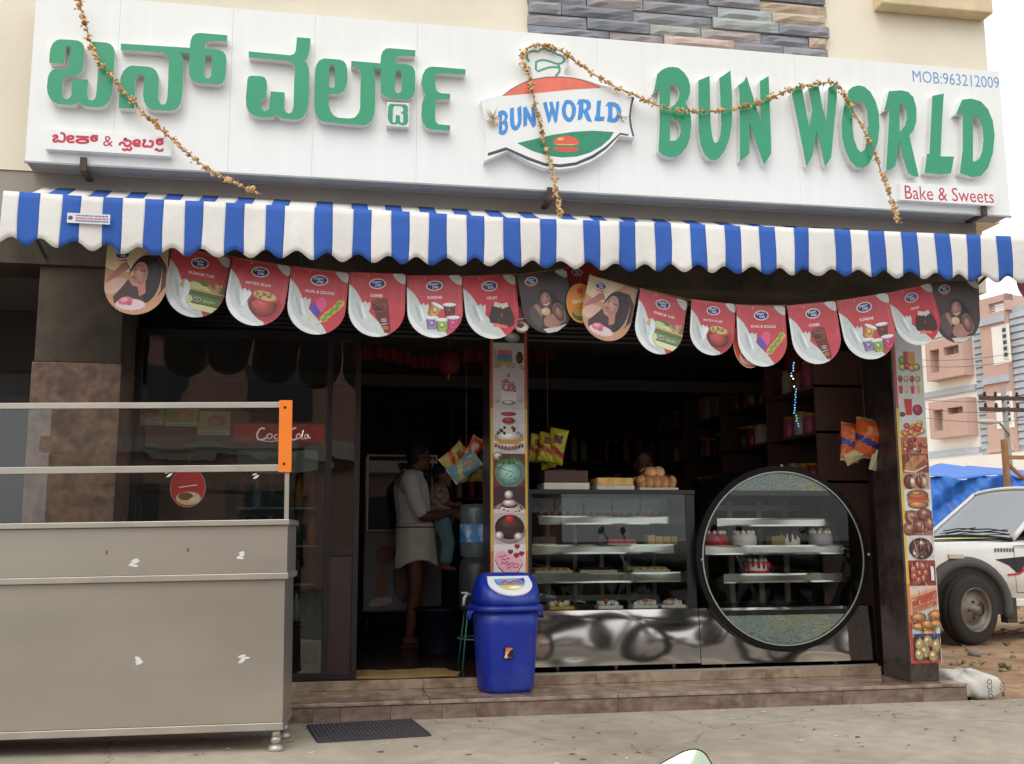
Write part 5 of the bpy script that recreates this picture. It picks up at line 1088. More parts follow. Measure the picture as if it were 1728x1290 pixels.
bpn = n_.nodes.new('ShaderNodeBump'); bpn.inputs['Strength'].default_value = 1; bpn.inputs['Distance'].default_value = .012; n_.links.new(vo.outputs['Distance'], bpn.inputs['Height']); n_.links.new(bpn.outputs[0], b.inputs['Normal'])
for (yy, top_) in ((828, True), (1038, False)):
    zc = SY(1322, yy, DY-.04).z-RC.z; h = math.acos(max(-1, min(1, abs(zc)/rr)))
    pts = [((rr-.012)*math.sin(t)*1, (rr-.012)*math.cos(t)*(1 if top_ else -1)) for t in [-h+2*h*i/24 for i in range(25)]]
    mb = MB(); mb.prism([(RC.x+u, RC.z+v) for u, v in pts], [], fnS, DY-.035, DY-.03); obj('glitter_panel', mb, M_hol, RD, world=True)
    mb = MB(); hw = rr*math.sin(h)-.012; mb.box(RC.x-hw, RC.x+hw, DY-.036, DY-.02, RC.z+zc-.035*(1 if top_ else 0), RC.z+zc+.035*(0 if top_ else 1)-.0005); obj('inner_bar', mb, M_blk, RD, world=True)
r1 = strip(RD, 1210, 1407, 875, 888, DY+.16, .28, 21); r2 = strip(RD, 1190, 1424, 921, 935, DY+.05, .45, 22); r3 = strip(RD, 1221, 1423, 969, 982, DY+.1, .4, 23)
mb = MB(); yb = DY+.56
for x in (-.33, -.13, .1, .3): hh = math.sqrt(rr*rr-x*x)-.02; mb.box(RC.x+x-.02, RC.x+x+.02, yb, yb+.02, RC.z-min(hh, .36), RC.z+min(hh, .4))
mb.box(RC.x-.45, RC.x+.45, yb-.013, yb-.001, RC.z-.37, RC.z-.33); mb.box(RC.x-.42, RC.x+.42, yb-.013, yb-.001, RC.z+.33, RC.z+.37); obj('rear_door_frame', mb, M_frame, RD, world=True)
def cake(pxx, pyy, Y, z, kind, label):
    x = SY(pxx, pyy, Y).x; t = thing('cream_cake', label, 'cake', (x, Y+.1, z)); r = .082; R2 = random.Random(pxx)
    mb = MB(); mb.lathe([(r+.02, 0), (r+.02, .005)], 24); obj('board', mb, M_cr, t)
    body = {'red': M_ri, 'white': M_cr, 'choc': M_cr, 'flower': mat('grey_icing', (190, 184, 182), .5), 'redwhite': M_cr}[kind]
    mb = MB(); mb.lathe([(r, .006), (r+.002, .02), (r, .07), (r-.012, .082), (.01, .084)], 24); obj('cake', mb, body, t)
    mb = MB()
    for k in range(9): a = 2*PI*k/9; mb.ell(((r-.022)*math.cos(a), (r-.022)*math.sin(a), .092), (.018, .018, .016), 8, 6)
    obj('icing', mb, M_cr if kind != 'choc' else M_ch, t)
    if kind in ('redwhite', 'choc'):
        mb = MB()
        for k in range(14):
            a = 2*PI*k/14; L = R2.uniform(.02, .055); mb.tube([(r*math.cos(a)*.98, r*math.sin(a)*.98, .082), (r*math.cos(a)*1.03, r*math.sin(a)*1.03, .07), (r*math.cos(a)*1.04, r*math.sin(a)*1.04, .078-L)], [.012, .014, .008], 6)
        mb.lathe([(r-.008, .0835), (.01, .0865)], 20); obj('drip', mb, M_ri if kind == 'redwhite' else M_ch, t)
    if kind == 'redwhite': mb = MB(); mb.lathe([(r+.006, .006), (r+.008, .014), (r+.004, .024)], 24, cap=False); obj('ribbon', mb, M_ri, t)
    if kind == 'flower':
        mb = MB()
        for k in range(8): mb.ell((R2.uniform(-.05, .05), R2.uniform(-.05, .05), .11), (.016, .016, .014), 8, 5, mi=k % 2)
        obj('flowers', mb, [mat('yellow_flower', (226, 170, 40), .5), mat('leaf_icing', (110, 150, 70), .5)], t)
mb = MB(); qx = SY(1312, 915, DY+.12).x; mb.box(qx-.05, qx+.05, DY+.1, DY+.2, r2+.001, r2+.07); obj('pastry_box', mb, mat('yellow_box', (150, 128, 62), .6, var=.15), label='small mustard yellow pastry box between the cakes', cat='box', bevel=.006)
cake(1217, 915, DY+.09, r2+.001, 'red', 'red iced cake with white cream dots in the round case'); cake(1266, 915, DY+.09, r2+.001, 'white', 'white cream cake next to the red one in the round case'); cake(1340, 915, DY+.09, r2+.001, 'choc', 'white cake with chocolate drips in the round case'); cake(1396, 915, DY+.09, r2+.001, 'flower', 'grey iced cake with yellow and green flowers in the round case'); cake(1287, 962, DY+.12, r3+.001, 'redwhite', 'red and white drip cake alone on the lower shelf of the round case')
for x in (cxs+.2, cx1-.25):
    mb = MB(); mb.tube([(x, DY+.1, .166), (x, DY+.1, zb0)], .014, 8); obj('leg', mb, M_trim, RD, world=True)
mb = MB(); mb.box(cx0, cx1-.004, DY-.03, DY+.0, .1655, .178); obj('ledge_strip', mb, M_trim, label='thin steel strip along the foot of the display cases', cat='trim strip')
# ================================================================== SNACK PACKETS
PKS = 1.0; PKT = .22
M_pk = printmat('packet_foil', .28, .6)
def packet(par, c, w, h, rot, cols, yaw=0, tilt=0, nm='packet', lab=None):
    mb = MB(); w *= PKS; h *= PKS
    M_ = Matrix.Translation(c) @ Matrix.Rotation(yaw, 4, 'Z') @ Matrix.Rotation(rot, 4, 'Y') @ Matrix.Rotation(tilt, 4, 'X')
    def side(s_):
        def fn(u, v):
            e = max(0, math.sin(PI*u))**.6*max(0, math.sin(PI*v))**.45
            wob = .006*math.sin(u*14+v*9+rot*7)*math.cos(v*17+s_)
            return M_ @ Vector(((u-.5)*w*(1-.08*math.sin(PI*v)), s_*(.0015+PKT*w*e+wob*e), (v-.5)*h))
        def cf(u, v):
            if v > .94 or v < .06: return cols[2]
            if .3 < v+.25*(u-.5) < .46: return cols[1]
            if .6 < v < .82 and .25 < u < .8: return cols[3]
            return cols[0]
        mb.grid(fn, 18, 22, cf=cf)
    side(-1); side(1)
    return obj(nm, mb, M_pk, par, world=True, label=lab, recalc=False)
def bunch(label, pxx, pyy, Y, items, hang):
    c = SY(pxx, pyy, Y); t = thing('snack_packet_bunch', label, 'snack packets', c)
    for (dx, dz, dy, w, h, rot, cols, yaw, tilt) in items: packet(t, c+Vector((dx, dy, dz)), w, h, rot, cols, yaw, tilt)
    mb = MB(); mb.tube([c, c+Vector((0, .02, hang))], .002, 5); obj('string', mb, M_str, t, world=True)
YL = [(206, 196, 50), (200, 60, 40), (190, 180, 60), (110, 60, 30)]; YL2 = [(196, 176, 90), (196, 70, 40), (210, 196, 140), (150, 90, 50)]; BL = [(120, 170, 186), (206, 196, 120), (206, 206, 190), (190, 150, 110)]; OR = [(214, 92, 36), (52, 56, 128), (206, 190, 140), (226, 130, 70)]
bunch('hanging strip of yellow snack packets on the right of the centre post', 925, 757, .9, [(-.085, .0, 0, .11, .2, .12, YL, .2, .1), (-.02, .005, -.04, .12, .21, .15, YL, .1, -.1), (.05, .01, -.05, .13, .25, .2, YL, -.2, .1), (.0, -.05, .05, .12, .18, -.2, YL, .3, 0)], .9)
bunch('bunch of yellow and red snack packets hanging left of the centre post', 787, 780, .95, [(-.08, .03, 0, .14, .2, .8, YL2, .3, .3), (.03, .06, -.03, .1, .24, .5, [(206, 70, 40), (214, 150, 120), (206, 170, 150), (226, 200, 180)], 0, .2), (-.02, -.04, -.05, .13, .24, .95, BL, -.2, .2), (.04, -.08, .0, .12, .18, 1.5, [(150, 130, 60), (96, 80, 50), (140, 126, 80), (170, 150, 90)], .2, -.2)], .75)
PKS = 1.6; PKT = .36
bunch('bunch of orange and blue snack packets hanging beside the right pier', 1462, 742, .42, [(-.11, -.02, .03, .11, .17, .1, OR, .3, .0), (.0, .0, -.03, .14, .17, .2, OR, -.1, .1), (.11, -.03, .03, .11, .19, -.25, OR, -.7, .0), (-.05, -.09, -.02, .06, .17, 1.15, [(196, 180, 130)]*4, .1, .2), (.045, -.03, -.07, .035, .24, .22, [(206, 192, 150)]*4, 0, .1), (.03, .085, .0, .12, .07, .3, [(186, 170, 120)]*4, 0, -.3)], .6)
PKS = 1.0; PKT = .22
# ================================================================== BACK OF THE SHOP
M_shelf = mat('dark_shelf', (92, 66, 56), .6)
BS = thing('wall_shelf', 'dark wooden wall shelf packed with bottles at the back of the shop', 'shelf', (2.6, 4.9, 1.0))
jar_m = [mat('jar_red', (150, 34, 34), .3), mat('jar_amber', (170, 110, 50), .3), mat('jar_cream', (190, 176, 150), .4), mat('jar_dark', (56, 36, 34), .3), mat('jar_pink', (180, 80, 96), .4)]; M_lid = mat('jar_lid', (190, 150, 60), .4)
mb = MB()
for z in (1.45, 1.85, 2.25): mb.box(1.3, 3.8, 4.85, 5.19, z, z+.025)
for x in (1.3, 2.13, 2.96, 3.775): mb.box(x, x+.025, 4.84, 5.195, 1.1, 2.5)
obj('board', mb, M_shelf, BS, world=True)
def jar(x, y, z, r, h, m_, label, grp, lid=True):
    t = thing('jar', label, 'jar', (x, y, z), group=grp)
    mb = MB(); mb.lathe([(r*.92, 0), (r, h*.05), (r, h*.78), (r*.8, h*.86), (r*.8, h*.9)], 12); obj('body', mb, m_, t)
    mb = MB(); mb.lathe([(r*.86, h*.9), (r*.88, h*.92), (r*.84, h)], 12); obj('lid', mb, M_lid, t)
R_ = random.Random(21)
for z in (1.475, 1.875):
    x = 1.42
    while x < 3.7:
        if min(abs(x-q-.012) for q in (2.13, 2.96)) > .07: jar(x, 4.98, z+.001, R_.uniform(.035, .05), R_.uniform(.2, .28), R_.choice(jar_m), 'slim bottle on the dark shelf across the back wall', 'bottles on the back shelf')
        x += R_.uniform(.11, .16)
RS = thing('side_shelf', 'dark shelf rack of jars and packets along the right inner wall', 'shelf', (3.7, 2.2, .8))
mb = MB()
for z in (1.42, 1.78, 2.12): mb.box(3.5, 3.88, .75, 4.4, z, z+.02)
for y in (.75, 1.6, 2.6, 3.6, 4.38): mb.box(3.5, 3.88, y, y+.02, .18, 2.4)
obj('board', mb, M_shelf, RS, world=True)
for z, hh, l_ in ((1.44, .17, 'short jar on the lowest shelf along the right inner wall'), (1.8, .2, 'plastic jar on the middle shelf along the right inner wall'), (2.14, .22, 'lidded sweet jar on the top shelf along the right inner wall')):
    y = .88
    while y < 4.2:
        if min(abs(y-q-.01) for q in (1.6, 2.6, 3.6)) > .09: jar(3.62, y, z+.001, .06, hh*R_.uniform(.8, 1.1), R_.choice(jar_m), l_, 'jars along the right wall')
        y += R_.uniform(.15, .2)
# red packet blocks
for k in range(10):
    y = .95+.3*k; mb = MB(); mb.box(3.53, 3.75, y, y+.16, 1.06, 1.06+R_.uniform(.12, .24)); 
    obj('snack_box', mb, mat('red_box', (150, 30, 34), .45, var=.2), label='small red snack carton stacked below the right wall shelf', cat='carton', group='red cartons below the side shelf', bevel=.004)
mb = MB(); mb.box(3.5, 3.88, .78, 4.3, 1.035, 1.059); obj('board', mb, M_shelf, RS, world=True)
# light string
q = SY(1336, 615, .95); LS = thing('light_string', 'vertical string of tiny blue and white lights in the right bay', 'light string', q)
mb = MB(); pts = [q+Vector((.012*math.sin(i*.5)+i*.0004, 0, .35-i*.02)) for i in range(42)]; mb.tube(pts, .002, 5); obj('wire', mb, M_blk, LS, world=True)
bc_ = [((110, 160, 240), 2.5), ((230, 240, 255), 3.5), ((80, 190, 220), 2.5), ((90, 120, 240), 2.5), ((110, 210, 160), 1.5)]
for i in range(17, 42):
    if 23 < i < 26: continue
    c_, s_ = bc_[R_.choice([0, 0, 1, 2, 3, 3, 4])]; mb = MB(); mb.ell(tuple(pts[i]+Vector((R_.uniform(-.008, .008), -.004, 0))), .0055, 6, 4); obj('bulb', mb, emat('led_%d_%d' % (c_[0], c_[1]), c_, s_), LS, world=True)
def lantern(pxx, pyy, Y, r, label):
    c = SY(pxx, pyy, Y); t = thing('paper_lantern', label, 'lantern', c)
    mb = MB(); nn = 20; pf = [(r*(.25+.75*math.sin(PI*i/14))*(1+.03*(i % 2)), -r*1.1*math.cos(PI*i/14)) for i in range(15)]; mb.lathe(pf, nn, tuple(c)); obj('shade', mb, mat('red_paper', (120, 22, 30), .7), t, world=True)
    mb = MB(); mb.tube([c+Vector((0, 0, -r*1.08)), c+Vector((0, 0, -r*1.5))], [.012, .004], 6); obj('tassel', mb, mat('gold_tassel', (196, 150, 70), .6), t, world=True)
    mb = MB(); mb.tube([c+Vector((0, 0, r)), (c.x, c.y, 2.655)], .002, 4); obj('cord', mb, M_str, t, world=True)
lantern(757, 612, 1.3, .085, 'dark red paper lantern hanging inside the doorway'); lantern(1345, 610, 1.25, .1, 'dark red paper lantern hanging behind the light string')
# red streamer
for (a, b, l_) in (((596, 588), (826, 602), 'red paper streamer strung across the doorway ceiling'), ((891, 590), (935, 606), 'red paper streamer end beyond the centre post')):
    p0, p1 = SY(*a, 1.5), SY(*b, 1.5); mb = MB()
    mb.grid(lambda u, v: (p0.x+(p1.x-p0.x)*u, 1.5+.05*math.sin(u*60), p0.z-.01-.10*v+.03*math.sin(u*9)), 40, 3); obj('paper_streamer', mb, mat('red_streamer', (110, 24, 22), .7), label=l_, cat='streamer', recalc=False)
    p_ = p0+Vector((0, 0, .02)); 
# inner beam and ceiling trim
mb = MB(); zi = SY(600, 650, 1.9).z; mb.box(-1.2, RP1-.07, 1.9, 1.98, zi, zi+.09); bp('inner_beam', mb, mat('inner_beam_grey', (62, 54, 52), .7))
# freezer and cabinet behind the man
FZ = thing('chest_freezer', 'chest freezer with a faded picture on its front, deep in the shop', 'freezer', (.55, 3.0, .165))
a, b = SY(614, 897, 2.9), SY(716, 1032, 2.9)
mb = MB(); mb.box(a.x, b.x+.15, 2.9, 3.5, b.z, a.z); obj('body', mb, mat('freezer_grey', (112, 108, 108), .5), FZ, world=True, bevel=.01)
pr = Print(); W, H = b.x-a.x, a.z-b.z; pr.rect((128, 130, 134), .02, .02, W-.02, H-.02); pr.ell((60, 70, 110), W*.7, H*.4, W*.22, H*.3); pr.ell((150, 96, 76), W*.3, H*.3, W*.1, H*.26); pr.ell((150, 96, 76), W*.62, H*.36, W*.09, H*.2); pr.ell((120, 60, 60), W*.35, H*.7, W*.16, H*.13); pr.ell((40, 34, 40), W*.6, H*.74, W*.12, H*.1); pr.poly((190, 186, 190), [(W*.1, H*.05), (W*.5, H*.1), (W*.45, H*.2), (W*.12, H*.16)], sm=1)
obj('picture', pr.mb((a.x, 2.899, b.z), (1, 0, 0), (0, 0, 1), (0, -1, 0)), PM(), FZ, world=True, recalc=False)
for x in (a.x+.04, b.x+.1): mb = MB(); mb.tube([(x, 3.0, .166), (x, 3.0, b.z)], .02, 8); obj('leg', mb, M_blk, FZ, world=True)
CB = thing('glass_cabinet', 'aluminium framed glass cabinet standing on the chest freezer', 'cabinet', (.55, 3.2, 1.1))
c0, c1 = SY(620, 767, 3.0), SY(716, 828, 3.0); zf = a.z+.001; zl = c1.z
mb = MB()
for x in (c0.x, c1.x+.1): mb.box(x, x+.015, 3.0, 3.015, zf, c0.z); mb.box(x, x+.015, 3.35, 3.365, zf, c0.z)
for z in (c0.z-.015, c0.z-.07, zf): mb.box(c0.x+.0155, c1.x+.0995, 3.0, 3.015, z, z+.014)
obj('frame', mb, mat('alu', (170, 166, 160), .35, .7), CB, world=True)
mb = MB(); mb.box(c0.x+.016, c1.x+.099, 3.005, 3.008, zf+.015, c0.z-.071); obj('pane', mb, M_glass, CB, world=True)
mb = MB(); mb.box(c0.x+.001, c1.x+.114, 3.366, 3.37, zf, c0.z); mb.box(c0.x+.016, c1.x+.1, 3.05, 3.3, zf+.001, zf+(zl-zf)*.6+.06); obj('back', mb, mat('cabinet_back', (64, 40, 40), .6), CB, world=True)
# water dispenser
wq = SY(806, 940, 1.05); WC = thing('water_can_stand', 'clear water can on a dispenser over a thin wire stand by the post', 'water dispenser', (wq.x, 1.05, .165))
z1 = SY(806, 850, 1.05).z; z2 = SY(806, 950, 1.05).z; z3 = SY(806, 1030, 1.05).z; r = .125; H = z1-z2
mb = MB(); mb.lathe([(r*.35, z2), (r*.6, z2+.02), (r, z2+.05), (r*1.0, z2+H*.4), (r*.95, z2+H*.45), (r, z2+H*.5), (r, z2+H*.9), (r*.92, z2+H*.98), (.02, z1)], 20, (wq.x, 1.05, 0)); can = obj('water_can', mb, mat('water_plastic', (96, 104, 108), .2), WC, world=True)
mb = MB(); mb.lathe([(r+.002, SY(806, 915, 1.05).z), (r+.002, SY(806, 885, 1.05).z)], 20, (wq.x, 1.05, 0), cap=False); obj('label_band', mb, mat('blue_label', (60, 130, 200), .4, c2=(206, 220, 230), cs=9), can, world=True)
mb = MB(); mb.lathe([(r*.95, z3), (r*1.05, z3+.02), (r*1.05, z2-.03), (r*.9, z2+.03)], 20, (wq.x, 1.05, 0)); obj('dispenser', mb, mat('dispenser_dark', (56, 56, 60), .4), WC, world=True)
mb = MB(); tq = SY(786, 1004, 1.05-r-.02); mb.tube([(tq.x+.05, 1.05-r+.02, tq.z), (tq.x, 1.05-r-.05, tq.z), (tq.x-.015, 1.05-r-.06, tq.z-.02), (tq.x-.02, 1.05-r-.06, tq.z-.07)], .011, 8); mb.box(tq.x-.035, tq.x+.01, 1.05-r-.06, 1.05-r-.045, tq.z+.01, tq.z+.02); obj('tap', mb, M_flap, WC, world=True)
for i in range(4):
    a_ = PI/4+PI/2*i; mb = MB(); mb.tube([(wq.x+r*.9*math.cos(a_), 1.05+r*.9*math.sin(a_), z3), (wq.x+r*1.35*math.cos(a_), 1.05+r*1.35*math.sin(a_), .166)], .006, 6); obj('leg', mb, mat('teal_wire', (70, 130, 126), .5), WC, world=True)
mb = MB(); zz = (z3+.165)/2; mb.tube([(wq.x+r*1.1*math.cos(2*PI*i/20), 1.05+r*1.1*math.sin(2*PI*i/20), zz) for i in range(20)], .005, 6, closed=True); obj('hoop', mb, mat('teal_wire', (70, 130, 126), .5), WC, world=True)
# blue motor-oil-dark drum behind the dispenser: blue bucket
uq = SY(745, 1000, 1.7); mb = MB(); mb.lathe([(.15, 0), (.16, .02), (.19, .33), (.205, .335), (.205, .35), (.18, .35), (.15, .04)], 24, (uq.x, 1.8, .166)); obj('bucket', mb, mat('navy_plastic', (17, 19, 42), .45), label='dark blue plastic bucket on the floor behind the carrying man', cat='bucket')
# ================================================================== PEOPLE
M_skin = mat('brown_skin', (120, 74, 56), .55, var=.08, vs=10); M_skin2 = mat('brown_skin_light', (136, 88, 68), .55, var=.08, vs=10); M_hair = mat('black_hair', (26, 20, 20), .6, bump=.4, bs=200)
M_shirt = mat('white_shirt', (240, 237, 234), .85, var=.05, vs=9, bump=.7, bs=9); M_dhoti = mat('white_dhoti', (236, 226, 212), .9, var=.08, vs=10, bump=.4, bs=12)
def caps(mb, a, b, ra, rb, n=12, k=5):
    a, b = Vector(a), Vector(b); d = b-a; L = d.length; t = d.normalized() if L > 1e-6 else Vector((0, 0, 1)); u = t.orthogonal().normalized(); w_ = t.cross(u); vs = []
    st = [(a-t*ra*math.cos(PI/2*i/k), ra*math.sin(PI/2*i/k)) for i in range(1, k+1)]+[(b+t*rb*math.sin(PI/2*i/k), rb*math.cos(PI/2*i/k)) for i in range(0, k)]
    for p, r in st: vs += [p+(u*math.cos(2*PI*j/n)+w_*math.sin(2*PI*j/n))*r for j in range(n)]
    m_ = len(st); fs = [(i*n+j, i*n+(j+1) % n, (i+1)*n+(j+1) % n, (i+1)*n+j) for i in range(m_-1) for j in range(n)]+[tuple(range(n))[::-1], tuple(range((m_-1)*n, m_*n))]
    mb.add(vs, fs, 0, True)
def chain(mb, pts):
    for (a, ra), (b, rb) in zip(pts, pts[1:]): caps(mb, a, b, ra, rb)
def fuse(o, vx, it=6):
    r = o.modifiers.new('remesh', 'REMESH'); r.mode = 'VOXEL'; r.voxel_size = vx; r.use_smooth_shade = True
    s_ = o.modifiers.new('smooth', 'SMOOTH'); s_.factor = .5; s_.iterations = it
def hand(mb, wrist, d, up, s=1):
    """palm plus five bent fingers; d = pointing direction, up = back-of-hand normal"""
    w0 = Vector(wrist); d = Vector(d).normalized(); up = Vector(up); up = (up-d*up.dot(d)).normalized(); sd = d.cross(up)
    for k in (-1.5, -.5, .5, 1.5): caps(mb, w0+d*.01*s, w0+d*.075*s+sd*k*.018*s, .018*s, .013*s, 8, 3)
    for k, L in ((-1.5, .058), (-.5, .074), (.5, .08), (1.5, .07)):
        b0 = w0+d*.078*s+sd*k*.019*s; b1 = b0+(d*.85-up*.5).normalized()*L*.5*s; b2 = b1+(d*.35-up*.95).normalized()*L*.5*s
        caps(mb, b0, b1, .0095*s, .0085*s, 8, 3); caps(mb, b1, b2, .0085*s, .007*s, 8, 3)
    t0 = w0+d*.025*s+sd*.03*s; t1 = t0+(d*.5+sd*.7-up*.3).normalized()*.04*s; caps(mb, t0, t1, .012*s, .01*s, 8, 3); caps(mb, t1, t1+(d*.8-up*.5).normalized()*.03*s, .01*s, .008*s, 8, 3)
def head(mb, c, s=1, f=(1, 0, 0)):
    c = Vector(c); f = Vector(f).normalized(); l = Vector((0, 0, 1)).cross(f); Mh = Matrix((f, l, Vector((0, 0, 1)))).transposed().to_4x4(); Mh.translation = c
    mb.ell((-.005*s, 0, .02*s), (.094*s, .076*s, .098*s), 16, 10, M=Mh); mb.ell((.022*s, 0, -.05*s), (.066*s, .056*s, .07*s), 14, 8, M=Mh)
    mb.ell((.088*s, 0, -.02*s), (.02*s, .014*s, .026*s), 8, 6, M=Mh); mb.ell((.074*s, 0, -.065*s), (.018*s, .026*s, .009*s), 8, 5, M=Mh); mb.ell((.07*s, 0, -.1*s), (.022*s, .024*s, .02*s), 8, 5, M=Mh)
    for k in (-1, 1): mb.ell((-.005*s, k*.076*s, -.015*s), (.022*s, .009*s, .032*s), 8, 6, M=Mh); mb.ell((.076*s, k*.03*s, .008*s), (.016*s, .018*s, .008*s), 8, 5, M=Mh)
    return Mh
def faceparts(par, Mh, s):
    mb = MB()
    for k in (-1, 1): mb.ell((.083*s, k*.031*s, -.004*s), (.009*s, .013*s, .008*s), 8, 6, M=Mh)
    obj('eye', mb, mat('eye_dark', (30, 22, 22), .3), par)
    mb = MB()
    for k in (-1, 1): mb.tube([tuple(Mh @ Vector((.084*s, k*.015*s, .02*s))), tuple(Mh @ Vector((.086*s, k*.032*s, .025*s))), tuple(Mh @ Vector((.074*s, k*.05*s, .02*s)))], .004*s, 5)
    obj('eyebrow', mb, M_hair, par)
def hair(par, Mh, s, full=1):
    mb = MB(); mb.ell((-.02*s, 0, .038*s), (.098*s, .086*s, .094*s), 18, 10, M=Mh); mb.ell((-.052*s, 0, -.01*s), (.06*s, .076*s, .08*s), 14, 8, M=Mh)
    o = obj('hair', mb, M_hair, par); fuse(o, .008*s, 3)
# man holding a child: local x = forward
mp = SZ(702, 1090, .166)
MN = thing('person', 'man in a white shirt and folded white dhoti carrying a child', 'person', (mp.x-.02, mp.y, .166), math.radians(-8))
mb = MB()
for s_ in (-1, 1):
    chain(mb, [((-.0, s_*.085, .88), .088), ((.02, s_*.085, .48), .058), ((-.0, s_*.085, .30), .056), ((-.03, s_*.085, .085), .037)]); chain(mb, [((-.06, s_*.085, .045), .036), ((.04, s_*.09, .04), .036), ((.15, s_*.095, .026), .026)])
chain(mb, [((0, 0, .90), .13), ((-.01, 0, 1.1), .125), ((-.03, 0, 1.28), .13)]); caps(mb, (-.03, -.11, 1.32), (-.03, .11, 1.32), .085, .085); chain(mb, [((-.025, 0, 1.38), .06), ((.0, 0, 1.47), .054)])
Mh = head(mb, (.03, 0, 1.565), 1.0, (1, .25, -.1))
for s_ in (-1, 1): chain(mb, [((-.03, s_*.165, 1.345), .062), ((.03, s_*.215, 1.13), .046), ((.08, s_*.21, 1.05), .045), ((.22, s_*.13, 1.06), .036), ((.31, s_*.06, 1.09), .027)])
hand(mb, (.31, -.06, 1.09), (1, .35, -.5), (0, -1, .3)); hand(mb, (.31, .06, 1.09), (1, -.3, .1), (0, 1, .3))
o = obj('body', mb, M_skin, MN); fuse(o, .0075)
hair(MN, Mh, 1.0); faceparts(MN, Mh, 1)
mb = MB(); chain(mb, [((0, 0, .95), .152), ((-.012, 0, 1.1), .15), ((-.035, 0, 1.28), .152)]); caps(mb, (-.035, -.125, 1.325), (-.035, .125, 1.325), .1, .1)
for s_ in (-1, 1): chain(mb, [((-.035, s_*.165, 1.35), .082), ((.025, s_*.218, 1.15), .068), ((.05, s_*.22, 1.10), .066)])
mb.tube([(.075*math.cos(t)-.02, .07*math.sin(t), 1.425+.012*math.cos(t+PI)) for t in [2*PI*i/16 for i in range(16)]], .018, 8, closed=True)
o = obj('shirt', mb, M_shirt, MN); fuse(o, .010, 5)
mb = MB(); rings = []
for j in range(15):
    t = j/14; z = 1.0-.34*t; rr_ = .153+.016*t
    rings.append([((rr_*(1+.05*t*math.sin(7*q_+3*t)+.03*t*math.sin(13*q_)))*math.cos(q_)+.02*t, rr_*1.05*(1+.05*t*math.sin(7*q_+3*t))*math.sin(q_), z-.035*t*math.sin(2*q_+1)) for q_ in [2*PI*i/48 for i in range(48)]])
loft(mb, rings, capb=False, capt=False); o = obj('dhoti', mb, M_dhoti, MN, recalc=False); o.modifiers.new('t', 'SOLIDIFY').thickness = .006
mb = MB(); mb.tube([(.166*math.cos(t), .174*math.sin(t), .965) for t in [2*PI*i/24 for i in range(24)]], .006, 6, closed=True); obj('waist_fold', mb, mat('fold_brown', (120, 84, 66), .8), MN)
for s_ in (-1, 1):
    mb = MB(); mb.prism([(-.1, -.035), (-.06, -.045), (.05, -.04), (.15, -.05), (.185, -.02), (.185, .02), (.15, .048), (.05, .042), (-.06, .042), (-.1, .03)], [], lambda u, v, d: (u, v+s_*.09, d), .001, .016); mb.tube([(.1, s_*.09-.045, .012), (.07, s_*.09, .072), (.1, s_*.09+.045, .012)], .008, 6); obj('slipper', mb, mat('slipper', (96, 82, 72), .7), MN)
# child on the forearms
CH = thing('person', 'small child in a pale top and light blue trousers held on the arm', 'person', (mp.x+.215, mp.y+.0, 1.13), math.radians(-8))
mb = MB(); chain(mb, [((0, 0, .06), .075), ((-.02, 0, .2), .075), ((-.03, 0, .28), .07)]); chain(mb, [((-.03, 0, .3), .04), ((-.02, 0, .36), .036)]); Mh2 = head(mb, (-.005, 0, .435), .8, (1, -.3, -.1))
for s_ in (-1, 1):
    chain(mb, [((-.03, s_*.08, .29), .034), ((.03, s_*.105, .2), .026), ((.10, s_*.06, .19), .02)]); hand(mb, (.10, s_*.06, .19), (1, -s_*.3, .1), (0, s_, .4), .55)
    chain(mb, [((0, s_*.045, .05), .055), ((.05, s_*.06, -.13), .042), ((.03, s_*.055, -.31), .028)]); chain(mb, [((.015, s_*.055, -.33), .024), ((.10, s_*.06, -.345), .02)])
o = obj('body', mb, M_skin2, CH); fuse(o, .006); hair(CH, Mh2, .8); faceparts(CH, Mh2, .8)
mb = MB(); chain(mb, [((0, 0, .1), .088), ((-.022, 0, .2), .088), ((-.032, 0, .285), .082)])
for s_ in (-1, 1): chain(mb, [((-.03, s_*.08, .29), .044), ((.01, s_*.1, .23), .04)])
o = obj('top', mb, mat('pale_pattern', (196, 182, 160), .85, c2=(150, 96, 80), cs=30), CH); fuse(o, .008, 4)
mb = MB(); caps(mb, (0, 0, .06), (0, 0, .02), .088, .086)
for s_ in (-1, 1): chain(mb, [((0, s_*.045, .05), .066), ((.05, s_*.06, -.13), .056), ((.034, s_*.056, -.26), .052)])
o = obj('trousers', mb, mat('light_blue_cloth', (128, 172, 182), .85, var=.1), CH); fuse(o, .008, 4)
# shopkeeper behind the cases
kq = SY(1086, 783, 2.0); KP = thing('person', 'shopkeeper in a dark shirt standing behind the pastry case', 'person', (kq.x, 2.0, .166), math.radians(-100)); hz = kq.z-.166
s0 = hz/1.555
mb = MB()
for s_ in (-1, 1): chain(mb, [((0, s_*.085, .88*s0), .09), ((.02, s_*.085, .48*s0), .06), ((-.03, s_*.085, .085), .038)]); chain(mb, [((-.06, s_*.085, .045), .036), ((.15, s_*.095, .028), .026)])
chain(mb, [((0, 0, .9*s0), .13), ((-.01, 0, 1.1*s0), .125), ((-.03, 0, 1.26*s0), .13)]); caps(mb, (-.03, -.12, 1.3*s0), (-.03, .12, 1.3*s0), .085, .085); chain(mb, [((-.02, 0, 1.36*s0), .06), ((.0, 0, 1.46*s0), .055)]); Mh3 = head(mb, (.02, 0, 1.555*s0), 1.0, (1, -.1, -.08))
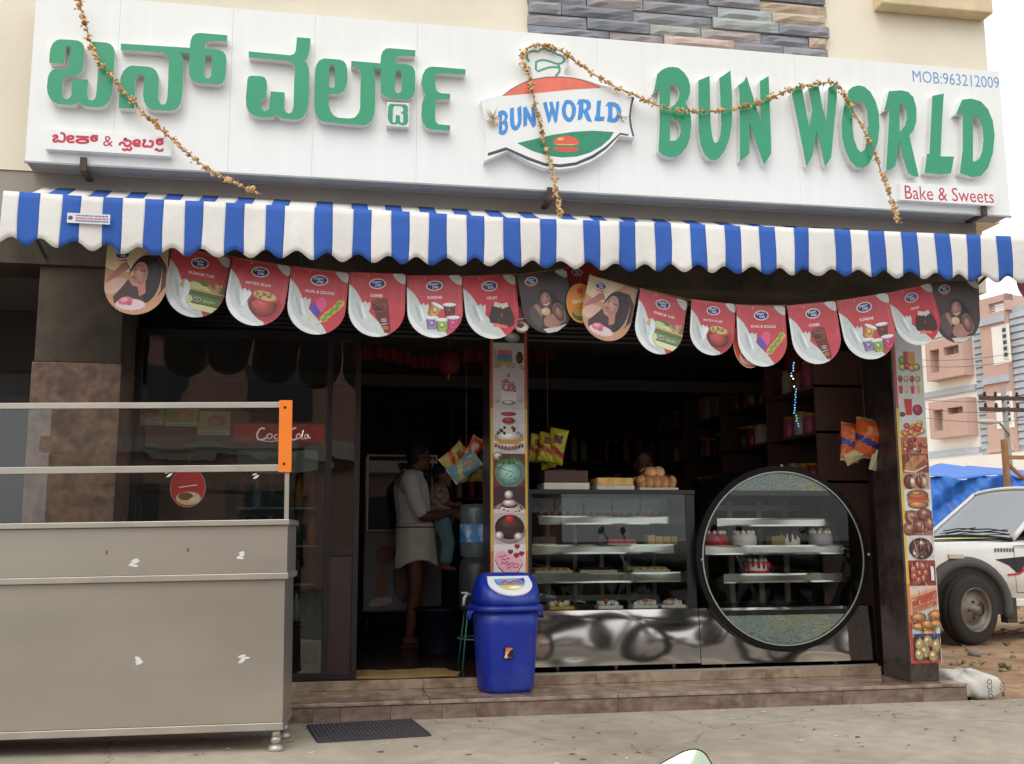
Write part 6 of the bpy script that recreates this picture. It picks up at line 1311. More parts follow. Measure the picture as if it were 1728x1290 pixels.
for s_ in (-1, 1): chain(mb, [((-.03, s_*.17, 1.31*s0), .06), ((.0, s_*.235, 1.04*s0), .045), ((.16, s_*.2, .92*s0), .028)]); hand(mb, (.16, s_*.2, .92*s0), (1, 0, -.6), (0, s_*.3, 1))
o = obj('body', mb, M_skin2, KP); fuse(o, .0075); hair(KP, Mh3, 1); faceparts(KP, Mh3, 1)
mb = MB(); chain(mb, [((0, 0, .88*s0), .152), ((-.012, 0, 1.08*s0), .15), ((-.035, 0, 1.25*s0), .152)]); caps(mb, (-.035, -.13, 1.3*s0), (-.035, .13, 1.3*s0), .1, .1)
for s_ in (-1, 1): chain(mb, [((-.035, s_*.17, 1.32*s0), .08), ((.0, s_*.235, 1.1*s0), .064)])
o = obj('shirt', mb, mat('dark_shirt', (40, 34, 44), .85), KP); fuse(o, .010, 5)
mb = MB()
for s_ in (-1, 1): chain(mb, [((0, s_*.085, .88*s0), .11), ((.02, s_*.087, .48*s0), .085), ((-.03, s_*.087, .12), .075)])
o = obj('trousers', mb, mat('dark_trousers', (34, 32, 38), .85), KP); fuse(o, .012, 4)
# ================================================================== CAR
wc = Vector((6.25, 3.2, 0)); hd_ = Vector((-.9918, -.1277, 0)).normalized()
CR = thing('parked_suv', 'white off-road car with grey wheel arches and red and black side graphics', 'car', (0, 0, 0), math.atan2(hd_.y, hd_.x))
# local frame: x forward, y left (towards the street), z up; front axle at x=0
wheel_half = .80
ly = Vector((-hd_.y, hd_.x, 0))
CR.location = wc - ly*.78 + Vector((0, 0, -.012)); CR.scale = (1, .95, .975)
M_car = mat('white_car_paint', (226, 224, 216), .25, var=.03, coat=.5); M_cl = mat('grey_cladding', (78, 77, 74), .7, var=.08); M_ty = mat('tyre', (44, 40, 37), .9, var=.15, bump=.3, bs=80); M_rim = mat('steel_rim', (126, 118, 108), .5, .6, var=.15, c2=(112, 98, 84), cs=8)
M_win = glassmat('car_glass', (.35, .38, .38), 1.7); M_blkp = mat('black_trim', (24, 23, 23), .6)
def carbody():
    # cross-sections along x: (x, half width at sill, half width at belt, z sill, z belt, z roof, half width roof)
    mb = MB(); S_ = []
    prof = [(.72, .60, .74, .50, .86, .93, .62), (.64, .72, .79, .46, .95, 1.01, .70), (.3, .76, .80, .44, .98, 1.035, .72), (-.3, .78, .81, .44, .985, 1.045, .73), (-.62, .78, .81, .42, .985, 1.05, .74),
            (-.66, .78, .81, .42, .985, 1.045, .74), (-1.0, .78, .81, .42, .99, 1.06, .745), (-2.6, .78, .81, .42, 1.0, 1.06, .745), (-3.4, .76, .80, .45, 1.0, 1.06, .74), (-3.48, .70, .76, .5, .98, 1.04, .70)]
    for (x, ws, wb, zs, zb_, zr, wr) in prof:
        S_.append([(x, -ws, zs), (x, -wb, (zs+zb_)/2), (x, -wb, zb_-.06), (x, -(wb+wr)/2-.02, zb_+.01), (x, -wr, zr-.03), (x, -wr*.5, zr), (x, 0, zr+.008), (x, wr*.5, zr), (x, wr, zr-.03), (x, (wb+wr)/2+.02, zb_+.01), (x, wb, zb_-.06), (x, wb, (zs+zb_)/2), (x, ws, zs)])
    loft(mb, S_, capb=True, capt=True); return mb
mb = carbody(); bd = obj('body', mb, M_car, CR)
# greenhouse
mb = MB(); pr_ = [(-.72, 1.035, .70), (-1.42, 1.57, .60), (-1.6, 1.62, .61), (-2.6, 1.66, .61), (-3.35, 1.62, .60), (-3.46, 1.05, .70)]
def hw(z): return .735-.13*(z-1.03)/.6
top = [(-1.36, 1.555), (-1.5, 1.605), (-1.9, 1.64), (-2.6, 1.66), (-3.3, 1.64), (-3.4, 1.58)]
mb = MB(); loft(mb, [[(x, y*k, z-.0+.03*(1-abs(k))) for k in (-1, -.8, -.4, 0, .4, .8, 1)] for (x, z), y in zip(top, (.60, .61, .61, .61, .61, .59))], capb=False, capt=False); o = obj('roof', mb, M_car, CR, recalc=False); o.modifiers.new('t', 'SOLIDIFY').thickness = .03
WS = [(-.70, -.70, 1.05), (-.70, .70, 1.05), (-1.36, .60, 1.565), (-1.36, -.60, 1.565)]
def wsp(u, v):
    a = Vector(WS[0]).lerp(Vector(WS[1]), u); b = Vector(WS[3]).lerp(Vector(WS[2]), u); p = a.lerp(b, v); bow = (1-(2*u-1)**2)*.09; return p+Vector((bow*.75, 0, bow*.45))
mb = MB(); mb.grid(wsp, 14, 8); ws = obj('windscreen', mb, glassmat('windscreen_glass', (.25, .27, .27), 6.0), CR, recalc=False)
mb = MB(); mb.tube([wsp(1, v/6) for v in range(7)], .028, 8); mb.tube([wsp(0, v/6) for v in range(7)], .028, 8); mb.tube([wsp(u/10, 1) for u in range(11)], .025, 8); obj('windscreen_pillar', mb, M_car, CR)
mb = MB(); mb.tube([wsp(u/12, -.01)+Vector((.012, 0, 0)) for u in range(13)], .014, 6); obj('windscreen_seal', mb, M_blkp, CR)
for u0, u1 in ((.24, .62), (.58, .93)):
    mb = MB(); p0 = wsp(u0+.02, .02)+Vector((.03, 0, .015)); mb.tube([p0, wsp(u1, .12)+Vector((.03, 0, .02)), wsp(u1+.0, .12)+Vector((.02, 0, .01))], .005, 6); mb.tube([wsp(u0, .09)+Vector((.018, 0, .012)), wsp((u0+u1)/2, .12)+Vector((.02, 0, .012)), wsp(u1, .10)+Vector((.018, 0, .012))], .007, 6); obj('wiper', mb, M_blkp, CR)
mb = MB(); mb.box(-1.0, -.72, -.66, .66, .9, 1.06); mb.box(-1.75, -1.55, -.6, -.1, .8, 1.45); mb.box(-1.75, -1.55, .1, .6, .8, 1.45); mb.box(-2.75, -2.55, -.6, .6, .8, 1.42); obj('seats', mb, mat('seat_dark', (40, 40, 44), .8), CR, bevel=.04)
# sides: pillars, glass, doors
for s_ in (-1, 1):
    mb = MB()
    for (xb, xt) in ((-1.95, -2.0), (-2.95, -2.95), (-3.4, -3.34)): mb.tube([(xb, s_*.735, 1.03), (xt, s_*.62, 1.6)], .04, 6)
    mb.tube([(-1.4, s_*.60, 1.58), (-2.4, s_*.615, 1.63), (-3.35, s_*.6, 1.6)], .03, 6); obj('pillar', mb, M_car, CR)
    for quad in ([(-.86, 1.06), (-1.93, 1.06), (-1.97, 1.57), (-1.47, 1.57)], [(-2.0, 1.06), (-2.92, 1.06), (-2.92, 1.57), (-2.03, 1.57)], [(-2.98, 1.06), (-3.38, 1.06), (-3.32, 1.56), (-2.98, 1.57)]):
        mb = MB(); mb.add([(x, s_*hw(z), z) for x, z in quad], [(0, 1, 2, 3)]); obj('side_window', mb, M_win, CR)
    mb = MB()
    for (x0, x1) in ((-.60, -1.94), (-1.98, -2.9)):
        pts = [(x0, .5), (x1, .5), (x1, .975), (x0, .975)]; mb.tube([(x, s_*(.815 if z > .6 else .812), z) for x, z in pts], .004, 5, closed=True)
    obj('door_gap', mb, M_blkp, CR)
    mb = MB(); mb.box(-1.86, -1.68, s_*.812-.012, s_*.812+.012, .86, .9); obj('door_handle', mb, M_blkp, CR, bevel=.004)
# black and red graphic, lettering, indicator on the left flank
pr = Print(); 
pr.poly((30, 30, 34), [(.36, .84), (1.6, .93), (1.6, .80), (.9, .74), (.62, .70), (.52, .78)])
pr.poly((214, 60, 50), [(.66, .72), (.74, .80), (1.05, .86), (1.6, .84), (1.6, .72), (1.1, .68)], sm=1); pr.poly((226, 206, 200), [(.72, .75), (.84, .82), (.95, .80), (.8, .72)], sm=1); pr.stroke((190, 40, 40), [(.5, .68), (.64, .69), (.72, .73)], .02)
for k in range(6): pr.rect((84, 80, 78), .76+.056*k, .58, .76+.056*k+.03+.008*(k % 2), .622)
for k in range(7): pr.rect((96, 92, 88), .36+.036*k, .915, .36+.036*k+.022, .955)
pr.L = [l for l in pr.L if True]
obj('side_graphic', Print.mb(pr, (0, .8145, 0), (-1, 0, 0), (0, 0, 1), (0, 1, 0)), PM(), CR, recalc=False)
pr = Print(); pr.poly((222, 206, 110), [(-.6, -.2), (.55, -.5), (.6, .25), (-.6, .62)])
mb = MB(); mb.add([(.5, -.5, 1.036), (.5, .35, 1.036), (-.6, .62, 1.058), (-.6, -.1, 1.062)], [(0, 1, 2, 3)]); obj('bonnet_stripe', mb, mat('yellow_stripe', (224, 210, 120), .35), CR)
mb = MB(); mb.box(.02, .20, .80, .828, .85, .90); o = obj('side_indicator', mb, mat('indicator', (206, 196, 170), .3), CR, bevel=.008)
for s_ in (-1, 1):
    mb = MB(); mb.tube([(.62, s_*.715, 1.0), (.3, s_*.735, 1.022), (-.3, s_*.745, 1.03), (-.64, s_*.75, 1.02)], .005, 5); obj('bonnet_gap', mb, M_blkp, CR)
    mb = MB(); mb.ell((-.86, s_*.92, 1.08), (.05, .1, .07), 14, 8); mb.tube([(-.84, s_*.74, 1.05), (-.85, s_*.86, 1.07)], .018, 6); obj('door_mirror', mb, M_blkp, CR)
# wheel arches (grey flares), bumper, sill
for s_ in (-1, 1):
    for xc in (0, -2.45):
        mb = MB(); N_ = 20; vs = []
        for (r, y) in ((.42, .78), (.435, .845), (.505, .845), (.545, .80)): vs += [(xc+r*math.cos(t)*1.02, s_*y, .36+r*math.sin(t)*.95) for t in [PI*(-.08+1.16*i/N_) for i in range(N_+1)]]
        k = N_+1; fs = [(j*k+i, j*k+i+1, (j+1)*k+i+1, (j+1)*k+i) for j in range(3) for i in range(N_)]; mb.add(vs, fs, 0, True); o = obj('wheel_arch', mb, M_cl, CR); o.modifiers.new('t', 'SOLIDIFY').thickness = .012
        mb = MB(); mb.add([(xc+.5*math.cos(t), s_*.812, .36+.48*math.sin(t)) for t in [PI*(-.05+1.1*i/20) for i in range(21)]], [tuple(range(21))]); obj('wheel_well_shade', mb, M_blkp, CR)  # flat black disc on the flank stands for the shaded wheel hollow
    mb = MB(); mb.box(-1.95, -.52, s_*.80-.03, s_*.80+.03, .36, .44); obj('sill', mb, M_car, CR, bevel=.012)
    mb = MB(); mb.box(-.56, -.44, s_*.79-.05, s_*.79+.05, .2, .45); obj('mud_flap', mb, mat('flap_brown', (74, 58, 48), .9), CR)
mb = MB(); loft(mb, [[(x_, y, z) for x_, z in ((.6, .42), (.78-.08*abs(y), .42), (.84-.12*y*y, .50), (.84-.12*y*y, .66), (.78-.08*abs(y), .70), (.6, .70))] for y in (-.86, -.7, -.35, 0, .35, .7, .86)]); obj('bumper', mb, M_cl, CR, bevel=.01)
mb = MB(); mb.box(.44, .62, .70, .835, .58, .72); obj('bumper_end', mb, M_cl, CR, bevel=.02)
mb = MB(); mb.box(.69, .72, -.36, .36, .66, .82); obj('grille', mb, M_blkp, CR)
for s_ in (-1, 1): mb = MB(); mb.box(.68, .72, s_*.52-.12, s_*.52+.12, .68, .82); obj('headlight', mb, glassmat('lamp_glass', (.8, .8, .8), 1.6), CR, bevel=.01)
def wheel(x, y, s_, steer=0):
    Mw = Matrix.Translation((x, y, .345)) @ Matrix.Rotation(steer, 4, 'Z') @ Matrix.Rotation(-s_*PI/2, 4, 'X')
    mb = MB(); R0 = .345; w_ = .10
    mb.lathe([(.215, -w_), (.30, -w_-.005), (.325, -w_+.008), (R0-.004, -w_+.035), (R0, -.05), (R0-.008, -.045), (R0-.008, -.03), (R0, -.025), (R0, .025), (R0-.008, .03), (R0-.008, .045), (R0, .05), (R0-.004, w_-.035), (.325, w_-.008), (.30, w_+.005), (.215, w_)], 48, M=Mw, cap=False)
    t = obj('wheel', mb, M_ty, CR)
    mb = MB(); mb.lathe([(.218, -w_), (.20, -.06), (.20, .03), (.222, w_), (.212, w_+.004), (.195, w_-.02), (.19, .05), (.15, .035), (.115, .07), (.075, .085), (.05, .10), (.045, .125), (.0, .13)], 40, M=Mw, cap=False)
    obj('rim', mb, M_rim, t, world=True) if False else None
    r_ = obj('rim', mb, M_rim, CR); r_.parent = t; r_.matrix_parent_inverse = Matrix.Translation(t.location).inverted()
    mb = MB()
    for k in range(5): a_ = 2*PI*k/5; mb.lathe([(.012, .07), (.012, .1), (.008, .105)], 8, (.085*math.cos(a_), .085*math.sin(a_), 0), M=Mw)
    n_ = obj('wheel_nut', mb, mat('nut_dark', (90, 82, 74), .5, .6), CR); n_.parent = t; n_.matrix_parent_inverse = Matrix.Translation(t.location).inverted()
wheel(0, .80, 1, math.radians(11)); wheel(0, -.76, -1, math.radians(11)); wheel(-2.45, .73, 1); wheel(-2.45, -.73, -1)
mb = MB(); mb.tube([(0, -.7, .36), (0, .7, .36)], .05, 8); mb.tube([(-2.45, -.7, .36), (-2.45, .7, .36)], .05, 8); mb.box(-3.2, .5, -.5, .5, .34, .45); obj('chassis', mb, M_blkp, CR)
# rubbish by the car
R_ = random.Random(4); mb = MB(); rq = SZ(1712, 1075, .0)
for k in range(26):
    a_ = R_.uniform(0, 6.3); p = rq+Vector((R_.uniform(-.4, .5), R_.uniform(-.2, .2), .02)); mb.tube([p, p+Vector((math.cos(a_)*R_.uniform(.1, .35), math.sin(a_)*R_.uniform(.05, .15), R_.uniform(.0, .07)))], [.008, .004], 5)
obj('twig_heap', mb, mat('dry_twigs', (112, 86, 66), .95), label='heap of dry twigs on the dirt beside the front wheel', cat='twigs')
# ================================================================== WHITE SACK AT THE STEP END
sk = SZ(1640, 1183, 0); SK = thing('cement_sack', 'dirty white woven sack with black letters slumped at the step end', 'sack', (4.3, .12, 0))
mb = MB()
def fn(u, v):
    a_ = 2*PI*u; t = PI*v; r = 1+.07*math.sin(5*a_+2)+.05*math.sin(9*a_+4*t)
    sx_ = math.copysign(abs(math.cos(a_))**.55, math.cos(a_)); sy_ = math.copysign(abs(math.sin(a_))**.55, math.sin(a_)); e_ = math.sin(t)**.35
    return (4.21+.16*e_*sx_*r, .24+.25*e_*sy_*r, .07-.075*math.copysign(abs(math.cos(t))**.6, math.cos(t))*(1+.12*math.sin(3*a_)+.08*math.sin(7*a_)))
mb.grid(fn, 40, 16); obj('bag', mb, mat('woven_white', (200, 194, 184), .85, var=.12, bump=.5, bs=18), SK, world=True)
pr = Print(); pr.text((70, 68, 72), 'OSCO', 0, 0, .036, w=.12, rot=PI/2, bold=.01); pr.text((90, 88, 92), 'MCO', .09, -.005, .03, w=.09, rot=PI/2, bold=.01)
tq = Vector((4.20, -.045, .07)); obj('lettering', pr.mb(tq, (1, 0, .0), (0, 0, 1), (0, -1, 0), .001), PM(), SK, world=True, recalc=False)
# ================================================================== TARPAULIN AND POSTS
TP = thing('blue_tarpaulin', 'blue plastic tarpaulin stretched over poles behind the white car', 'tarpaulin', (10, 9, 0))
def tq_(x, y): return SY(x, y, 8.5)
ta, tb = SY(1530, 806, 8.5), SY(1800, 803, 8.5); tc_, td = SY(1530, 900, 8.0), SY(1800, 905, 8.0)
mb = MB()
def fn(u, v):
    a = ta.lerp(tb, u); b = tc_.lerp(td, u); p = a.lerp(b, v); p.y += .25*math.sin(v*2.2)-.05*math.sin(u*25+v*7)-.03*math.sin(u*60-v*16); p.z += .03*math.sin(u*14)*(1-v)+.02*math.sin(u*33+v*20); return p
mb.grid(fn, 70, 24)
def fn2(u, v):
    p = ta.lerp(tb, u); return p+Vector((0, 2.6*v, .35*v+.04*math.sin(u*25)*v+.03*math.sin(u*14)*(1-v)))
mb.grid(fn2, 50, 10); o = obj('sheet', mb, mat('blue_tarp', (36, 104, 190), .45, var=.15, vs=3, bump=.3, bs=8), TP, world=True, recalc=False); o.modifiers.new('t', 'SOLIDIFY').thickness = .004
for x in (ta.x+.1, (ta.x+tb.x)/2, tb.x-.1):
    mb = MB(); mb.tube([(x, 8.62, -.03), (x, 8.62, ta.z-.02)], .03, 8); obj('pole', mb, M_rust, TP, world=True)
M_wood = mat('weathered_wood', (150, 112, 76), .9, var=.2)
WF = thing('wooden_frame', 'weathered wooden post with cross beam standing beyond the car', 'post', (0, 0, 0))
a, b = SY(1694, 742, 7.5), SY(1694, 830, 7.5); WF.location = (a.x, 7.5, 0)
mb = MB(); mb.box(a.x-.03, a.x+.03, 7.46, 7.54, -.03, a.z); obj('post', mb, M_wood, WF, world=True)
c = SY(1704, 772, 7.55); d = SY(1790, 768, 7.55); mb = MB(); mb.box(c.x-.04, d.x, 7.545, 7.6, c.z-.028, c.z+.028); mb.box(d.x-.1, d.x, 7.545, 7.62, -.03, d.z-.041); obj('cross_beam', mb, M_wood, WF, world=True)
mb = MB(); p0, p1 = SY(1702, 785, 7.62), SY(1728, 808, 7.62); mb.tube([p0, p0+(p1-p0)*2], .035, 6); obj('brace', mb, M_wood, WF, world=True)
# ================================================================== FAR APARTMENT BUILDING
Q = Vector((25.2, 31.1, 0)); fd = Vector((.21, -.98, 0)).normalized(); fn_ = Vector((-fd.y*-1, fd.x*-1, 0))
fn_ = Vector((-.98, -.21, 0)).normalized()          # outward normal, towards -x
AB = thing('apartment_building', 'cream apartment block with terracotta window boxes and blue grey siding strips', 'building', Q)
def onB(x, y, off=0):
    d = ray(x, y); P0 = Q+fn_*off; t = (P0-CAM).dot(fn_)/d.dot(fn_); p = CAM+d*t; return (p-Q).dot(fd), p.z
def bb(mb, u0, u1, z0, z1, o0, o1):
    vs = [Q+fd*u+fn_*o+Vector((0, 0, z)) for z in (z0, z1) for o in (o0, o1) for u in (u0, u1)]
    mb.add(vs, [(0, 2, 3, 1), (4, 5, 7, 6), (0, 1, 5, 4), (2, 6, 7, 3), (0, 4, 6, 2), (1, 3, 7, 5)])
def ab(name, mb, m_, par=None, **k): return obj(name, mb, m_, par or AB, world=True, **k)
M_abw = mat('apartment_cream', (240, 236, 226), .85, var=.04, vs=.6); M_ter = mat('terracotta_paint', (196, 164, 150), .85, var=.06, vs=.6); M_sid = mat('siding_blue', (178, 184, 190), .8, var=.08); M_wf = mat('window_white', (214, 214, 210), .6); M_wg = mat('window_dark', (52, 58, 62), .2); M_bd = mat('blue_door', (126, 144, 158), .6)  # cream, terracotta and siding colours lightened to stand in for haze and glare
uL = onB(1500, 640)[0]; uS0 = onB(1648, 640)[0]; uS1 = onB(1668, 640)[0]; uT1 = onB(1712, 640)[0]; uR = onB(1800, 640)[0]
zroof = onB(1600, 562)[1]; zfl = onB(1600, 765)[1]; zbase = onB(1600, 778)[1]
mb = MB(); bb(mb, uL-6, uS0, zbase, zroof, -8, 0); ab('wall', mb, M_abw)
zt2 = onB(1690, 500)[1]
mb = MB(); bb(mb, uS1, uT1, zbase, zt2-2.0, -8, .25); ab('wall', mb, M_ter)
# parapet of the terracotta bay with an opening
pu0, pz0 = onB(1669, 530, .25); pu1, pz1 = onB(1698, 506, .25)
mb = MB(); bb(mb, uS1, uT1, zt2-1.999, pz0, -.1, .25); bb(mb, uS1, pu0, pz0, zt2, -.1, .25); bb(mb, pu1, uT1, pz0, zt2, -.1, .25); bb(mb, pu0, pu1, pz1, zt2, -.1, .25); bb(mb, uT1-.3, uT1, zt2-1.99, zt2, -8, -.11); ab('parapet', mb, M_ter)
mb = MB()
for k in range(4): z = pz0+(pz1-pz0)*(k+.5)/4; bb(mb, pu0, pu1, z-.03, z+.03, .05, .1)
ab('railing', mb, M_wf)
# siding strips
for (a_, b_) in ((uS0, uS1), (uT1, uR)):
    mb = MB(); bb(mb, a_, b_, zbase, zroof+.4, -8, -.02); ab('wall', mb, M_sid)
    z = zfl
    while z < zroof+.2:
        mb = MB(); vs = [Q+fd*u+fn_*o+Vector((0, 0, zz_)) for u in (a_+.02, b_-.02) for o, zz_ in ((-.01, z), (.07, z+.02), (.02, z+.23), (-.01, z+.23))]
        mb.add(vs, [(0, 1, 2, 3), (4, 7, 6, 5), (0, 4, 5, 1), (1, 5, 6, 2), (2, 6, 7, 3)]); ab('siding_board', mb, M_sid); z += .27
# bands
for (py_, c_) in ((562, M_sid), (662, M_sid), (765, M_sid)):
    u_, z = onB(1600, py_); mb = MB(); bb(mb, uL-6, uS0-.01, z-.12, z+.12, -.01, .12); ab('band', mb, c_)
for py_ in (538, 640, 757):
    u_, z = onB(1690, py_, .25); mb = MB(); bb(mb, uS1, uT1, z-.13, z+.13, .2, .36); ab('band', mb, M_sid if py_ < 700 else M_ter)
# projecting frame boxes with a door and a window
def frame_box(x0, y0, x1, y1):
    u0, z1 = onB(x0, y0, .5); u1, _ = onB(x1, y0, .5); _, z0 = onB(x0, y1, .5); zt = z1; W = u1-u0
    o = None
    mb = MB(); bb(mb, u0, u1, z0, z0+.3, 0.001, .55); bb(mb, u0, u1, zt-.35, zt, .001, .55)
    for (a, b) in ((0, .12), (.38, .5), (.9, 1)): bb(mb, u0+W*a, u0+W*b, z0+.301, zt-.351, .001, .55)
    bb(mb, u0+W*.5+.001, u0+W*.9-.001, z0+.302, z0+.9, .001, .54); o = ab('window_box', mb, M_ter)
    mb = MB(); bb(mb, u0+W*.12, u0+W*.38, z0+.3, zt-.35, .002, .1); dd = ab('balcony_door', mb, M_abw); mb = MB(); bb(mb, u0+W*.24, u0+W*.37, z0+.3, zt-.5, .101, .12); obj('door_leaf', mb, M_bd, dd, world=True)
    mb = MB(); bb(mb, u0+W*.5, u0+W*.9, z0+.9, zt-.35, .0015, .004); ab('recess', mb, M_abw)
    mb = MB(); a, b = u0+W*.56, u0+W*.84; bb(mb, a, b, z0+.95, zt-.4, .005, .06); wn = ab('window', mb, M_wf)
    for i in range(2):
        for j in range(3):
            mb = MB(); zz0 = z0+.98+(zt-.4-z0-1.0)*j/3; zz1 = z0+.94+(zt-.4-z0-1.0)*(j+1)/3; bb(mb, a+(b-a)*(.08+.46*i), a+(b-a)*(.46+.46*i), zz0, zz1, .055, .075); obj('pane', mb, M_wg, wn, world=True)
frame_box(1562, 580, 1625, 645); frame_box(1568, 680, 1632, 742)
# tall windows of the terracotta bay
for (x0, y0, x1, y1) in ((1673, 553, 1703, 618), (1679, 665, 1708, 725)):
    u0, z1 = onB(x0, y0, .25); u1, _ = onB(x1, y0, .25); _, z0 = onB(x0, y1, .25); W = u1-u0
    mb = MB(); bb(mb, u0, u1, z0, z1, .2505, .27); wn = ab('window_reveal', mb, M_abw)
    mb = MB(); bb(mb, u0+W*.62, u0+W*.9, z0+.15, z1, .2705, .3); w2 = obj('window', mb, M_wf, wn, world=True)
    for j in range(5): mb = MB(); bb(mb, u0+W*.67, u0+W*.85, z0+.25+(z1-z0-.3)*j/5, z0+.15+(z1-z0-.3)*(j+1)/5, .3005, .32); obj('pane', mb, M_wg, wn, world=True)
mb = MB(); bb(mb, uL-6, uR+3, 0, zbase-.001, -8, -1.6); ab('ground_floor', mb, mat('ground_floor_dark', (104, 106, 112), .7))
mb = MB(); bb(mb, uL-6, uR+3, zbase-.9, zbase, -1.6, .9); ab('canopy', mb, M_abw)
mb = MB()
for k in range(5): bb(mb, uL+3*k, uL+3*k+.35, -.1, zbase-.9, -.6, -.2)
ab('column', mb, M_abw)
mb = MB(); bb(mb, uL-6, uS0, zroof+.75, zroof+.82, -.3, -.22)
for k in range(16): bb(mb, uL+k*.8, uL+k*.8+.06, zroof, zroof+.8, -.29, -.23)
ab('roof_railing', mb, M_blkp)
# ================================================================== UTILITY POLE, LAMP, WIRES
pb_ = SY(1706, 790, 17.0); UPX = pb_.x; UPY = 17.0
UPo = thing('utility_pole', 'grey concrete utility pole with crossarms in front of the apartment block', 'utility pole', (UPX, UPY, 0))
zt_ = SY(1701, 655, UPY).z; mb = MB(); mb.tube([(UPX, UPY, -.03), (UPX-.05, UPY, zt_)], [.085, .06], 10); obj('pole', mb, mat('pole_concrete', (142, 138, 132), .9), UPo, world=True)
for py_ in (673, 692):
    z = SY(1700, py_, UPY).z; mb = MB(); mb.box(UPX-.75, UPX+.75, UPY-.06, UPY+.0, z-.05, z+.05); ca = obj('crossarm', mb, M_rust, UPo, world=True)
    for x in (-.6, -.3, .3, .6): mb = MB(); mb.lathe([(.02, .05), (.045, .07), (.03, .11), (.04, .14), (.01, .17)], 8, (UPX+x, UPY-.03, z)); obj('insulator', mb, M_blkp, ca, world=True)
lz_ = SY(1700, 735, UPY).z; lq = SY(1660, 712, UPY-.3)
mb = MB(); mb.tube([(UPX-.05, UPY-.1, lz_), (UPX-.35, UPY-.2, lz_+.28), (lq.x+.3, UPY-.3, lq.z)], .03, 8); la = obj('lamp_arm', mb, mat('lamp_arm', (150, 148, 144), .5, .4), UPo, world=True)
mb = MB(); mb.ell((lq.x+.1, UPY-.3, lq.z), (.28, .11, .07), 14, 8); obj('lamp_head', mb, mat('lamp_head', (176, 174, 168), .5), la, world=True)
for i, (y0, y1) in enumerate(((602, 578), (612, 592), (664, 660), (676, 684), (690, 702))):
    a = SY(1480, y0, UPY+3); b = SY(1800, y1, UPY-2); mb = MB(); mb.tube([a.lerp(b, t/10)-Vector((0, 0, .25*math.sin(PI*t/10))) for t in range(11)], .006, 5)
    obj('overhead_wire', mb, M_blkp, label='thin black overhead wire sagging past the apartment block', cat='wire', group='overhead wires')
# ================================================================== ACROSS THE STREET (seen in the glass and the polished steel)
OB = thing('street_block', 'pinkish brown building across the street, seen reflected in the shop glass', 'building', (0, -19, -.2))
M_ob = mat('pink_plaster', (176, 138, 122), .85, var=.08, vs=.8); M_ob2 = mat('pale_band', (196, 184, 170), .85)
mb = MB(); mb.box(-9, 6, -26, -19, -.2, 7.5); obj('wall', mb, M_ob, OB, world=True)
for z in (3.0, 6.2): mb = MB(); mb.box(-9.1, 6.1, -18.999, -18.7, z, z+.35); obj('band', mb, M_ob2, OB, world=True)
for x in range(-8, 6, 3):
    for z in (.9, 4.0): mb = MB(); mb.box(x, x+1.5, -18.999, -18.95, z, z+1.4); obj('window', mb, M_wg, OB, world=True)
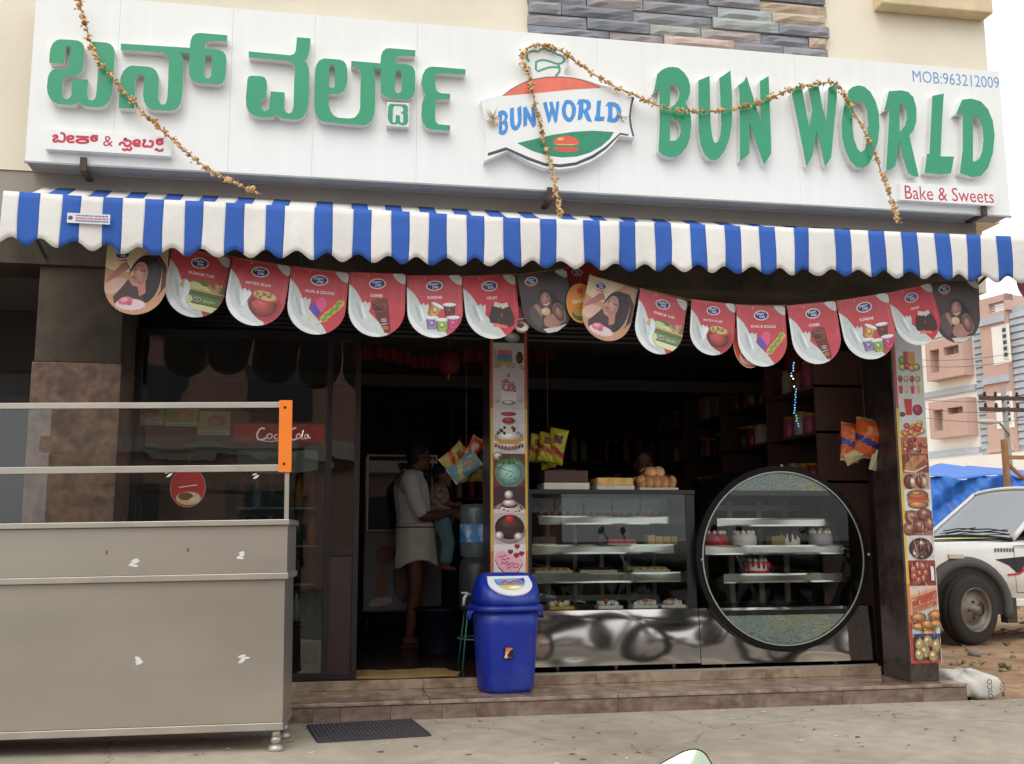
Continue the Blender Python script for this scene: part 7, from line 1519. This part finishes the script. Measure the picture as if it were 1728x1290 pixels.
# motorcycles parked on the street edge in front of the shop
M_bk = mat('black_bike_paint', (18, 18, 20), .2, coat=.5); M_chr = mat('chrome', (190, 190, 190), .12, 1, var=.02); M_seat = mat('black_seat', (26, 25, 26), .6)
M_bm = mat('mirror_green', (176, 186, 160), .05, 1, var=.0)  # pale green tint stands for foliage reflected in the mirror
def bike(x, y, rz, label, z=-.2):
    t = thing('motorcycle', label, 'motorcycle', (x, y, z), rz, group='motorcycles at the kerb')
    for xw in (.66, -.62):
        mb = MB(); mb.lathe([(.23, -.035), (.275, -.045), (.30, -.02), (.305, 0), (.30, .02), (.275, .045), (.23, .035)], 32, M=Matrix.Translation((xw, 0, .305)) @ Matrix.Rotation(PI/2, 4, 'X'), cap=False); wl = obj('wheel', mb, M_ty, t)
        mb = MB()
        for k in range(6): a = PI*k/3; mb.tube([(xw, 0, .305), (xw+.24*math.cos(a), 0, .305+.24*math.sin(a))], .012, 6)
        mb.tube([(xw, -.09, .305), (xw, .09, .305)], .02, 8); q = obj('rim', mb, M_chr, t); q.parent = wl; q.matrix_parent_inverse = Matrix.Translation(wl.location).inverted()
    mb = MB(); mb.tube([(.66, .09, .305), (.5, .09, .62), (.40, .08, .86)], .022, 8); mb.tube([(.66, -.09, .305), (.5, -.09, .62), (.40, -.08, .86)], .022, 8); obj('fork', mb, M_chr, t)
    mb = MB(); mb.tube([(.42, 0, .8), (.1, 0, .62), (-.35, 0, .6), (-.75, 0, .72)], .03, 8); mb.tube([(.4, 0, .7), (.25, 0, .3), (-.1, 0, .25), (-.3, 0, .42)], .025, 8); mb.tube([(-.62, .1, .305), (-.2, .1, .38)], .02, 6); mb.tube([(-.62, -.1, .305), (-.2, -.1, .38)], .02, 6); obj('frame', mb, M_bk, t)
    mb = MB(); mb.ell((.14, 0, .78), (.28, .15, .14), 18, 10); obj('tank', mb, M_bk, t)
    for s_ in (-1, 1): mb = MB(); mb.ell((-.34, s_*.12, .6), (.26, .035, .11), 14, 8); obj('side_panel', mb, M_bk, t)
    mb = MB(); loft(mb, [[(x_, .13*w_*math.cos(a), zc+.06*math.sin(a)) for a in [2*PI*i/14 for i in range(14)]] for x_, w_, zc in ((-.06, .7, .74), (-.2, 1, .75), (-.5, 1.05, .78), (-.78, .8, .82))]); obj('seat', mb, M_seat, t)
    mb = MB(); mb.ell((.08, 0, .42), (.17, .13, .16), 14, 8); mb.box(.0, .14, -.09, .09, .5, .6); obj('engine', mb, mat('engine_grey', (96, 94, 92), .4, .6), t)
    mb = MB(); mb.tube([(.15, -.14, .35), (.05, -.16, .27), (-.7, -.18, .36)], [.02, .025, .045], 10); obj('exhaust', mb, M_chr, t)
    mb = MB(); mb.lathe([(.02, 0), (.085, .04), (.095, .12), (.09, .13)], 18, M=Matrix.Translation((.44, 0, .86)) @ Matrix.Rotation(PI/2, 4, 'Y')); hl = obj('headlight', mb, M_chr, t)
    mb = MB(); mb.tube([(.25, .36, .97), (.34, .3, .99), (.40, .12, .94), (.40, -.12, .94), (.34, -.3, .99), (.25, -.36, .97)], .014, 8); obj('handlebar', mb, M_bk, t)
    mb = MB(); mb.box(.5, .82, -.05, .05, .6, .62, M=None); mb.box(-.98, -.6, -.07, .07, .66, .69); obj('mudguard', mb, M_bk, t, bevel=.01)
    for s_ in (-1, 1):
        mb = MB(); mb.tube([(.32, s_*.26, .99), (.31, s_*.31, 1.05), (.28, s_*.34, 1.09)], .006, 6); st_ = obj('mirror_stalk', mb, M_blkp, t)
        Mm_ = Matrix.Translation((.27, s_*.36, 1.12)) @ Matrix.Rotation(math.radians(16), 4, 'Y') @ Matrix.Rotation(s_*math.radians(-27), 4, 'X')
        def rr2(k_, x_, e=3.4): return [(x_, .054*k_*math.copysign(abs(math.cos(q))**(2/e), math.cos(q)), .034*k_*math.copysign(abs(math.sin(q))**(2/e), math.sin(q))) for q in [2*PI*i/36 for i in range(36)]]
        mb = MB(); loft(mb, [[tuple(Mm_ @ Vector(p)) for p in rr2(k_, x_)] for k_, x_ in ((1, -.012), (1.02, -.006), (1, .006), (.7, .022), (.2, .03))]); mh = obj('mirror', mb, M_blkp, t)
        mb = MB(); loft(mb, [[tuple(Mm_ @ Vector(p)) for p in rr2(k_, -.0126-.009*(1-k_*k_))] for k_ in (.96, .75, .5, .25, .05)], capb=False); q = obj('mirror_glass', mb, M_bm, t); q.parent = mh; q.matrix_parent_inverse = Matrix.Translation(mh.location).inverted()
    return t
# the mirror that peeps into the picture stands about 1.2 m from the camera
mq = CAM+ray(1146, 1320)*1.5
rz = math.radians(78); off = Matrix.Rotation(rz, 3, 'Z') @ Vector((.27, .36, 0))
bike(mq.x-off.x, mq.y-off.y, rz, 'black motorcycle whose pale mirror rises before the step', z=mq.z-1.12)
bike(2.95, -4.25, math.radians(35), 'black motorcycle reflected in the steel under the pastry case', z=0)
bike(3.75, -2.95, math.radians(42), 'black motorcycle reflected left of the round case ring', z=0)
bike(5.1, -3.1, math.radians(-30), 'black motorcycle reflected right of the round case ring', z=0)
